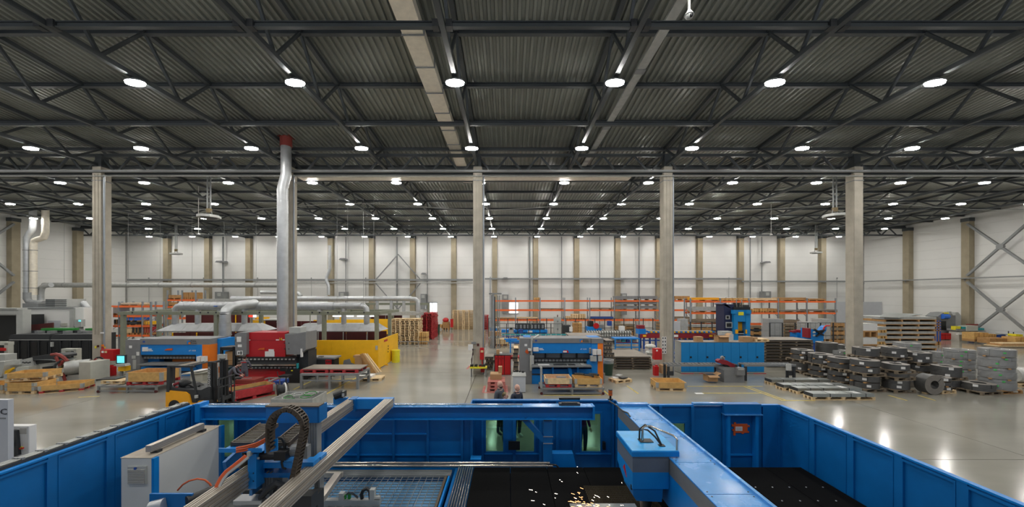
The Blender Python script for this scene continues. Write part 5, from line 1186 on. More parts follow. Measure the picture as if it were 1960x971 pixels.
# fire point at the leftmost column
t = TH('hose_cabinet', 'red fire hose cabinet on the leftmost free column', 'hose cabinet', 205, 22.1); PB('body', 'fire', t, 192, 217, 670, 691, 22.0, .37); PB('sign', 'paper', t, 194, 198, 672, 676, 21.97, .03); PB('sign', 'wood', t, 200, 204, 672, 676, 21.97, .03)
t = TH('fire_box', 'small red box on the floor at the leftmost free column', 'box', 207, 22.0); PB('body', 'fire', t, 201, 213, 703, 720, 21.9, .3); PB('neck', 'fire', t, 204, 211, 700, 703, 21.95, .2)
t = TH('column_sign', 'small signs fixed on the leftmost free column', 'sign', 192, 22.3)
for a, b, c, d, mk in ((185.5, 188.5, 661, 665, 'maroon'), (194, 198, 660, 664, 'porange'), (194, 198, 665.5, 668.5, 'fire'), (199, 201, 664, 667, 'yellow'), (192, 198, 636, 639, 'white'), (181, 184, 663, 667, 'byellow')): PB('sign_plate', mk, t, a, b, c, d, 22.33, .03)
t = TH('control_terminal', 'white control terminal with lit screen beside the left press brake', 'terminal', 232, 21.0); PB('screen_frame', 'char', t, 222, 239, 680, 697, 21.0, .12); PB('screen', 'screen', t, 224, 237, 682, 695, 20.97, .04); PP('keyboard_arm', 'lgrey', t, [(221, 698), (238, 697), (240, 701), (224, 703)], 20.8, .3); PB('pedestal', 'yellow', t, 226, 240, 702, 711, 21.0, .3); PB('stem', 'mgrey', t, 229, 233, 697, 717, 21.15, .1)

# welding bay: sage steel frame, hoods, ducts, curtains
t = T('steel_portal', 'sage grey steel portal frame over the welding bay', 'frame'); y0, y1 = 26.5, 30.2
zt = Z(597, y0)
for px in (233, 412, 619, 720): B('post', 'sage', t, X(px, y0) - .12, y0, 0, X(px, y0) + .12, y0 + .24, zt)
for px in (302, 498, 745): B('post', 'sage', t, X(px, y1) - .12, y1, 0, X(px, y1) + .12, y1 + .24, zt)
B('front_beam', 'sage', t, X(226, y0), y0 - .02, zt - .24, X(728, y0), y0 + .24, zt + .0); B('rear_beam', 'sage', t, X(300, y1), y1, zt - .24, X(750, y1), y1 + .24, zt)
for px in (233, 412, 619, 724): BAR('cross_beam', 'sage', t, (X(px, y0), y0 + .1, zt - .1), (X(px, y0) + .3, y1 + .1, zt - .1), .2, .22)
for px in (254, 301, 348, 384, 399, 414, 464, 497, 598, 612, 628, 649, 697): B('bolt_plate', 'char', t, X(px, y0) - .05, y0 - .04, zt - .12, X(px, y0) + .05, y0 - .02, zt - .0)
t = T('steel_portal', 'second sage grey frame farther back above the pallets', 'frame'); yf = 40.0; zt = Z(580, yf)
B('beam', 'sage', t, X(700, yf), yf, zt - .25, X(822, yf), yf + .2, zt)
for px in (704, 751, 820): B('post', 'sage', t, X(px, yf) - .12, yf, 0, X(px, yf) + .12, yf + .2, zt - .25)
# large horizontal spiral duct with drops
t = T('spiral_duct', 'large horizontal silver spiral duct over the welding bay', 'duct'); y = 28.3; zc = Z(586, y)
ribbed(t, [(X(346, y), y, zc), (X(640, y), y, zc)], .33, rib=.5); ribbed(t, [(X(640, y), y, zc), (X(692, y), y, zc)], .27, rib=.5)
MB().tube([(X(346, y), y, zc), (X(340, y), y, zc - .03), (X(337, y), y, zc - .18), (X(336, y), y, zc - .45), (X(336, y), y, Z(621, y))], .22, 14).build('elbow_drop', 'galv', t, smooth=True)
MB().tube([(X(688, y), y, zc), (X(697, y), y, zc - .04), (X(701, y), y, zc - .2), (X(702, y), y, zc - .45), (X(702, y), y, Z(621, y))], .22, 14).build('elbow_drop', 'galv', t, smooth=True)
for px in (379, 421, 468, 612, 658): MB().cyl((X(px, y), y, zc - .2), (X(px, y), y, Z(621, y)), .2, 14).build('drop_pipe', 'galv', t, smooth=True)
for px in (420, 483): B('damper_handle', 'bluefilm', t, X(px, y) - .12, y - .42, zc - .03, X(px, y) + .12, y - .34, zc + .03)
t = T('drop_duct', 'thick silver duct with elbow dropping between the two press brakes', 'duct'); y = 25.6; xa = X(431, y)
ribbed(t, [(xa, y, 1.3), (xa, y, Z(602, y))], .33, rib=.45)
MB().tube([(xa, y, Z(603, y)), (xa, y + .1, Z(595, y)), (xa + .1, y + .4, Z(588, y)), (xa + .25, y + 1.1, Z(585, y)), (xa + .3, y + 2.6, Z(583, y))], .33, 18).build('elbow', 'galv', t, smooth=True)
for b, r in ((618, .36), (642, .40), (598, .36)): MB().cyl((xa, y, Z(b, y)), (xa, y, Z(b, y) + .05), r, 18).build('collar', 'galv', t)
MB().cyl((xa, y, Z(643, y)), (xa, y, Z(619, y)), .37, 18).build('sleeve', 'galv', t, smooth=True)
def hood(px0, px1, lab, cut0, cut1):
    t = T('extraction_hood', lab, 'hood'); y = 27.6; a, b = X(px0, y), X(px1, y); z0, z1 = Z(634, y), Z(621, y)
    MB().add([(a, y, z0), (b, y, z0), (b, y + 1.8, z0), (a, y + 1.8, z0), (a + cut0, y + .6, z1), (b - cut1, y + .6, z1), (b - cut1, y + 1.3, z1), (a + cut0, y + 1.3, z1)],
             [(0, 1, 2, 3), (7, 6, 5, 4), (0, 4, 5, 1), (1, 5, 6, 2), (2, 6, 7, 3), (3, 7, 4, 0)]).build('hood_shell', 'galv', t)
    B('rim', 'mgrey', t, a, y - .02, z0 - .06, b, y, z0); n = int((b - a) / 1.3)
    for i in range(1, n): BAR('seam', 'galvm', t, (a + cut0 + (b - a - cut0 - cut1) * i / n, y + .02, z0 + .02), (a + cut0 + (b - a - cut0 - cut1) * i / n, y + .6, z1 + .01), .03, .01)
    for q in (a + .8, b - .8): B('stay', 'sage', t, q, y + .8, z1, q + .05, y + .85, zc)
hood(297, 503, 'long silver extraction hood left of the column', .9, .9); hood(562, 728, 'long silver extraction hood right of the column', .5, .6)
def booth(px0, px1, py0, py1, y, lab, mk='maroon', posts=(), pmk='galvm'):
    py1 = HY + F * H / y - .5; t = TH('welding_curtain', lab, 'curtain', (px0 + px1) / 2, y); n = max(1, int((X(px1, y) - X(px0, y)) / 1.5))
    for i in range(n): PB('curtain_panel', mk, t, px0 + (px1 - px0) * i / n + .4, px0 + (px1 - px0) * (i + 1) / n - .4, py0, py1, y + (.04 if i % 2 else 0), .06)
    for p in posts: PB('post', pmk, t, p, p + 1.3, py0, py1 + 4, y - .08, .08)
booth(328, 505, 637, 676, 30.6, 'dark red welding curtains below the left hood', posts=(329, 375, 420), pmk='yellow')
booth(585, 740, 634, 672, 30.8, 'dark red welding curtains below the right hood', posts=(608, 656, 702))
booth(355, 478, 603, 620, 36.5, 'upper dark red curtain row behind the large duct', posts=(450,), pmk='yellow')
booth(540, 612, 615, 622, 34.5, 'narrow strip of dark red curtain behind the right duct')
booth(706, 770, 604, 618, 40.5, 'brown red curtain far behind the pale pallets')
t = TH('welding_booth', 'yellow and dark red welding booth box behind the red press brake', 'booth', 515, 32.0); PB('yellow_panel', 'yellow', t, 501, 508, 614, 680, 32.0, 2.0); PB('red_panel', 'maroon', t, 508, 532, 614, 680, 32.0, 2.0); PB('top_rim', 'lgrey', t, 500, 533, 612, 614, 31.9, 2.1)
t = TH('booth_wall', 'yellow low booth wall seen beyond the right hood', 'wall panel', 680, 35.5); PB('panel', 'yellow', t, 600, 640, 613, 640, 35.5, .1); PB('panel', 'yellow', t, 640, 700, 612, 640, 35.5, .1); PB('panel', 'yellow', t, 700, 742, 611, 640, 35.6, .1); PB('tall_panel', 'yellow', t, 650, 656, 607, 612, 35.5, .1)
t = TH('booth_wall', 'small yellow frame beside the red signal light', 'wall panel', 490, 34); PB('panel', 'yellow', t, 484, 497, 613, 640, 34, .1); PB('panel', 'yellow', t, 488, 515, 607, 612, 34.2, .1)
t = TH('signal_light', 'glowing red signal light above the yellow frame', 'lamp', 480, 33.8, Z(608, 33.8)); PB('lens', 'redlamp', t, 476, 484, 604, 607, 33.8, .15); PB('spot', 'tube', t, 484.5, 488.5, 603.5, 607.5, 33.8, .15); PB('base', 'mgrey', t, 476, 489, 607.5, 609, 33.8, .2); MB().cyl((0, .1, -.05), (0, .1, -Z(608, 33.8)), .04, 6).build('stand', 'mgrey', t)
for k, (a, b) in enumerate(((637, 652), (654, 676), (684, 706), (708, 722))):
    t = TH('tube_light', 'lit white tube light in the welding bay, %s from the left' % ORD[k], 'lamp', (a + b) / 2, 33.5, Z(605, 33.5), 'tube lights of the welding bay'); PB('tube', 'tube', t, a, b, 604.5, 606.5, 33.5, .08); PB('housing', 'lgrey', t, a, b, 603.5, 604.4, 33.5, .12)
    MB().cyl((0, .06, .08), (0, .06, roofz(33.5) - t.location.z), .015, 5).build('hanger', 'mgrey', t)
t = T('spiral_duct', 'thinner silver duct running far behind to the right', 'duct'); y = 37.5; zc2 = Z(572, y)
ribbed(t, [(X(444, y), y, zc2), (X(788, y), y, zc2)], .27, rib=.6)
MB().tube([(X(786, y), y, zc2), (X(795, y), y, zc2 - .05), (X(799, y), y, zc2 - .25), (X(800, y), y, zc2 - .5), (X(800, y), y, Z(600, y))], .24, 14).build('elbow_drop', 'galv', t, smooth=True)
for px in (722, 749, 773): MB().cyl((X(px, y), y, zc2), (X(px, y), y, Z(600, y)), .17, 12).build('drop_pipe', 'galv', t, smooth=True)
tag(MB().box(X(378, 36.5), 36.5, Z(580, 36.5), X(482, 36.5), 37.3, Z(572.5, 36.5)).build('square_duct', 'galvm'), 'long grey square duct lying above the large spiral duct', 'duct')
t = TH('extraction_hood', 'long silver hood far behind with drop pipes', 'hood', 760, 37.5); PB('hood_shell', 'galvm', t, 706, 806, 597, 604, 37.3, 1.2); [PB('stand_post', 'sage', t, p, p + 1.5, 604, 654.8, 37.4, .1) for p in (708, 803)]
for k, (px0, px1, py0, py1) in enumerate(((411, 427, 557, 573), (648, 661, 557, 568), (805, 814, 561, 592), (961, 973, 562, 600), (1190, 1200, 560, 603), (1463, 1476, 556, 575))):
    t = TH('wall_heater', 'grey fan heater unit hung on the back wall, %s from the left' % ORD[k], 'heater', (px0 + px1) / 2, 51.2, Z(py1, 51.2), 'wall heaters'); PB('casing', 'mgrey', t, px0, px1, py0 + 2, py1, 51.2, 1.0); PP('hood', 'grey', t, [(px0, py0 + 2), (px0 + 3, py0 - 1), (px1 - 2, py0 - 1), (px1, py0 + 2)], 51.2, 1.0)
    PB('fan_ring', 'lgrey', t, (px0 + px1) / 2 - 3, (px0 + px1) / 2 + 3, py0 + 4, py0 + 10, 51.15, .05)
y = 46.0
t = TH('wall_duct', 'silver duct with a kink coming down the back wall near the centre', 'duct', 628, y); o = t.location
MB().tube([(X(a, y) - o.x, 0, Z(b, y)) for a, b in ((631, 470), (631, 514), (629, 522), (625, 530), (625, 538), (629, 547), (629, 565))], .20, 10).build('duct_pipe', 'galv', t, smooth=True)
t = TH('flex_duct', 'silver bent duct stub on the back wall behind the big column', 'duct', 570, 46.0); o = t.location
MB().tube([(X(a, y) - o.x, 0, Z(b, y)) for a, b in ((500, 560), (530, 560), (560, 560), (572, 562), (576, 567))], .25, 10).build('duct_pipe', 'galv', t, smooth=True)

# press brakes --------------------------------------------------
def brake(px, y, lab, mirror=False):
    """px maps photo columns: left side panel start/end, ram start/end, blue column end, orange column end"""
    (a, b, c, d, e) = px; py = lambda q: q
    t = TH('press_brake', lab, 'press brake', (a + e) / 2, y); o = t.location; return t, o
y = 22.1; t, o = brake((240, 268, 375, 387, 401), y, 'blue and grey press brake with orange stripe, left one')
PB('side_panel', 'grey', t, 240, 268, 651, 718, y, 1.6); PB('back_panel', 'brakeblue', t, 268, 401, 660, 720, y + .9, .5); PB('top_beam', 'grey', t, 268, 401, 649, 660, y, 1.5); PB('ram', 'brakeblue', t, 268, 375, 660, 679.5, y + .05, .5)
PB('blue_column', 'brakeblue', t, 375, 387, 660, 722, y, 1.5); PB('orange_stripe', 'porange', t, 387, 401, 660, 722, y, 1.5); PB('rear_box', 'brakeblue', t, 402, 424, 649, 700, y + .6, 1.1)
PB('tool_holder', 'black', t, 270, 375, 679.5, 683, y + .1, .3)
for k in range(16): PB('tool_segment', 'mgrey', t, 275 + k * 6.2, 280 + k * 6.2, 683, 687, y + .15, .12)
PB('dark_gap', 'char', t, 270, 375, 683, 694, y + .85, .05); PP('back_gauge', 'brakeblue', t, [(275, 687), (305, 686), (306, 696), (276, 701)], y + .5, .3); PB('gauge_bar', 'porange', t, 330, 372, 688, 697, y + .6, .1)
PB('table_top', 'mgrey', t, 262, 372, 698, 700, y - .5, .9); PB('lower_beam', 'brakeblue', t, 270, 376, 703, 722, y - .05, .4); PB('dark_strip', 'char', t, 270, 376, 711, 714, y - .12, .1); PB('foot', 'black', t, 243, 270, 718, 720, y + .1, 1.3)
PP('red_sign', 'tape', t, [(314, 671), (319, 668), (329, 667), (329, 671)], y, .06); PB('notice', 'paper', t, 272, 282, 665, 673, y + .0, .05); PB('label', 'paper', t, 247, 252, 662, 667, y - .02, .02); PB('label', 'paper', t, 261, 266, 674, 681, y - .02, .02); PB('label', 'lgrey', t, 252, 259, 681, 687, y - .02, .02); PB('label', 'lgrey', t, 254, 260, 689, 707, y - .02, .02)
for a_, b_ in ((376, 382), (385, 391)): PB('white_box', 'white', t, a_, b_, 683, 693, y - .3, .25)
text('eP 1030', .125, 'white', (X(360, y) - o.x, .04, Z(673, y)), t, sx=1.1); text('Prima', .15, 'char', (X(365, y) - o.x, -.01, Z(654.5, y)), t); text('Power', .15, 'char', (X(365, y) - o.x, -.01, Z(658.5, y)), t)
PP('brand_emblem', 'brakeblue', t, [(358, 653), (364, 653), (363, 655), (360, 655), (360, 659), (358, 659)], y - .02, .02); PP('brand_emblem', 'porange', t, [(360.5, 655.5), (364, 655.5), (364, 659), (360.5, 659)], y - .02, .02)
text('PRESS', .10, 'white', (X(283, y) - o.x, .04, Z(669.5, y)), t) if False else PB('white_print', 'paper', t, 283, 290, 668, 670, y + .03, .02); PB('white_print', 'paper', t, 283, 292, 671, 672.5, y + .03, .02); PB('emblem', 'palletblue', t, 273, 277, 653, 656, y - .02, .02)
t2 = TH('desk', 'pale desk with papers in front of the left press brake', 'desk', 384, 20.8); PP('desk_top', 'cream', t2, [(347, 716), (390, 713), (390, 715), (347, 718)], 20.6, .9); PB('cabinet', 'cream', t2, 364, 388, 716, 733, 20.7, .7); PP('papers', 'paper', t2, [(365, 711.5), (384, 710), (384, 711), (365, 712.8)], 20.6, .7)

y = 19.95; t, o = brake((993, 1018, 1132, 1144, 1155), y, 'blue and grey press brake with orange stripe, middle one')
PB('side_panel', 'grey', t, 995, 1018, 648, 736, y, 1.0); PB('back_panel', 'brakeblue', t, 1018, 1155, 657, 735, y + .9, .4); PB('top_beam', 'grey', t, 1018, 1131, 648, 657, y, 1.3); PB('top_cap', 'grey', t, 1132, 1155, 648.5, 657.5, y - .05, 1.3); PB('roof_blue', 'brakeblue', t, 1002, 1016, 645, 648, y + .5, .8); PB('roof_blue', 'brakeblue', t, 1126, 1148, 645.5, 648, y + .5, .8)
PB('ram', 'brakeblue', t, 1019, 1132, 657, 676.5, y + .05, .4); PB('blue_column', 'brakeblue', t, 1132, 1144, 657.5, 736, y, 1.2); PB('orange_stripe', 'porange', t, 1144, 1154.5, 657.5, 736, y - .01, 1.25); PB('grey_gap', 'lgrey', t, 1021, 1132, 677, 687, y + .6, .05)
for p in (1043, 1073, 1103): PB('gap_post', 'char', t, p, p + 2.5, 677, 686, y + .5, .1)
PB('tool_holder', 'black', t, 1021, 1131, 686.5, 688, y + .15, .25)
for k in range(16): PB('tool_segment', 'mgrey', t, 1023 + k * 6.8, 1028.5 + k * 6.8, 688, 692, y + .2, .1)
PB('lower_tool', 'char', t, 1021, 1132, 692, 696, y + .3, .3); PB('glass_strip', 'zinc', t, 1025, 1118, 695.5, 697, y + .1, .25); PB('table_top', 'mgrey', t, 1018, 1133, 701.5, 703.5, y - .55, 1.1)
PB('lower_beam', 'brakeblue', t, 1018, 1133, 707, 736, y + .05, .4); PB('dark_strip', 'char', t, 1018, 1133, 716, 718, y, .06)
for p in (1057, 1105): PB('table_bracket', 'brakeblue', t, p, p + 3, 703.5, 716, y - .3, .35)
PP('leaning_plate', 'brakeblue', t, [(1087, 705), (1093, 705), (1099, 730), (1092, 730)], y - .35, .1); PP('blue_support', 'brakeblue', t, [(1124, 692), (1128, 689), (1132, 689), (1132, 699), (1124, 699)], y + .0, .3)
for k, (a_, b_, c_) in enumerate(((1030, 1052, 700), (1060, 1085, 699.5), (1088, 1102, 700), (1112, 1120, 699))): PB('tool_piece', ['paper', 'char', 'black', 'lgrey'][k], t, a_, b_, c_ - .8, c_ + .5, y - .3, .3)
for a_, b_, c_, d_ in ((1135, 1142, 669.5, 680), (1143, 1151, 670, 679.5), (1130.5, 1142, 682, 692), (1145, 1152.5, 681.5, 692), (1021, 1031, 666, 673), (1011, 1017, 668, 672)): PB('white_box', 'white' if c_ < 680 else 'lgrey', t, a_, b_, c_, d_, y - .25, .22)
PB('control_strip', 'lgrey', t, 1128, 1131.5, 666.5, 677, y - .05, .06)
for k in range(3): PB('button', 'char', t, 1129, 1130.6, 668 + k * 3, 670 + k * 3, y - .07, .03)
PP('red_sign', 'tape', t, [(1005, 674), (1008, 669), (1011, 672), (1012, 676), (1009, 678)], y - .04, .04); PP('red_sign', 'fire', t, [(1077, 675.5), (1079, 671), (1087, 671), (1089, 675.5)], y, .06); PB('sign_paper', 'paper', t, 1078, 1085, 672, 675, y - .02, .03)
PB('label', 'paper', t, 1004, 1009, 659, 663, y - .02, .02); PB('tablet_arm', 'lgrey', t, 1016, 1019, 651, 680, y - .12, .1); PB('tablet_arm', 'cream', t, 1014.5, 1018, 681, 710, y - .2, .12); PB('tablet_arm', 'lgrey', t, 1017, 1022, 681, 698, y - .22, .1)
BAR('boom', 'galvm', t, (X(1017, y) - o.x, -.1, Z(651, y)), (X(1031, y + .9) - o.x, .9, Z(642, y + .9)), .1)
text('eP 1030', .105, 'white', (X(1111, y) - o.x, .04, Z(670, y)), t, sx=1.05); text('Prima', .13, 'char', (X(1116, y) - o.x, -.01, Z(652.6, y)), t); text('Power', .13, 'char', (X(1116, y) - o.x, -.01, Z(655.6, y)), t)
PP('brand_emblem', 'brakeblue', t, [(1110, 650), (1115, 650), (1114, 651.5), (1111.5, 651.5), (1111.5, 655), (1110, 655)], y - .02, .02); PP('brand_emblem', 'porange', t, [(1112, 652), (1115, 652), (1115, 655), (1112, 655)], y - .02, .02)
PB('white_print', 'paper', t, 1032, 1039, 667, 668.5, y + .03, .02); PB('white_print', 'paper', t, 1032, 1041, 669.5, 670.5, y + .03, .02); text('try', .16, 'white', (X(1042, y) - o.x, .04, Z(671, y)), t) if False else None; PB('emblem', 'palletblue', t, 1024, 1028, 651, 654, y - .02, .02)

y = 20.6; t = TH('press_brake', 'red press brake with grey cheek covers and black beam', 'press brake', 515, y); o = t.location
PB('body', 'red', t, 471, 546, 637, 684, y, 1.2); PB('body_seam', 'maroon2', t, 471, 546, 651, 651.5, y - .01, .02); PB('lower_body', 'red', t, 458, 548, 707, 738, y, .5); PB('frame_back', 'char', t, 452, 585, 684, 735, y + .5, .8)
PP('cheek_left', 'grey', t, [(449, 641), (456, 637), (472, 637), (472, 679), (451, 681)], y - .2, 1.3); PP('cheek_right', 'grey', t, [(545, 640), (560, 640), (585, 636), (585, 670), (573, 679), (548, 679)], y - .25, 1.2)
PB('upper_beam', 'black', t, 453, 567, 684, 690, y - .15, .3); PB('upper_tool', 'char', t, 453, 567, 690, 697, y - .1, .25); PB('bright_rail', 'chrome', t, 453, 566, 698, 700.5, y - .3, .2); PB('lower_beam', 'black', t, 455, 567, 701, 707, y - .2, .3)
for k in range(15): PB('clamp', 'galvm', t, 456 + k * 7.4, 460 + k * 7.4, 687, 689.5, y - .2, .05); PB('clamp', 'mgrey', t, 458 + k * 7.4, 462 + k * 7.4, 703, 705.5, y - .24, .04)
PB('side_cabinet', 'black', t, 546, 573, 708, 737, y - .4, .9); PB('side_rear', 'char', t, 585, 590, 640, 690, y + .2, .8); PB('rear_cabinet', 'char', t, 568, 590, 672, 716, y + .1, .9); PB('cyan_guard', 'teal', t, 567.5, 570, 696, 706, y - .3, .1)
PB('light_box', 'lgrey', t, 553, 575, 627, 638, y + .2, .6); PB('yellow_button', 'byellow', t, 557, 560, 709, 711, y - .43, .03); PB('white_control', 'white', t, 575, 578, 668, 684, y - .3, .12)
PP('orange_sign', 'tape', t, [(493, 670), (497, 667), (506, 666), (506, 670)], y - .03, .03); PB('notice', 'paper', t, 507, 525, 673, 683, y - .03, .03); PB('notice', 'paper', t, 514, 524, 669, 673, y - .03, .03)
PB('label', 'paper', t, 453, 461, 645, 655, y - .23, .03); text('1', .26, 'char', (X(455.5, y) - o.x, -.25, Z(653.5, y)), t); PB('label', 'paper', t, 455, 462, 660, 665, y - .23, .03); PB('label', 'paper', t, 454, 464, 672, 680, y - .23, .03); PB('label_print', 'char', t, 456, 458, 674, 678, y - .25, .02); PB('label_print', 'char', t, 460, 462, 673, 679, y - .25, .02)
PB('white_print', 'paper', t, 472.5, 479, 650.5, 652, y - .02, .02); PB('white_print', 'paper', t, 528, 534, 650, 652, y - .02, .02); text('16', .22, 'byellow', (X(534, y) - o.x, -.02, Z(651.5, y)), t); PB('white_print', 'paper', t, 541, 545, 650, 652, y - .02, .02)
for k, (p, q) in enumerate(((549, 656), (557, 656), (549, 667), (557, 667))): MB().cyl((X(p + 1, y) - o.x, -.27, Z(q, y)), (X(p + 1, y) - o.x, -.24, Z(q, y)), .03, 8).build('bolt', 'char', t)
t = TH('control_pendant', 'grey control pendant with a small screen between the press brakes', 'terminal', 424, 19.6); PB('housing', 'lgrey', t, 416, 431, 679, 702, 19.6, .15); PB('screen', 'screen', t, 421, 430, 688, 694, 19.57, .03); PB('dark_mask', 'char', t, 420, 431, 686.5, 688, 19.57, .03); MB().cyl((0, .08, 0), (0, .08, Z(701, 19.6)), .05, 8).build('stand', 'char', t)
t = TH('equipment_rack', 'black open rack holding brown cartons left of the red press brake', 'rack', 440, 20.8); PB('post', 'black', t, 421, 425, 668, 735, 20.8, .1); PB('post', 'black', t, 445, 450, 664, 735, 20.8, .1); PB('top', 'black', t, 421, 450, 665, 671, 20.8, .8); PB('shelf', 'char', t, 425, 446, 700, 702, 20.8, .8); PB('lower_case', 'bin', t, 427, 448, 706, 728, 20.9, .6)
carton(431, 446, 673, 690, 20.95, .5, 'large brown carton on the upper rack shelf', z=Z(690, 20.95) + .0); carton(431, 445, 690.5, 700, 20.95, .5, 'slotted brown carton just under the large one')
tag(MB().box(X(420, 20.2), 20.2, Z(720, 20.2), X(433, 20.2), 20.6, Z(714, 20.2)).box(X(421, 20.2), 20.3, 0, X(432, 20.2), 20.5, Z(720, 20.2)).build('yellow_stand', 'byellow'), 'small yellow stand beside the forklift mast', 'stand')

# yellow barrier wall and neighbours
t = T('yellow_wall', 'long bright yellow guard wall with a corner, end of the welding bay', 'guard wall'); y = 23.7; zt = Z(651.5, y); xa, xb = X(589, y), X(724, y)
for i in range(3): B('wall_panel', 'yellow', t, xa + (xb - xa) * i / 3 + .004, y, .08, xa + (xb - xa) * (i + 1) / 3 - .004, y + .06, zt)
for i in range(2): B('side_panel', 'yellow', t, xb - .06, y + .06 + 2.1 * i, .08, xb, y + .06 + 2.1 * (i + 1) - .008, zt)
for q in (y + .1, y + 1.5, y + 3.0, y + 4.0): B('foot', 'yellow', t, xb - .1, q, 0, xb + .12, q + .1, .08)
B('red_label', 'fire', t, xb, y + 1.1, zt - .28, xb + .01, y + 1.8, zt - .14); B('grey_box', 'lgrey', t, X(719, y), y - .04, Z(670, y), X(723, y), y, Z(662, y))
for q, zz_ in ((1.95, 1.3), (1.95, 1.1), (1.9, .9)): MB().cyl((xb, y + q, zz_), (xb + .03, y + q, zz_), .05, 8).build('knob', 'wheelbrass', t)
t = TH('barrel', 'bright yellow plastic barrel at the end of the yellow wall', 'barrel', 757.5, 26.4); MB().cyl((0, 0, 0), (0, 0, .82), .29, 20).build('body', 'byellow', t, smooth=True); MB().cyl((0, 0, .82), (0, 0, .9), .31, 20).cyl((0, 0, .5), (0, 0, .54), .305, 20).build('rim', 'byellow', t)
for k in range(3): tag(MB().prism([(X(690 + k * 2, 22.9), Z(678 + k, 22.9)), (X(696 + k * 2, 22.9), Z(676 + k, 22.9)), (X(718 + k * 3, 22.6), 0), (X(709 + k * 3, 22.6), 0)], 'y', 22.75 + .16 * k, 22.87 + .16 * k).build('leaning_plank', 'wood' if k else 'wood3'), 'brown plank leaning on the yellow wall, %s of three' % ['front', 'middle', 'rear'][k], 'plank')
carton(679, 693, 685, 706, 23.0, .45, 'tall brown carton standing before the yellow wall'); carton(676, 690, 681, 685, 23.0, .45, 'flat carton on top of the tall carton', z=Z(685, 23.0))
tag(MB().prism([(X(654, 23.2), 0.0), (X(658, 23.2), Z(690, 23.2)), (X(669, 23.2), Z(687, 23.2)), (X(672, 23.2), Z(695, 23.2)), (X(680, 23.2), Z(698, 23.2)), (X(681, 23.2), 0)], 'y', 23.2, 23.25).build('grey_sheet', 'grey'), 'jagged dark grey sheet leaning before the yellow wall', 'sheet')
pallet(X(706, 20.4), 21.0, 0, 'wood', 'pale pallet on the floor right of the long table', rz=.1, L=1.2, W_=.9); tag(MB().box(-.4, -.3, 0, .4, .3, .12).build('white_pack', 'white', None, (X(702, 21), 21.0, PHT)), 'low white pack lying on the pallet by the long table', 'pack')
tag(MB().ball((X(699, 22), 22.0, .22), .16, .2, .22).build('plastic_bag', 'plastic'), 'white plastic bag at the foot of the planks', 'bag')
t = TH('tool_cabinet', 'black tool cabinet with red fronts below the yellow wall', 'cabinet', 612, 22.2); PB('body', 'char', t, 590, 623, 688, 727, 21.8, .8); PB('top', 'mgrey', t, 589, 640, 685, 688, 21.8, .9); PB('red_front', 'red', t, 623, 633, 689, 727, 21.8, .7); PB('side', 'black', t, 633, 640, 688, 722, 21.9, .6); PB('grinder', 'black', t, 609, 617, 683, 685, 22.0, .2)
for k in range(3): PB('handle', 'char', t, 624.5 + 3 * k, 626 + 3 * k, 691, 694, 21.77, .03)

# long grey table with red pallet load
t = T('work_table', 'long grey steel table carrying red painted pallets', 'table'); y = 18.9; xa, xb = X(574, y), X(686, y); zt = Z(716, y)
B('top_frame', 'mgrey', t, xa, y, zt - .1, xb, y + 1.6, zt); B('stretcher', 'mgrey', t, xa, y, .42, xb, y + .06, .5); B('stretcher', 'mgrey', t, xa, y + 1.54, .42, xb, y + 1.6, .5)
for q in (xa, (xa + xb) / 2 - .05, xb - .12):
    for w in (y, y + 1.48): B('leg', 'mgrey', t, q, w, 0, q + .12, w + .12, zt - .1)
for q in (xa + .9, xb - .9): B('strut', 'mgrey', t, q, y, .5, q + .07, y + .06, zt - .1)
B('side_rail', 'mgrey', t, xb - .06, y, .42, xb, y + 1.6, .5)
for k in range(2): pallet(X(601 + 57 * k, 19.1), 19.7, zt, 'redwood', 'red painted pallet on the long table, %s one' % ['left', 'right'][k], L=1.5, W_=1.2)
tag(MB().box(X(578, 19.1), 19.15, zt + PHT, X(688, 19.1), 20.3, zt + PHT + .05).build('brown_sheet', 'ptop'), 'brown sheet covering the red pallets on the long table', 'sheet')

# red crates, scrap and carts by the workers
pallet(-12.72, 17.5, 0, 'redwood', 'red pallet under the big red crate', rz=1.0, L=1.8, W_=1.0); rc = collar(-12.72, 17.5, PHT, 'redwood', 'big red painted crate frame beside the forklift', rz=1.0, L=1.8, W_=1.0, h=.38, n=1)
for s_ in (-1, 1): B('lining_board', 'wood2', rc, -.87, s_ * .475 - .006, .01, .87, s_ * .475 + .006, .37); B('lining_board', 'wood2', rc, s_ * .875 - .006, -.46, .01, s_ * .875 + .006, .46, .37)
B('steel_scrap', 'char', rc, -.84, -.43, .0, .84, .43, .2)
for k in range(2): pallet(X(476, 18.9), 19.0, k * PHT, 'redwood', 'rust red pallet behind the big red crate, %s one' % ['lower', 'upper'][k], rz=.1, L=1.25, W_=1.0)
tag(MB().box(-.5, -.4, 0, .5, .4, .22).build('rust_plates', 'rustred', None, (X(476, 18.9), 19.0, 2 * PHT)), 'rust red plates on the pallets behind the crate', 'plates')
tag(MB().bar((X(464, 18.8), 18.7, .60), (X(479, 18.8), 18.9, .60), .04, .03).build('spanner', 'galv'), 'bright spanner lying on the rust red plates', 'spanner')
t = T('trolley', 'low grey tube trolley behind the big red crate', 'trolley'); y = 18.6; xa, xb = X(483, y), X(524, y); zt = Z(733, y)
for q in (y, y + 1.2): B('side_tube', 'galvm', t, xa, q, zt - .06, xb, q + .06, zt)
for q in (xa, (xa + xb) / 2, xb - .06): B('cross_tube', 'galvm', t, q, y, zt - .06, q + .06, y + 1.26, zt)
B('lower_tube', 'galvm', t, xa, y, .16, xb, y + .06, .22)
for q in (xa + .02, xb - .1): B('leg', 'galvm', t, q, y, .1, q + .06, y + .06, zt); MB().cyl((q, y - .02, .06), (q, y + .04, .06), .06, 10).build('caster', 'rubber', t)
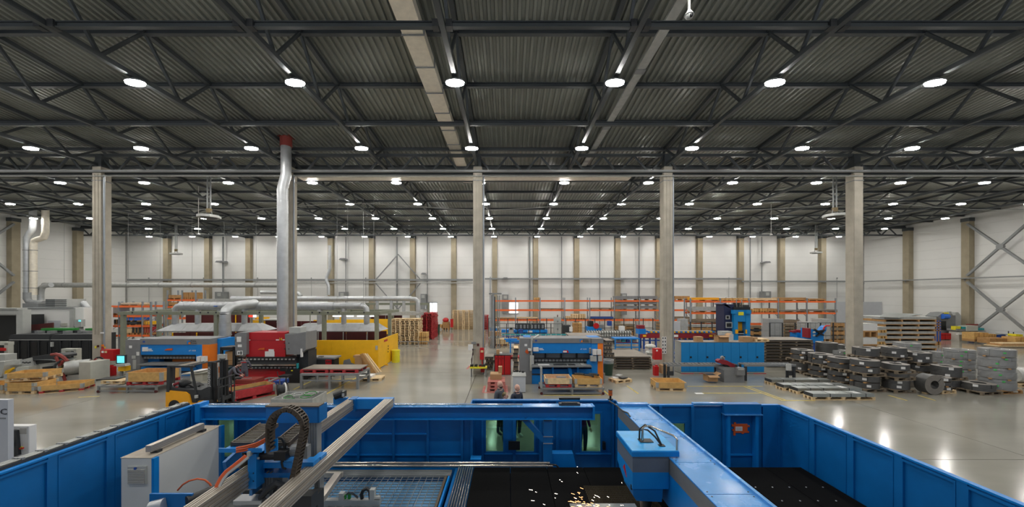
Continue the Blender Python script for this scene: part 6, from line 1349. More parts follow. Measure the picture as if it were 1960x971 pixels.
for q in (xa + .02, xb - .1): B('leg', 'galvm', t, q, y + 1.2, .1, q + .06, y + 1.26, zt); MB().cyl((q, y + 1.2, .06), (q, y + 1.26, .06), .06, 10).build('caster', 'rubber', t)
t = TH('tray', 'blue plastic tray on the right end of the trolley', 'tray', 531, 18.9, Z(738, 18.6)); PB('tray_body', 'palletblue', t, 523, 540, 730, 737, 18.7, .6); PB('stand', 'galvm', t, 530, 533, 737, 757, 18.9, .1)
t = TH('cable_drum', 'black cable drum with a white face standing on the floor', 'cable drum', 533, 17.8); o = t.location
MB().cyl((X(530, 17.7) - o.x, -.1, .30), (X(532, 17.7) - o.x, -.06, .30), .30, 22).build('flange', 'black', t); MB().cyl((X(532, 17.7) - o.x, -.06, .30), (X(539, 17.7) - o.x, .1, .30), .22, 18).build('winding', 'char', t); MB().cyl((X(539, 17.7) - o.x, .1, .30), (X(540.5, 17.7) - o.x, .14, .30), .30, 22).build('flange', 'paper', t)
t = TH('chair', 'black swivel chair with bent steel handle by the red press brake', 'chair', 543, 18.3); PB('backrest', 'black', t, 536, 547, 704, 711, 18.5, .08); PB('seat', 'black', t, 533, 550, 720, 723, 18.2, .45); MB().cyl((0, .2, .1), (0, .2, Z(722, 18.3)), .03, 8).build('pillar', 'char', t)
o = t.location; MB().tube([(X(a, 18.2) - o.x, 0, Z(b, 18.2)) for a, b in ((533, 755), (533, 726), (536, 722), (545, 721))], .025, 8).build('steel_handle', 'chrome', t, smooth=True)
for q in (-.28, .3): MB().bar((q, 0, 0), (q * .3, .2, .35), .03, .03).build('leg', 'char', t)
MB().tube([(X(a, 18.5) - o.x, .15, Z(b, 18.5)) for a, b in ((532, 711), (533, 718), (536, 722))], .02, 6).build('back_stay', 'char', t)
t = T('steel_bin', 'open grey steel bin full of hoses and green straps behind the I-beam', 'bin'); y = 15.6; xa, xb = X(518, y), X(598, y)
for (a_, b_, c_, d_) in ((xa, y, xb, y + .04), (xa, y + 1.2, xb, y + 1.24), (xa, y, xa + .04, y + 1.24), (xb - .04, y, xb, y + 1.24)): B('side', 'galvm', t, a_, b_, 0, c_, d_, .46)
B('bottom', 'galvm', t, xa, y, 0, xb, y + 1.24, .05)
rnd = random.Random(4)
for k in range(11):
    cx_, cy_ = rnd.uniform(xa + .35, xb - .35), rnd.uniform(y + .3, y + .95); r = rnd.uniform(.15, .27); n = 14; tilt = rnd.uniform(-.4, .4)
    tag(MB().tube([(cx_ + math.cos(i * 6.3 / n) * r, cy_ + math.sin(i * 6.3 / n) * r * .8, .38 + .03 * k / 2 + math.sin(i * 6.3 / n) * tilt * .15) for i in range(n)], .018, 5).build('hose_coil', 'galvm' if k % 3 else 'green'), '%s in the steel bin, %s' % ('grey hose loop' if k % 3 else 'green strap loop', ORD[k] + ' from the bottom'), 'hose', 'hose loops in the steel bin')

# roller table left with crate and pallet
def cart(px0, px1, pyt, pyb, y, d, lab, legs, handle=None):
    t = T('material_cart', lab, 'cart'); xa, xb = X(px0, y), X(px1, y); zt = Z(pyt, y)
    for q in (y, y + d - .06): B('side_tube', 'mgrey', t, xa, q, zt - .08, xb, q + .06, zt); B('lower_tube', 'mgrey', t, xa, q, zt - .30, xb, q + .06, zt - .24)
    for k in range(5): B('cross_tube', 'mgrey', t, xa + (xb - xa - .06) * k / 4, y, zt - .06, xa + (xb - xa - .06) * k / 4 + .06, y + d, zt - .005)
    for k, l in enumerate(legs):
        q = xa + (xb - xa - .1) * l
        for w in (y, y + d - .08):
            wheel = l in (0, 1)
            B('leg', 'mgrey', t, q, w, .14 if wheel else 0, q + .08, w + .08, zt - .06)
            if wheel: MB().cyl((q + .04, w - .01, .07), (q + .04, w + .06, .07), .07, 12).build('caster', 'maroon', t)
    if handle: B('handle_post', 'galvm', t, xa - .02, y, zt, xa + .08, y + .1, zt + handle); B('handle_bar', 'galvm', t, xa - .02, y, zt + handle, xa + .08, y + .4, zt + handle + .06)
    return zt
zc_ = cart(186, 300, 739, 757, 18.2, 1.5, 'grey steel cart on casters carrying a crate, left of the forklift', (0, .5, 1))
pallet(X(275, 18.4), 18.95, zc_, 'redwood', 'red pallet on the left cart', rz=.04, L=1.75, W_=1.1); collar(X(275, 18.4), 18.95, zc_ + PHT, 'wood2', 'deep yellow crate frame on the left cart', rz=.04, L=1.75, W_=1.1, h=.48)
pallet(X(216, 18.6), 19.0, zc_, 'wood', 'pale pallet on the left end of the left cart', rz=-.05, L=1.2, W_=.9); tag(MB().box(-.5, -.3, 0, .45, .3, .05).build('black_sheet', 'black', None, (X(214, 19), 19.0, zc_ + PHT), .1), 'black sheet lying on the pale pallet of the left cart', 'sheet')
zc_ = cart(1035, 1157, 743, 759, 17.85, 1.2, 'grey steel cart with tall handle carrying two crates', (0, .5, 1), .95)
pallet(X(1069, 18), 18.4, zc_, 'redwood', 'red pallet under the pale crate of the middle cart', L=1.3, W_=.9); collar(X(1069, 18), 18.4, zc_ + PHT, 'wood', 'pale clean crate frame on the middle cart', L=1.3, W_=.9, h=.30)
pallet(X(1126, 18), 18.4, zc_, 'wood', 'pale pallet under the ochre crate of the middle cart', L=1.35, W_=.9); collar(X(1126, 18), 18.4, zc_ + PHT, 'wood2', 'ochre crate frame heaped with dark parts', L=1.35, W_=.9, h=.28)
for k, (a_, b_, c_) in enumerate(((-.45, .15, .3), (-.1, -.1, -.2), (.25, .1, .1))): tag(MB().tube([(math.cos(i / 5) * .4, math.sin(i / 5) * .3, 0) for i in range(9)], .055, 6).build('bent_part', 'char', None, (X(1126, 18) + a_, 18.4 + b_, zc_ + PHT + .32 + .0 * k), c_), 'dark curved part on the ochre crate, %s' % ['left', 'middle', 'right'][k], 'metal part')
tag(MB().box(-.25, -.1, 0, .25, .15, .03).build('perforated_part', 'mgrey', None, (X(1077, 18), 18.5, zc_ + PHT + .2)), 'grey perforated plate inside the pale crate', 'metal part')

# ================================================================== forklift
t = T('forklift', 'orange forklift truck with black overhead guard and mast', 'forklift', (X(366, 15.9), 15.4, 0)); o = t.location; y = 15.4
PP('counterweight', 'fork', t, [(317, 786), (317, 751), (322, 748), (355, 751), (362, 756), (366, 772), (385, 773), (385, 786)], y, 1.15)
PP('chassis', 'char', t, [(322, 748), (322, 740), (345, 745), (385, 747), (396, 742), (402, 744), (402, 770), (392, 772), (367, 771), (362, 755), (352, 750)], y + .05, 1.05)
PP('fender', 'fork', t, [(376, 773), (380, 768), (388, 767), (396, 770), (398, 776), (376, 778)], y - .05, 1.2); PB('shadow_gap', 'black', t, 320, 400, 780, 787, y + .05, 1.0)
for px, r in ((334, .24), (392, .27)):
    for q in (-.02, 1.0): MB().cyl((X(px, y) - o.x, q, r), (X(px, y) - o.x, q + .2, r), r, 18).build('wheel', 'rubber', t)
h = lambda px, py, d=0: (X(px, y + d) - o.x, d, Z(py, y + d))
for d in (.06, 1.02):
    BAR('guard_post', 'char', t, h(324, 750, d), h(325, 702, d), .13, .13) if d < .5 else BAR('guard_post', 'char', t, h(330, 745, d), h(331, 703, d), .12, .12)
    BAR('guard_post', 'char', t, h(378, 762, d), h(366, 703, d), .07, .07)
    BAR('roof_rail', 'char', t, h(322, 701, d), h(372, 702, d), .09, .07)
for k in range(7): BAR('roof_bar', 'dustytop' if k in (2, 3) else 'char', t, h(326 + k * 7, 700.5, .06), h(326 + k * 7, 700.5, 1.02) if False else (h(326 + k * 7, 700.5, .06)[0], 1.02, h(326 + k * 7, 700.5, .06)[2]), .06, .03)
xm = h(392, 770)[0]; zt = Z(694, y)
for q in (.15, .78):
    B('mast_channel', 'char', t, xm, q, .12, xm + .16, q + .13, zt); B('mast_channel', 'black', t, xm + .2, q + .02, .12, xm + .3, q + .13, zt - .05)
for z in (.5, 1.2, zt - .12): B('mast_tie', 'char', t, xm + .02, .2, z, xm + .1, .85, z + .09)
MB().cyl((xm + .14, .5, .3), (xm + .14, .5, zt - .3), .04, 8).build('lift_cylinder', 'mgrey', t); MB().tube([(xm + .1, .4, zt - .2), (xm + .05, .38, zt - .5), (xm + .16, .42, zt - .9)], .02, 6).build('hose', 'galvm', t)
cx = h(416, 0)[0]; B('carriage', 'char', t, cx - .06, .1, .35, cx, 1.0, .5)
for k in range(6): B('backrest_bar', 'char', t, cx - .04, .08 + k * .18, .5, cx - .01, .11 + k * .18, 1.35)
for z in (.95, 1.32): B('backrest_rail', 'char', t, cx - .05, .08, z, cx - .01, 1.02, z + .05)
for q in (.22, .8): B('fork_tine', 'char', t, cx, q, .1, cx + .3, q + .12, .15); B('fork_heel', 'char', t, cx, q, .1, cx + .05, q + .12, .6)
text('JUNGHEINRICH', .145, 'white', (xm + .11, .145, 1.02), t, rot=(math.pi / 2, -math.pi / 2, 0), sx=.85); text('Jungheinrich', .13, 'maroon', (X(336, y) - o.x, -.005, Z(781, y)), t, sx=.9)
PP('seat', 'black', t, [(340, 744), (342, 738), (352, 735), (364, 737), (372, 742), (374, 748), (344, 748)], y + .3, .5)
MB().bar(h(329, 735, .4), h(338, 744, .4), .1, .05).build('lever', 'lgrey', t); MB().tube([h(371, 745, .5), h(384, 738, .5)], .03, 6).build('steering_column', 'black', t)
MB().cyl(h(376, 762, -.03), h(376, 757, -.03), .07, 10).build('rear_light', 'lgrey', t); B('light_stem', 'char', t, h(376, 770)[0] - .02, -.05, Z(770, y), h(376, 770)[0] + .02, -.02, Z(762, y))
tag(MB().ball((X(354, 15.8), 15.8, Z(737, 15.8) + .05), .24, .2, .19, 10, 7).ball((X(362, 15.8), 15.8, Z(741, 15.8)), .18, .18, .12, 9, 6).build('backpack', 'black', smooth=True), 'black backpack lying on the forklift seat', 'bag')
tag(MB().cyl((X(336, 15.7), 15.6, Z(736, 15.7)), (X(343, 15.7), 15.7, Z(733, 15.7)), .06, 10).build('thermos', 'maroon2'), 'dark red flask beside the backpack on the forklift', 'flask')
tag(MB().cyl((X(340, 15.6), 15.55, Z(744, 15.6)), (X(340, 15.6), 15.55, Z(740, 15.6)), .05, 12).build('cup', 'fire'), 'red cup standing on the forklift deck', 'cup')

# ================================================================== people
def person(name, lab, x, y, rz, Ht, J, top, leg, hairc='hair', bald=False, beard=False, shoe='black', arms_skin=False):
    """one continuous body grown over a skeleton; J overrides joints given for a body of height 1 facing -y"""
    P = dict(pel=(0, 0, .52), sp=(0, .005, .61), ch=(0, .01, .72), nk=(0, .01, .815), hd=(0, 0, .865), sl=(-.10, .01, .795), sr=(.10, .01, .795), el=(-.135, .02, .63), er=(.135, .02, .63), wl=(-.145, -.03, .50), wr=(.145, -.03, .50),
             hl=(-.052, 0, .50), hr=(.052, 0, .50), kl=(-.058, -.01, .28), kr=(.058, -.01, .28), al=(-.06, .01, .05), ar=(.06, .01, .05), tl=(-.065, -.085, .02), tr=(.065, -.085, .02), face=(0, -1, 0))
    P.update(J); names = ['pel', 'sp', 'ch', 'nk', 'hd', 'sl', 'sr', 'el', 'er', 'wl', 'wr', 'hl', 'hr', 'kl', 'kr', 'al', 'ar', 'tl', 'tr']
    E = [('pel', 'sp'), ('sp', 'ch'), ('ch', 'nk'), ('nk', 'hd'), ('ch', 'sl'), ('ch', 'sr'), ('sl', 'el'), ('el', 'wl'), ('sr', 'er'), ('er', 'wr'), ('pel', 'hl'), ('pel', 'hr'), ('hl', 'kl'), ('hr', 'kr'), ('kl', 'al'), ('kr', 'ar'), ('al', 'tl'), ('ar', 'tr')]
    R = dict(pel=(.085, .062), sp=(.078, .056), ch=(.092, .062), nk=(.036, .036), hd=(.03, .03), sl=(.042, .042), sr=(.042, .042), el=(.032, .032), er=(.032, .032), wl=(.022, .022), wr=(.022, .022), hl=(.056, .056), hr=(.056, .056), kl=(.04, .04), kr=(.04, .04), al=(.028, .028), ar=(.028, .028), tl=(.022, .018), tr=(.022, .018))
    me = bpy.data.meshes.new('tmp'); ix = {n: i for i, n in enumerate(names)}
    me.from_pydata([Vector(P[n]) * Ht for n in names], [(ix[a], ix[b]) for a, b in E], [])
    ob = bpy.data.objects.new('tmp', me); tmpc.objects.link(ob); ob.modifiers.new('s', 'SKIN'); ob.modifiers.new('u', 'SUBSURF').levels = 2; ob.modifiers['s'].use_smooth_shade = True
    for n in names: sv = me.skin_vertices[0].data[ix[n]]; sv.radius = (R[n][0] * Ht, R[n][1] * Ht); sv.use_root = n == 'pel'
    vl = VL; vl.update(); ev = ob.evaluated_get(vl.depsgraph); g = bpy.data.meshes.new_from_object(ev); bpy.data.objects.remove(ob)
    m_ = MB(); vs = [v.co.copy() for v in g.vertices]; sk = [Vector(P[n]) * Ht for n in names]
    def near(c):
        best = None
        for a, b in E:
            p, q = sk[ix[a]], sk[ix[b]]; d = q - p; u = max(0, min(1, (c - p).dot(d) / d.length_squared)); dd = (c - p - d * u).length
            if best is None or dd < best[0]: best = (dd, a, b, u)
        return best
    m_.v = [tuple(v) for v in vs]
    for p in g.polygons:
        m_.f.append(tuple(p.vertices)); _, a, b, u = near(p.center)
        k = 0
        if (a, b) == ('nk', 'hd') or (a == 'ch' and b == 'nk' and u > .85): k = 2
        elif a[0] in 'pkh' and b[0] in 'hk' or (a[0] == 'k'): k = 1
        elif a[0] == 'a': k = 3
        elif b in ('wl', 'wr') and u > (.3 if arms_skin else .93): k = 2
        m_.mi.append(k)
    # head with jaw, nose, ears, eyes and mouth
    hd = Vector(P['hd']) * Ht; f = Vector(P['face']).normalized(); up = (hd - Vector(P['nk']) * Ht).normalized() if P['nk'][2] < .79 else Vector((0, 0, 1)); up = (up + Vector((0, 0, .6))).normalized(); sd = f.cross(up).normalized(); f = up.cross(sd)
    Rm = Matrix((sd, -f, up)).transposed(); hc = hd + up * .045 * Ht; s = Ht
    m_.m(2).ball(hc, .044 * s, .055 * s, .062 * s, 14, 10, Rm); m_.ball(hc + f * .018 * s - up * .035 * s, .033 * s, .034 * s, .030 * s, 10, 7, Rm)
    m_.ball(hc + f * .058 * s - up * .012 * s, .008 * s, .012 * s, .015 * s, 6, 5, Rm)
    for q in (-1, 1): m_.ball(hc + sd * q * .045 * s - up * .008 * s, .006 * s, .012 * s, .018 * s, 6, 5, Rm); m_.m(4).ball(hc + sd * q * .018 * s + f * .051 * s + up * .004 * s, .005 * s, .004 * s, .004 * s, 6, 4, Rm).m(2)
    m_.m(5).ball(hc + f * .050 * s - up * .034 * s, .014 * s, .005 * s, .004 * s, 8, 4, Rm)
    if beard: m_.m(4).ball(hc + f * .022 * s - up * .046 * s, .034 * s, .034 * s, .024 * s, 10, 6, Rm)
    # hands: palm, four fingers of unequal length and a thumb off the side
    for sfx in 'lr':
        w = Vector(P['w' + sfx]) * Ht; d = (w - Vector(P['e' + sfx]) * Ht).normalized(); a = d.cross(Vector((0, 1, 0.2))).normalized(); b = d.cross(a).normalized(); sg = 1 if sfx == 'l' else -1
        m_.m(2).ball(w + d * .025 * s, .022 * s, .013 * s, .030 * s, 8, 6, Matrix((a, b, d)).transposed())
        for k, L in enumerate((.040, .046, .043, .034)):
            p0 = w + d * .045 * s + a * (k - 1.5) * .0115 * s; m_.tube([p0, p0 + d * L * .5 * s + b * .004 * s, p0 + d * L * .85 * s + b * .014 * s], .0052 * s, 6)
        p0 = w + d * .015 * s + a * sg * .018 * s; m_.tube([p0, p0 + d * .018 * s + a * sg * .014 * s, p0 + d * .038 * s + a * sg * .018 * s], .006 * s, 6)
    t = T(name, lab, 'person', (x, y, 0), rz)
    m_.build('body', [top, leg, 'skin', shoe, 'hair', 'maroon'], t, smooth=True)
    if not bald: MB().ball(hc + up * .012 * s - f * .010 * s, .048 * s, .056 * s, .058 * s, 12, 8, Rm).build('hair', hairc, t, smooth=True)
    c0 = Vector(P['ch']) * Ht; MB().ring(Vector(P['nk']) * Ht + Vector((0, 0, .0)), .046 * s, .036 * s, .02 * s, 14).build('collar', top, t)
    return t
# a small layer of its own lets the figures be evaluated without the whole hall
tmpscene = bpy.data.scenes.new('fitting'); tmpc = tmpscene.collection; VL = tmpscene.view_layers[0]
w1 = person('person', 'worker in grey overalls standing with his back to us at the red press brake', X(467, 19.4), 19.45, math.pi + .25, 1.74, dict(el=(-.15, -.02, .64), er=(.15, -.04, .65), wl=(-.13, -.11, .56), wr=(.12, -.13, .58), face=(.15, -1, -.15), kl=(-.05, -.03, .28)), 'overall', 'overall')
MB().box(-.13, .0, 0, .13, .004, .045).build('back_print', 'fire', w1, (0, .125, 1.32))
w2 = person('person', 'worker in grey overalls bending over the big red crate', X(441, 18.35), 18.35, math.pi / 2 + .35, 1.74, dict(pel=(0, .06, .50), sp=(0, .02, .59), ch=(0, -.07, .68), nk=(0, -.15, .745), hd=(0, -.195, .775), sl=(-.10, -.11, .72), sr=(.10, -.11, .72), el=(-.13, -.17, .57), er=(.13, -.17, .57), wl=(-.08, -.27, .50), wr=(.08, -.27, .50), hl=(-.052, .06, .48), hr=(.052, .06, .48), kl=(-.06, .02, .27), kr=(.06, .04, .27), al=(-.06, .06, .05), ar=(.06, .08, .05), tl=(-.065, -.03, .02), tr=(.065, -.01, .02), face=(0, -.75, -.65)), 'overall', 'overall')
o = T('angle_grinder', 'black power tool held by the bending worker over the crate', 'power tool', (X(454, 17.8), 17.85, .86)); MB().ball((0, 0, 0), .17, .10, .07, 10, 6).build('motor_body', 'black', o, smooth=True); MB().cyl((.1, -.02, -.06), (.1, -.02, -.03), .08, 14).build('disc', 'char', o); MB().cyl((-.14, 0, 0), (-.24, .02, .03), .025, 8).build('handle', 'char', o)
person('person', 'bald bearded man in a grey jacket talking behind the blue fence', X(957, 12.9), 12.9, 1.05, 1.98, dict(face=(0, -1, -.1)), 'greyjacket', 'jean', bald=True, beard=True)
person('person', 'bald man in a navy jacket looking down behind the blue fence', X(990, 12.6), 12.6, .75, 1.93, dict(face=(0, -1, -.25), wl=(-.05, -.10, .56), wr=(.05, -.11, .58)), 'navycloth', 'jean', bald=True, shoe='paper')
person('person', 'brown haired man with only his head above the blue fence', X(967, 12.1), 12.1, 1.2, 1.78, dict(face=(0, -1, -.05)), 'greyjacket', 'jean', hairc='wheelbrass')
M['purple'] = mat('purple_top', (0.10, 0.01, 0.12), 0.8, 0, .1)
person('person', 'person in a purple top seen through the third green window', X(1115, 11.2), 11.2, .4, 1.72, {}, 'purple', 'jean')
bpy.data.scenes.remove(tmpscene)

# ================================================================== middle aisle
y = 22.0
t = TH('tool_bench', 'narrow bench with yellow top and black power tools at the aisle column', 'bench', 917, 21.9); PB('top', 'byellow', t, 899, 932, 703.5, 706, 21.6, .5)
for p in (901, 929): PB('leg', 'mgrey', t, p, p + 1.5, 706, 718, 21.65, .4)
for k, (a, b) in enumerate(((899, 907), (908, 914), (917, 922), (923, 929))):
    q = TH('power_drill', 'black power tool on the yellow bench, %s from the left' % ORD[k], 'power tool', (a + b) / 2, 21.8, Z(703.5, 21.6)); MB().box(-.1, -.06, 0, .1, .06, .06).cyl((-.08, 0, .10), (.1, 0, .12), .045, 8).build('motor_body', 'black' if k < 2 else 'char', q)
    if k == 2: B('battery', 'fire', q, -.06, -.07, 0, .06, -.06, .05)
t = TH('notice_board', 'white box with cables on the left side of the aisle column', 'box', 900, 22.3, Z(672, 22.2)); PB('casing', 'paper', t, 896, 905, 660, 671, 22.2, .1); PB('socket_strip', 'mgrey', t, 902, 911, 655, 659, 22.25, .1); B('bracket', 'mgrey', t, .0, -.05, .05, .35, .0, .1)
for k in range(3): MB().tube([(X(a, 22.2) - t.location.x, -.1, Z(b, 22.2) - t.location.z) for a, b in ((904 + k, 668), (906 - k, 678), (902 + k, 688), (903, 702))], .015, 5).build('cable', 'maroon' if k == 1 else 'char', t)
t = TH('hose_cabinet', 'slim red fire cabinet on the aisle column', 'hose cabinet', 922, 22.2); PB('body', 'fire', t, 918.5, 926, 667, 689, 22.1, .27); PB('sign', 'wood', t, 920, 925, 671, 675, 22.07, .03); PB('lower_box', 'fire', t, 920, 927, 706, 713, 22.1, .28); PB('column_sign', 'maroon', t, 913, 917, 658, 663, 22.33, .03); PB('pipe', 'fire', t, 922, 924, 689, 706, 22.2, .05)
t = TH('locker', 'red locker with four narrow doors in a black frame', 'locker', 962, 22.4); PB('frame', 'black', t, 946, 978, 680, 718, 22.25, .8)
for a, b in ((947.5, 953), (954, 959), (959.6, 965), (966, 977)): PB('door', 'fire', t, a, b, 681.5, 717.5, 22.2, .05)
for a in (950, 956, 962): PB('door_slot', 'black', t, a, a + 1, 685, 688, 22.18, .03)
carton(950, 956, 671, 680, 22.4, .3, 'small carton on top of the red locker', z=Z(680, 22.25)); tag(MB().box(X(956, 22.5), 22.5, Z(680, 22.25), X(961, 22.5), 22.8, Z(680, 22.25) + .1).build('white_box', 'paper'), 'white box next to the carton on the red locker', 'box')
plate_stack(927, 946, 23.6, 1.1, 683, 4, 'in the low stack left of the red locker'); plate_stack(982, 994, 22.4, 1.2, 667, 6, 'in the narrow stack right of the red locker', top='wood')
y = 18.5
pallet(X(950, 18.7), 19.0, 0, 'pinkwood', 'red pallet on the red floor marking in the aisle', L=.95, W_=1.25); 
for k in range(2): pallet(X(950, 18.7), 19.0 + .0, (k + 1) * PHT, 'pinkwood', 'red pallet frame stacked in the aisle, %s' % ['middle', 'upper'][k], L=.9, W_=1.2 - .1 * k)
carton(938, 960, 724, 734, 18.9, .7, 'flat open cardboard box on the red pallets', z=3 * PHT); carton(954, 961, 712, 724, 19.2, .3, 'upright carton standing on the flat cardboard box', z=3 * PHT + .28)
t = TH('control_desk', 'pale grey control desk with black knobs in front of the middle press brake', 'desk', 993, 18.3); PB('body', 'cabpale', t, 982, 1006, 721, 751, 18.25, .6); o = t.location
MB().add([(X(980, 18.2) - o.x, -.08, Z(720, 18.2)), (X(1007, 18.2) - o.x, -.08, Z(720, 18.2)), (X(1006, 18.9) - o.x, .62, Z(713, 18.9)), (X(981.5, 18.9) - o.x, .62, Z(713, 18.9)), (X(980, 18.2) - o.x, -.08, Z(721.5, 18.2)), (X(1007, 18.2) - o.x, -.08, Z(721.5, 18.2)), (X(1006, 18.9) - o.x, .62, Z(719, 18.9)), (X(981.5, 18.9) - o.x, .62, Z(719, 18.9))], [(0, 1, 2, 3), (7, 6, 5, 4), (0, 4, 5, 1), (1, 5, 6, 2), (2, 6, 7, 3), (3, 7, 4, 0)]).build('top', 'lgrey', t)
for k, (p, q) in enumerate(((985, .25), (991, .35), (995, .2), (1001, .1))): MB().cyl((X(p, 18.3) - o.x, q, 1.0), (X(p, 18.3) - o.x, q, 1.07), .05 + .02 * (k == 3), 8).build('knob', 'black', t)
for p in (984, 1004): PB('caster', 'rubber', t, p, p + 1, 751, 752.5, 18.3, .1)
carton(1155, 1158, 715, 736, 20.2, .1, 'thin grey upright strip beside the middle press brake', mk='mgrey')
t = TH('waste_bin', 'dark green waste bin with a clear bag by the middle press brake', 'bin', 1164, 22.2); MB().cyl((0, 0, 0), (0, 0, .78), .26, 12, .33).build('body', 'bin', t, smooth=True); MB().cyl((0, 0, .74), (0, 0, .98), .34, 12, .36).build('bag', 'wrap', t, smooth=True); MB().ring((0, 0, .95), .36, .33, .03, 14).build('rim', 'lgrey', t)
# notice column
t = TH('notice_sheets', 'two rows of white notices on the column beside the blue cabinet', 'notices', 1271, 22.3, Z(678, 22.3))
for i in range(2):
    for j in range(5): PB('paper_sheet', 'paper', t, 1267 + i * 4.5, 1271 + i * 4.5, 645 + j * 6.6, 651 + j * 6.6, 22.33, .02); PB('print', 'char', t, 1268 + i * 4.5, 1270 + i * 4.5, 646 + j * 6.6, 649.5 + j * 6.6, 22.325, .01)
t = TH('hose_cabinet', 'red fire hose cabinet on the notice column', 'hose cabinet', 1260, 22.2); PB('body', 'fire', t, 1253, 1267, 668, 689, 22.0, .37); PB('sign', 'paper', t, 1256, 1259, 670, 673, 21.98, .02)
t = TH('fire_extinguisher', 'red extinguisher box standing at the notice column', 'extinguisher', 1257, 22.1); PB('body', 'fire', t, 1253, 1261, 702, 713, 22.0, .3); PB('neck', 'fire', t, 1255, 1259, 699, 702, 22.1, .12)
t = TH('wrapped_load', 'heap of plastic covered goods behind the notice column', 'wrapped load', 1250, 25.5); m_ = MB()
for k in range(7): m_.ball((random.uniform(-.8, .8), random.uniform(-.3, .3), random.uniform(.3, 1.5)), random.uniform(.3, .5), .4, random.uniform(.15, .3), 8, 6)
m_.build('film_heap', 'plastic', t)
for k in range(4): PB('blue_frame', 'palletblue', t, 1284, 1298, 676 + k * 8, 679 + k * 8, 25.6, 1.0)

# pallets stacks
def pwall(px, y, n, mk, nm, cols, where, W_=.92, gap=.02):
    x = X(px, y)
    for c in range(cols): pstack(x + c * (W_ + gap), y + .75, n, mk, '%s, %s column from the left' % (where, ORD[c]), rz=math.pi / 2, W_=W_, grp='pallets ' + where)
pwall(757, 35.5, 15, 'wood', 'x', 3, 'in the tall pale stack'); pwall(729, 37.5, 11, 'wood', 'x', 2, 'in the lower pale stack behind')
for c in range(2): pstack(X(817, 39.5) + .0, 40.2 + c * 1.6, 17, 'redwood', 'in the tall red painted stack, %s row' % ['front', 'rear'][c], rz=math.pi / 2, W_=1.25)
for c in range(2): pstack(X(876, 50) + c * 1.55, 50.6, 16, 'wood', 'in the stack by the back wall, %s column' % ['left', 'right'][c], L=1.5)
pstack(X(924, 50) , 50.6, 12, 'redwood', 'in the half hidden red stack behind the aisle column', L=1.5)
for k, (a, b, c, d) in enumerate(((794, 806, 648, 659), (807, 817, 648, 659), (794, 806, 637, 647.5), (807, 817, 637, 647.5))): load(a, b, c, d, 35.7, 1.0, 'crate with slats beside the tall pale stack, %s' % ['lower left', 'lower right', 'upper left', 'upper right'][k], 'wood2')
t = T('guard_rail', 'low grey guard rail in front of the tall pale pallet stack', 'guard rail'); y = 35.2; B('rail', 'mgrey', t, X(762, y), y, Z(655, y), X(820, y), y + .06, Z(653.5, y))
for p in (763, 780, 800, 819): B('post', 'mgrey', t, X(p, y), y, 0, X(p, y) + .07, y + .06, Z(654, y))
for px, y, r, h_, mk, lab in ((836.5, 44, .36, 1.2, 'bin', 'dark green waste bin near the red pallets'), (831, 42.5, .22, .95, 'byellow', 'yellow bin beside the dark green bin')): tag(MB().cyl((X(px, y), y, 0), (X(px, y), y, h_), r * .9, 14, r).cyl((X(px, y), y, h_), (X(px, y), y, h_ + .06), r * 1.08, 14).build('waste_bin', mk, smooth=True), lab, 'bin')
load(847, 859, 617, 632, 49.5, 1.0, 'stack of small crates near the back wall', 'wood3', 'bundle'); tag(MB().ball((X(853, 49.8), 49.8, Z(613, 49.8)), .45, .4, .35, 8, 6).build('red_cover', 'fire'), 'red cover lying on the small crates by the back wall', 'cover'); load(832, 846, 622, 629, 50, .9, 'low pale crates left of the red cover', 'wood2', 'bundle')
carton(862, 867, 611, 627, 49, .4, 'red upright box on the back wall beside the pallets', mk='fire')

t = TH('cable_riser', 'cluster of tall grey steel posts and pipes right of the aisle column', 'posts', 948, 33.0)
for a, b, c, mk in ((937.5, 939, 530, 'upright'), (940, 942.5, 565, 'mgrey'), (943, 945.5, 563, 'upright'), (946, 948, 568, 'char'), (951.5, 953, 566, 'mgrey'), (955, 956.5, 566, 'mgrey')): PB('post', mk, t, a, b, c, 667, 33.0, .12)
PB('head_bracket', 'mgrey', t, 936, 960, 561, 564, 32.9, .3)
# bending line behind the middle press brake --------------------
def mesh_fence(px0, px1, pyt, y, step, lab):
    t = TH('machine_fence', lab, 'fence', (px0 + px1) / 2, y); ox = t.location.x; zt = Z(pyt, y); a, b = X(px0, y) - ox, X(px1, y) - ox; n = int((px1 - px0) / step)
    for i in range(n + 1): q = a + (b - a) * i / n; B('post', 'char', t, q - .04, 0, 0, q + .04, .08, zt)
    for z in (zt, zt * .5, .15): B('rail', 'char', t, a, .02, z - .04, b, .06, z)
    m_ = MB(); m = int((b - a) / .45)
    for i in range(m): q = a + (b - a) * i / m; m_.box(q, .035, .15, q + .012, .045, zt)
    tag(m_.build('mesh_wires', 'char', t), kind='stuff')
mesh_fence(948, 1076, 619.5, 36.2, 21, 'black mesh fence around the blue bending line'); mesh_fence(935, 1250, 609.5, 41.5, 18, 'rear black mesh fence before the orange rack'); mesh_fence(1474, 1620, 618, 33.0, 22, 'black mesh fence before the blue uncoiler'); mesh_fence(1322, 1384, 616, 34.5, 20, 'black mesh fence left of the tall blue press')
def multi(name, lab, cat, px, y, parts):
    t = TH(name, lab, cat, px, y)
    for (nm, mk, a, b, c, d, dy, dd) in parts: PB(nm, mk, t, a, b, c, d, y + dy, dd)
    return t
y = 38.0
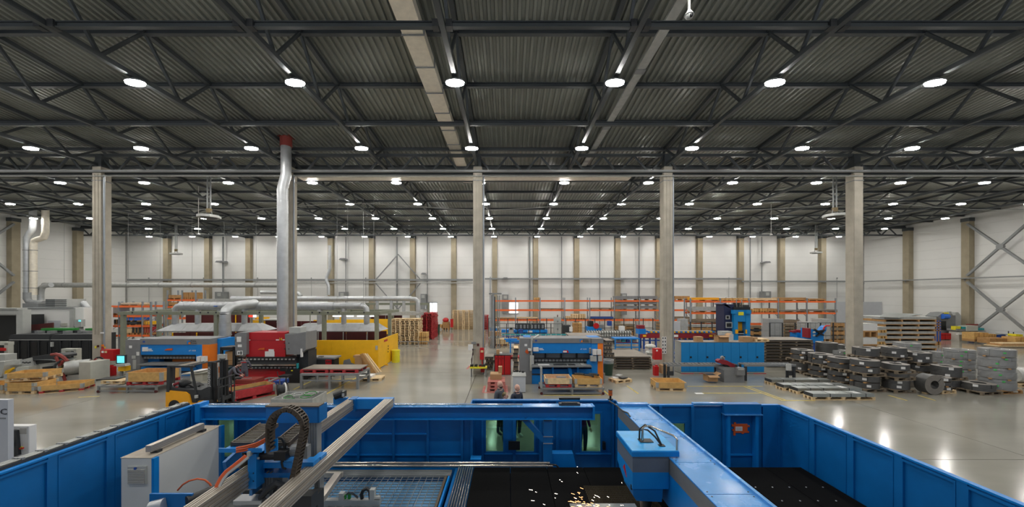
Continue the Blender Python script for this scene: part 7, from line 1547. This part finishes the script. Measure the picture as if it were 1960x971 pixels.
t = multi('bending_line', 'long blue bending line with black rollers and a grey terminal', 'machine', 1000, y, [('bed', 'brakeblue', 970, 1048, 632, 637, 0, 1.2), ('lower_bed', 'bluemid', 985, 1048, 638, 644, .1, 1.0), ('roller_guard', 'char', 986, 1016, 620, 632, .3, .8), ('roller_guard', 'char', 1018, 1043, 620, 632, .3, .8), ('infeed', 'brakeblue', 938, 951, 629, 634, 0, 1.0), ('infeed_top', 'lgrey', 940, 956, 627, 629, 0, 1.0), ('infeed', 'brakeblue', 960, 968, 632, 637, 0, 1.0),
    ('terminal', 'lgrey', 974, 983, 626, 646, -.6, .4), ('terminal_screen', 'black', 975.5, 981, 628, 631, -.63, .04), ('blue_box', 'palletblue', 994, 1001, 631, 646, -.5, .4), ('white_label', 'paper', 1010, 1019, 633.5, 637, -.03, .04), ('leg', 'palletblue', 972, 975, 644, 652, .2, .2), ('leg', 'palletblue', 1042, 1046, 644, 652, .2, .2)])
for k in range(8): PB('roller', 'mgrey', t, 988 + k * 7, 992 + k * 7, 622, 629, y + .22, .1)
multi('electric_cabinet', 'tall light grey electric cabinet with two doors behind the bending line', 'cabinet', 1067, 36.8, [('body', 'lgrey', 1061, 1074, 607.5, 656, 0, .6), ('door_gap', 'mgrey', 1061, 1074, 621.5, 622.2, -.02, .03), ('beacon', 'maroon', 1066.5, 1068, 603, 607.5, .2, .1), ('vent', 'mgrey', 1066, 1069, 614, 617, -.03, .04), ('vent', 'mgrey', 1066, 1069, 629, 632, -.03, .04)])
multi('machine_cabinet', 'black machine cabinet with a white panel beside the grey cabinet', 'cabinet', 1087, 37.0, [('body', 'char', 1078, 1092, 623, 650, 0, .8), ('white_panel', 'paper', 1090, 1096, 626, 635, -.4, .1), ('panel_post', 'mgrey', 1092, 1094, 635, 655, -.35, .08)])
t = multi('roller_conveyor', 'thin green blue conveyor with steel brackets before the bending line', 'conveyor', 1025, 33.5, [('rail', 'teal', 961, 1098, 640, 642, 0, .2), ('rail', 'palletblue', 961, 1098, 643.5, 645, 0, .2)] + [('bracket', 'lgrey', 966 + i * 9.8, 967.2 + i * 9.8, 640, 646, -.05, .1) for i in range(14)] + [('leg', 'palletblue', p, p + 1.5, 645, 665, .1, .1) for p in (977, 1030, 1075)])
t = multi('stand_frame', 'bright blue tubular stand at the left end of the bending line', 'stand', 980, 30.5, [('rail', 'bluemid', 968, 1000, 652, 655, 0, .3), ('rail', 'bluemid', 965, 990, 649, 651, .2, .3), ('leg', 'bluemid', 976, 978, 650, 664, 0, .1), ('foot', 'bluemid', 974, 996, 656, 658, .3, .2)])
for k, (a, b, c, d, yy_, mk) in enumerate(((936, 958, 636, 645, 35, 'wood3'), (936, 948, 650, 656, 34.6, 'wood3'), (950, 973, 650, 656, 34.6, 'wood'), (984, 994, 645, 654, 36.0, 'card'), (921, 927, 636, 663, 33.5, 'wood2'))): load(a, b, c, d, yy_, 1.0, 'crate on the floor at the bending line, %s' % ['upper left', 'lower left', 'long pale one', 'small brown one behind the blue box', 'tall one right of the aisle column'][k], mk, fl=k in (1, 2, 3, 4))
pallet1(X(978, 27), 28.0, 0, 'redwood', 'red pallet lying flat before the blue stand', L=1.1, W_=.9); pallet1(X(990, 27), 28.0, 0, 'redwood', 'red pallet lying flat, half behind the press brake', L=1.1, W_=.9)
t = multi('roll_former', 'grey roll forming line with two rows of bright rollers', 'machine', 1165, 36.0, [('bed', 'mgrey', 1120, 1218, 645, 652, .0, 1.2), ('base', 'char', 1125, 1180, 648, 656, .1, 1.0), ('control_box', 'paper', 1187, 1196, 625, 634, .2, .5), ('control_stem', 'mgrey', 1189, 1193, 634, 640, .3, .2)])
ox = t.location.x
for k in range(19):
    p = 1122 + k * 4.9
    if 86 < p - 1122 < 92: continue
    MB().cyl((X(p, 36) - ox, 0, Z(637, 36)), (X(p + 2.8, 36) - ox, 0, Z(637, 36)), .16, 9).cyl((X(p, 36) - ox, 0, Z(643, 36)), (X(p + 2.8, 36) - ox, 0, Z(643, 36)), .14, 9).box(X(p + .6, 36) - ox, .2, Z(646, 36), X(p + 2.2, 36) - ox, .4, Z(633, 36)).build('roller_stand', 'galvm', t)
t = multi('machine_unit', 'blue and grey drive unit with a red wheel behind the roll former', 'machine', 1135, 39.5, [('blue_bed', 'brakeblue', 1124, 1143, 626, 634, 0, 1.0), ('blue_bed', 'bluemid', 1143, 1152, 629, 633, .2, .6), ('black_block', 'black', 1128, 1136, 615, 626, .2, .8), ('grey_motor', 'mgrey', 1147, 1156, 622, 630, .3, .5), ('navy_box', 'palletblue', 1164, 1171, 615, 624, 1.2, .5), ('base', 'char', 1124, 1158, 634, 650, .3, .8)])
MB().cyl((X(1141, 39.5) - t.location.x, -.1, Z(624, 39.5)), (X(1141, 39.5) - t.location.x, .1, Z(624, 39.5)), .32, 16).build('red_wheel', 'fire', t)
for k in range(5): load(1098, 1106, 619 + k * 5, 624 + k * 5, 40.0, .9, 'brown pallet box in the narrow tower, %s' % ['topmost', 'second', 'third', 'fourth', 'bottom'][k], 'wood3', fl=k == 4); load(1107, 1114, 619 + k * 5, 624 + k * 5, 40.0, .9, 'yellow brown pallet box in the right tower, %s' % ['topmost', 'second', 'third', 'fourth', 'bottom'][k], 'wood2', fl=k == 4)
for k in range(4): load(1180, 1215, 621 + k * 5, 626 + k * 5, 41.0 + 1.2, .9, 'long board bundle behind the roll former, %s' % ['topmost', 'second', 'third', 'bottom'][k], 'wood3' if k % 2 else 'owood', 'bundle', fl=k == 3)
for k in range(5): load(1262, 1300, 617 + k * 6, 623 + k * 6, 42.2, .9, 'dark bundle behind the maroon conveyor, %s' % ['topmost', 'second', 'third', 'fourth', 'bottom'][k], 'owood', 'bundle', fl=k == 4)
tag(MB().box(X(1088, 23.5), 23.2, Z(643.5, 23.5), X(1150, 23.5), 24.9, Z(641.5, 23.5)).box(X(1092, 23.5), 23.4, 0, X(1146, 23.5), 24.4, Z(643.5, 23.5)).build('sheet_table', 'ptop'), 'brown sheets on a table just behind the middle press brake', 'sheets')
t = multi('tool_table', 'blue open frame table with machine parts under it', 'table', 1200, 31.5, [('top_rail', 'bluemid', 1177, 1225, 648, 650, 0, 1.2), ('mid_rail', 'bluemid', 1177, 1225, 657, 658.5, 0, .1), ('low_rail', 'bluemid', 1177, 1225, 664, 666, 0, .1), ('red_bar', 'maroon2', 1178, 1224, 655.5, 657, .1, .1)] + [('leg', 'bluemid', p, p + 1.8, 650, 671, 0, .12) for p in (1177, 1208, 1223)] + [('part', mk, a, b, 651, 656, .2, .4) for a, b, mk in ((1181, 1188, 'mgrey'), (1191, 1197, 'teal'), (1200, 1206, 'palletblue'), (1211, 1219, 'mgrey'))])
t = multi('stamping_unit', 'small blue unit with a dark red head at the conveyor start', 'machine', 1229, 33, [('blue_base', 'brakeblue', 1223, 1236, 630, 640, 0, .8), ('red_head', 'maroon2', 1222, 1234, 623, 630, .1, .6), ('stand', 'palletblue', 1224, 1228, 640, 660, .1, .3)])
t = multi('conveyor', 'long maroon conveyor on blue legs with yellow and blue rollers', 'conveyor', 1300, 32.5, [('side_beam', 'maroon2', 1226, 1371, 640, 647.5, 0, .15), ('rear_beam', 'maroon2', 1240, 1371, 638, 644, 1.2, .15), ('sign', 'paper', 1287, 1298, 641, 645.5, -.04, .05), ('sign', 'yellow', 1231, 1237, 641.5, 645, -.04, .05), ('sign', 'yellow', 1358, 1364, 641.5, 645, -.04, .05), ('lower_rail', 'palletblue', 1230, 1368, 651, 653, .1, .2)] + [('leg', 'palletblue', 1232 + 11.4 * i, 1234.5 + 11.4 * i, 647, 664, .05, .2) for i in range(12)] + [('roller', 'yellow' if i % 2 else 'bluemid', 1242 + 4.4 * i, 1244.6 + 4.4 * i, 634.5, 637.5, .3, .9) for i in range(29)])
multi('white_screen', 'pale grey screen panel just right of the notice column', 'panel', 1291, 36, [('panel', 'cabpale', 1281, 1302, 616, 633, 0, .1), ('post', 'mgrey', 1282, 1284, 633, 658, 0, .1), ('post', 'mgrey', 1299, 1301, 633, 658, 0, .1)])
load(1304, 1317, 611, 634, 36.5, .9, 'film wrapped tower beside the pale screen', 'galvm', 'wrap', fl=True)

# tall blue press
y = 30.0
t = multi('hydraulic_press', 'tall blue press with a navy tower and yellow opening', 'press', 1412, y, [('tower', 'darkblue', 1386, 1405, 583, 640, .3, 1.2), ('left_leg', 'cabblue', 1405, 1412.5, 594, 676, 0, 1.2), ('right_leg', 'cabblue', 1428, 1436, 594, 676, 0, 1.2), ('crown', 'cabblue', 1405, 1437, 594, 616, .05, 1.1), ('corbel', 'cabblue', 1403.5, 1411, 594, 601, -.2, .3), ('corbel', 'cabblue', 1430, 1438, 594, 601, -.2, .3),
    ('yellow_tooling', 'fork', 1412, 1424, 617, 634, .5, .4), ('inner_dark', 'black', 1412, 1428, 616, 644, .95, .1), ('black_tool', 'black', 1413, 1427, 634, 641, .3, .5), ('table', 'cabblue', 1412, 1428, 643, 650, .1, 1.0), ('emblem', 'byellow', 1413.5, 1423.5, 597.5, 604, .02, .06), ('guard', 'fork', 1409.5, 1413, 631.5, 639, -.2, .15), ('guard', 'fork', 1428.5, 1430, 631.5, 639, -.2, .15),
    ('window_frame', 'lgrey', 1390, 1397, 604, 611.5, .22, .1), ('window', 'black', 1391.3, 1395, 605.5, 610, .18, .05), ('window_frame', 'lgrey', 1390, 1402, 617, 628, .22, .1), ('window', 'black', 1391.5, 1400, 619, 626, .18, .05), ('top_pipe', 'black', 1404, 1436, 588, 593.8, .2, .8), ('top_tank', 'black', 1410, 1416, 580, 588, .4, .5), ('top_tank', 'char', 1424, 1434, 584, 588, .4, .5), ('pipe', 'chrome', 1410, 1410.8, 573, 590, .3, .1), ('pipe', 'chrome', 1420, 1420.8, 573, 590, .3, .1)] + [('tooling_light', 'paper', 1413.5 + 2.4 * k, 1414.8 + 2.4 * k, 638.5, 640, .25, .05) for k in range(5)])
o = t.location
MB().add([(X(1386, y) - o.x, .3, Z(583, y)), (X(1392, y) - o.x, .3, Z(580, y)), (X(1405, y) - o.x, .3, Z(592, y)), (X(1386, y) - o.x, 1.5, Z(583, y)), (X(1392, y) - o.x, 1.5, Z(580, y)), (X(1405, y) - o.x, 1.5, Z(592, y))], [(0, 1, 2), (5, 4, 3), (0, 3, 4, 1), (1, 4, 5, 2), (2, 5, 3, 0)]).build('tower_roof', 'darkblue', t)
multi('control_console', 'pale slanted console just left of the tall blue press', 'console', 1393, 27.5, [('body', 'cabpale', 1384, 1404, 640, 690, 0, .7), ('top', 'lgrey', 1382, 1402, 635, 640, .1, .6)])
load(1472, 1499, 611, 652, 34, 1.0, 'tall film wrapped tower left of the blue uncoiler', 'mgrey', 'wrap', fl=True); load(1542, 1568, 617, 645, 34.2, 1.0, 'film wrapped tower behind the blue uncoiler, left', 'galvm', 'wrap', fl=True); load(1569, 1590, 611, 645, 34.6, 1.0, 'film wrapped tower behind the blue uncoiler, right', 'galvm', 'wrap', fl=True)
for k in range(5): load(1500, 1541, 620 + k * 6, 626 + k * 6, 36.2, .9, 'board layer under the right rack, %s' % ['topmost', 'second', 'third', 'fourth', 'bottom'][k], 'owood', 'bundle', fl=k == 4); load(1589, 1617, 619 + k * 8, 627 + k * 8, 35.8, 1.1, 'brown crate near the right column, %s' % ['topmost', 'second', 'third', 'fourth', 'bottom'][k], 'wood3' if k % 2 == 0 else 'owood', fl=k == 4)
for k in range(4): load(1324, 1383, 622 + k * 6, 628 + k * 6, 36.5, .9, 'mixed dark layer left of the tall press, %s' % ['topmost', 'second', 'third', 'bottom'][k], ['galvm', 'wood3', 'owood', 'char'][k], 'bundle', fl=k == 3); load(1440, 1470, 624 + k * 6, 630 + k * 6, 36.5, .9, 'mixed dark layer right of the tall press, %s' % ['topmost', 'second', 'third', 'bottom'][k], ['owood', 'char', 'wood3', 'char'][k], 'bundle', fl=k == 3)
t = TH('uncoiler', 'bright blue uncoiler with crossed black arms and a red arc', 'machine', 1565, 29.0); y = 29.0; o = t.location
PB('stand', 'palletblue', t, 1554, 1574, 655, 681, 29.1, .8); PP('body', 'brakeblue', t, [(1552, 656), (1552, 630), (1571, 633), (1577, 640), (1576, 656), (1567, 658)], y, 1.0); PP('rear_body', 'bluemid', t, [(1572, 635), (1577, 628), (1582, 624), (1582, 633), (1576, 640)], y + .3, .5); PB('red_plate', 'maroon2', t, 1547, 1552, 629, 647, y, .6)
for a, b in (((1556, 630), (1574, 642)), ((1574, 634), (1560, 644)), ((1563, 634), (1577, 632))): BAR('arm', 'black', t, (X(a[0], y) - o.x, -.1, Z(a[1], y)), (X(b[0], y) - o.x, -.1, Z(b[1], y)), .12, .1)
MB().tube([(X(a, y) - o.x, -.1, Z(b, y)) for a, b in ((1574, 631), (1576, 626), (1580, 623.5), (1586, 623.5))], .06, 6).build('red_arc', 'fire', t)
for k in range(2): MB().cyl((X(1554, y) - o.x, -.15, Z(636 + 6 * k, y)), (X(1556.5, y) - o.x, -.15, Z(636 + 6 * k, y)), .08, 8).build('cylinder', 'lgrey', t)
multi('feeder', 'small blue and dark red feeder left of the uncoiler', 'machine', 1530, 30.5, [('base', 'bluemid', 1526, 1540, 637, 648, 0, .8), ('head', 'maroon2', 1519, 1529, 633.5, 637, .1, .5), ('head', 'maroon2', 1529, 1540, 632, 638, .0, .5), ('foot', 'palletblue', 1520, 1540, 645, 672, .2, .5)])

# ================================================================== far right corner
multi('partition', 'plain pale grey partition wall in front of the far right corner', 'partition', 1645, 49.5, [('panel', 'cabpale', 1602, 1645, 578, 632.5, 0, .12), ('panel', 'cabpale', 1645.3, 1688, 578, 632.5, 0, .12)])
multi('striped_crate', 'long wooden crate with a red stripe far right', 'crate', 1668, 41, [('body', 'wood2', 1655, 1682, 611, 622, 0, 1.2), ('stripe', 'fire', 1655, 1682, 614.5, 618, -.03, .04), ('batten', 'lgrey', 1671, 1672.5, 610, 622, -.05, .05), ('lower_stack', 'wood3', 1650, 1682, 622, 646, .1, 1.2)])
for k in range(3): load(1683, 1713, 612 + k * 5, 617 + k * 5, 40, 1.0, 'blue and wood layer far right, %s' % ['top', 'middle', 'bottom'][k], ['wood3', 'palletblue', 'palletblue'][k], 'bundle', fl=k == 2)
for k in range(4): load(1714 + k, 1762, 605 + k * 5, 610 + k * 5, 36, 1.2, 'wood bundle layer of the far right heap, %s' % ['topmost', 'second', 'third', 'lowest'][k], ['wood3', 'owood', 'wood', 'owood'][k], 'bundle', fl=k == 3); load(1763, 1785, 610 + k * 5, 615 + k * 5, 35.5, 1.2, 'dark bundle layer right of the wood heap, %s' % ['topmost', 'second', 'third', 'lowest'][k], 'owood', 'bundle', fl=k == 3)
for k in range(5): load(1786, 1801, 614 + k * 5, 619 + k * 5, 35, 1.0, 'navy blue crate in the tower far right, %s' % ['topmost', 'second', 'third', 'fourth', 'bottom'][k], 'palletblue', fl=k == 4)
t = TH('mill', 'big grey milling machine with a blue motor against the side wall', 'machine', 1815, 39.5); y = 39.5; o = t.location
PP('body', 'grey', t, [(1800, 650), (1800, 612), (1814, 612), (1824, 604), (1829, 604), (1829, 650)], y, 1.2); PB('window', 'black', t, 1802, 1811, 615, 632, y - .03, .05); PP('rear_body', 'lgrey', t, [(1829, 648), (1829, 598), (1834, 598), (1840, 605), (1838, 648)], y + .4, 1.0)
PP('head', 'mgrey', t, [(1795, 606), (1805, 599), (1820, 598), (1824, 604), (1812, 612), (1800, 612)], y - .1, 1.2); MB().cyl((X(1799, y) - o.x, -.2, Z(606, y)), (X(1810, y) - o.x, -.2, Z(606, y)), .26, 12).build('blue_motor', 'bluefilm', t); PB('chain', 'byellow', t, 1808, 1818, 598.5, 601, y - .15, .2); PB('pipe', 'lgrey', t, 1817, 1821, 596.5, 602, y - .2, .2)
for k, (a, b) in enumerate(((1792, 1809), (1810, 1829))): multi('red_box', 'red steel box on the floor before the grey mill, %s one' % ['left', 'right'][k], 'box', (a + b) / 2, 38.9, [('body', 'fire', a, b, 638.5, 650, 0, .3), ('lid_line', 'maroon', a, b, 641, 641.7, -.02, .03)])
multi('lathe', 'cream and teal lathe along the side wall', 'machine', 1860, 38.2, [('base', 'cream', 1836, 1853, 636, 652, 0, .9), ('bed', 'mgrey', 1832, 1855, 630, 634, .1, .9), ('hood', 'cream', 1851, 1872, 624, 634, 0, .8), ('teal_part', 'teal', 1843, 1851, 626, 630, .1, .6), ('teal_part', 'teal', 1872, 1884, 628.5, 632.5, .1, .6), ('leg', 'lgrey', 1872, 1886, 632.5, 645, .2, .6), ('brown_panel', 'rustred', 1851, 1873, 620.5, 625, .9, .1), ('blue_door', 'palletblue', 1854, 1864, 640, 652.5, -.1, .6), ('yellow_part', 'byellow', 1829, 1839, 625, 632, .2, .4), ('pipe_bundle', 'paper', 1834, 1858, 639.5, 641, -.3, .2)])
load(1865, 1892, 637.5, 654.5, 36.3, 1.0, 'large yellow wooden crate by the side wall', 'wood2'); load(1895, 1907, 640, 648, 36.4, .8, 'small yellow crate behind the open brown box', 'wood2'); load(1895, 1932, 648, 658, 35.2, 1.0, 'open brown box right of the large yellow crate', 'wood3'); load(1944, 1975, 646, 658, 34.6, 1.0, 'pale wooden box cut by the right edge', 'wood2')
multi('blue_tub', 'blue plastic tub standing by the side wall', 'tub', 1919, 36.5, [('body', 'palletblue', 1914, 1924, 641, 649, 0, .8), ('stand', 'lgrey', 1908, 1926, 640, 641, .1, .5), ('leg', 'lgrey', 1910, 1912, 641, 654, .2, .1), ('leg', 'lgrey', 1924, 1926, 641, 654, .2, .1)])
tag(MB().cyl((X(1905, 36.9), 36.9, Z(638, 36.9)), (X(1945, 35.9), 35.9, Z(642, 35.9)), .06, 8).build('steel_tube', 'lgrey'), 'long grey tube resting over tubs at the right wall', 'tube')
multi('trolley', 'dark red trolley with bent black handles at the right wall', 'trolley', 1937, 36.1, [('body', 'maroon2', 1933, 1944, 649, 654, 0, .6), ('handle', 'char', 1930.5, 1931.5, 634, 650, .1, .05), ('handle', 'char', 1940, 1941, 636, 650, .1, .05), ('teal_tray', 'teal', 1943, 1952, 643, 646, .3, .5)])
multi('yellow_box', 'row of yellow boxes at the right edge of the picture', 'boxes', 1953, 35.2, [('box', 'byellow', 1945, 1951, 640, 644, 0, .6), ('box', 'byellow', 1952, 1958, 640.5, 645.5, 0, .6), ('shelf', 'mgrey', 1944, 1962, 645.5, 647, 0, .7), ('leg', 'mgrey', 1946, 1948, 647, 653, .1, .3), ('leg', 'mgrey', 1957, 1959, 647, 653, .1, .3)])
for k in range(4): tag(MB().box(X(1882 + 6 * k, 34.2), 33.2 + .1 * k, .1 * k, X(1985, 34.2), 34.4, .1 * k + .095).build('long_board', ['owood', 'wood', 'wood3', 'wood'][k]), 'long pale board pile at the right edge, %s layer' % ['lowest', 'second', 'third', 'top'][k], 'boards')
pallet(X(1962, 19.6), 19.8, 0, 'wood', 'pale pallet cut by the right edge beside the wrapped coils'); tag(MB().cyl((X(1941, 19.6), 19.7, PHT + .42), (X(1990, 19.6), 19.7, PHT + .42), .42, 16).build('foil_roll', 'plastic', smooth=True), 'large roll of white foil on the pallet at the right edge', 'roll')

# ------------------------------------------------------------------ let every floor standing unit reach the floor
for o in [q for q in C.objects if q.parent is None and q.type == 'EMPTY' and q.get('category') in ('machine', 'stand', 'conveyor', 'terminal', 'extinguisher', 'table', 'console', 'press', 'posts', 'boxes', 'tub', 'trolley', 'saw', 'frame', 'cabinet', 'bench')]:
    kids = [k for k in o.children if k.type == 'MESH' and k.data.name.startswith('unit_block') and k.rotation_mode != 'QUATERNION']
    if not kids or o.location.z > .6: continue
    low = min(k.location.z - k.scale.z / 2 for k in kids) + o.location.z
    if .02 < low < .62 and not any(k.data.name[:4] != 'unit' and min(v[2] for v in k.bound_box) + k.location.z + o.location.z < low - .05 for k in o.children if k.type == 'MESH'):
        for k in kids:
            b = k.location.z - k.scale.z / 2
            if b + o.location.z < low + .04:
                top = k.location.z + k.scale.z / 2; nb = -o.location.z; k.location.z = (top + nb) / 2; k.scale.z = top - nb
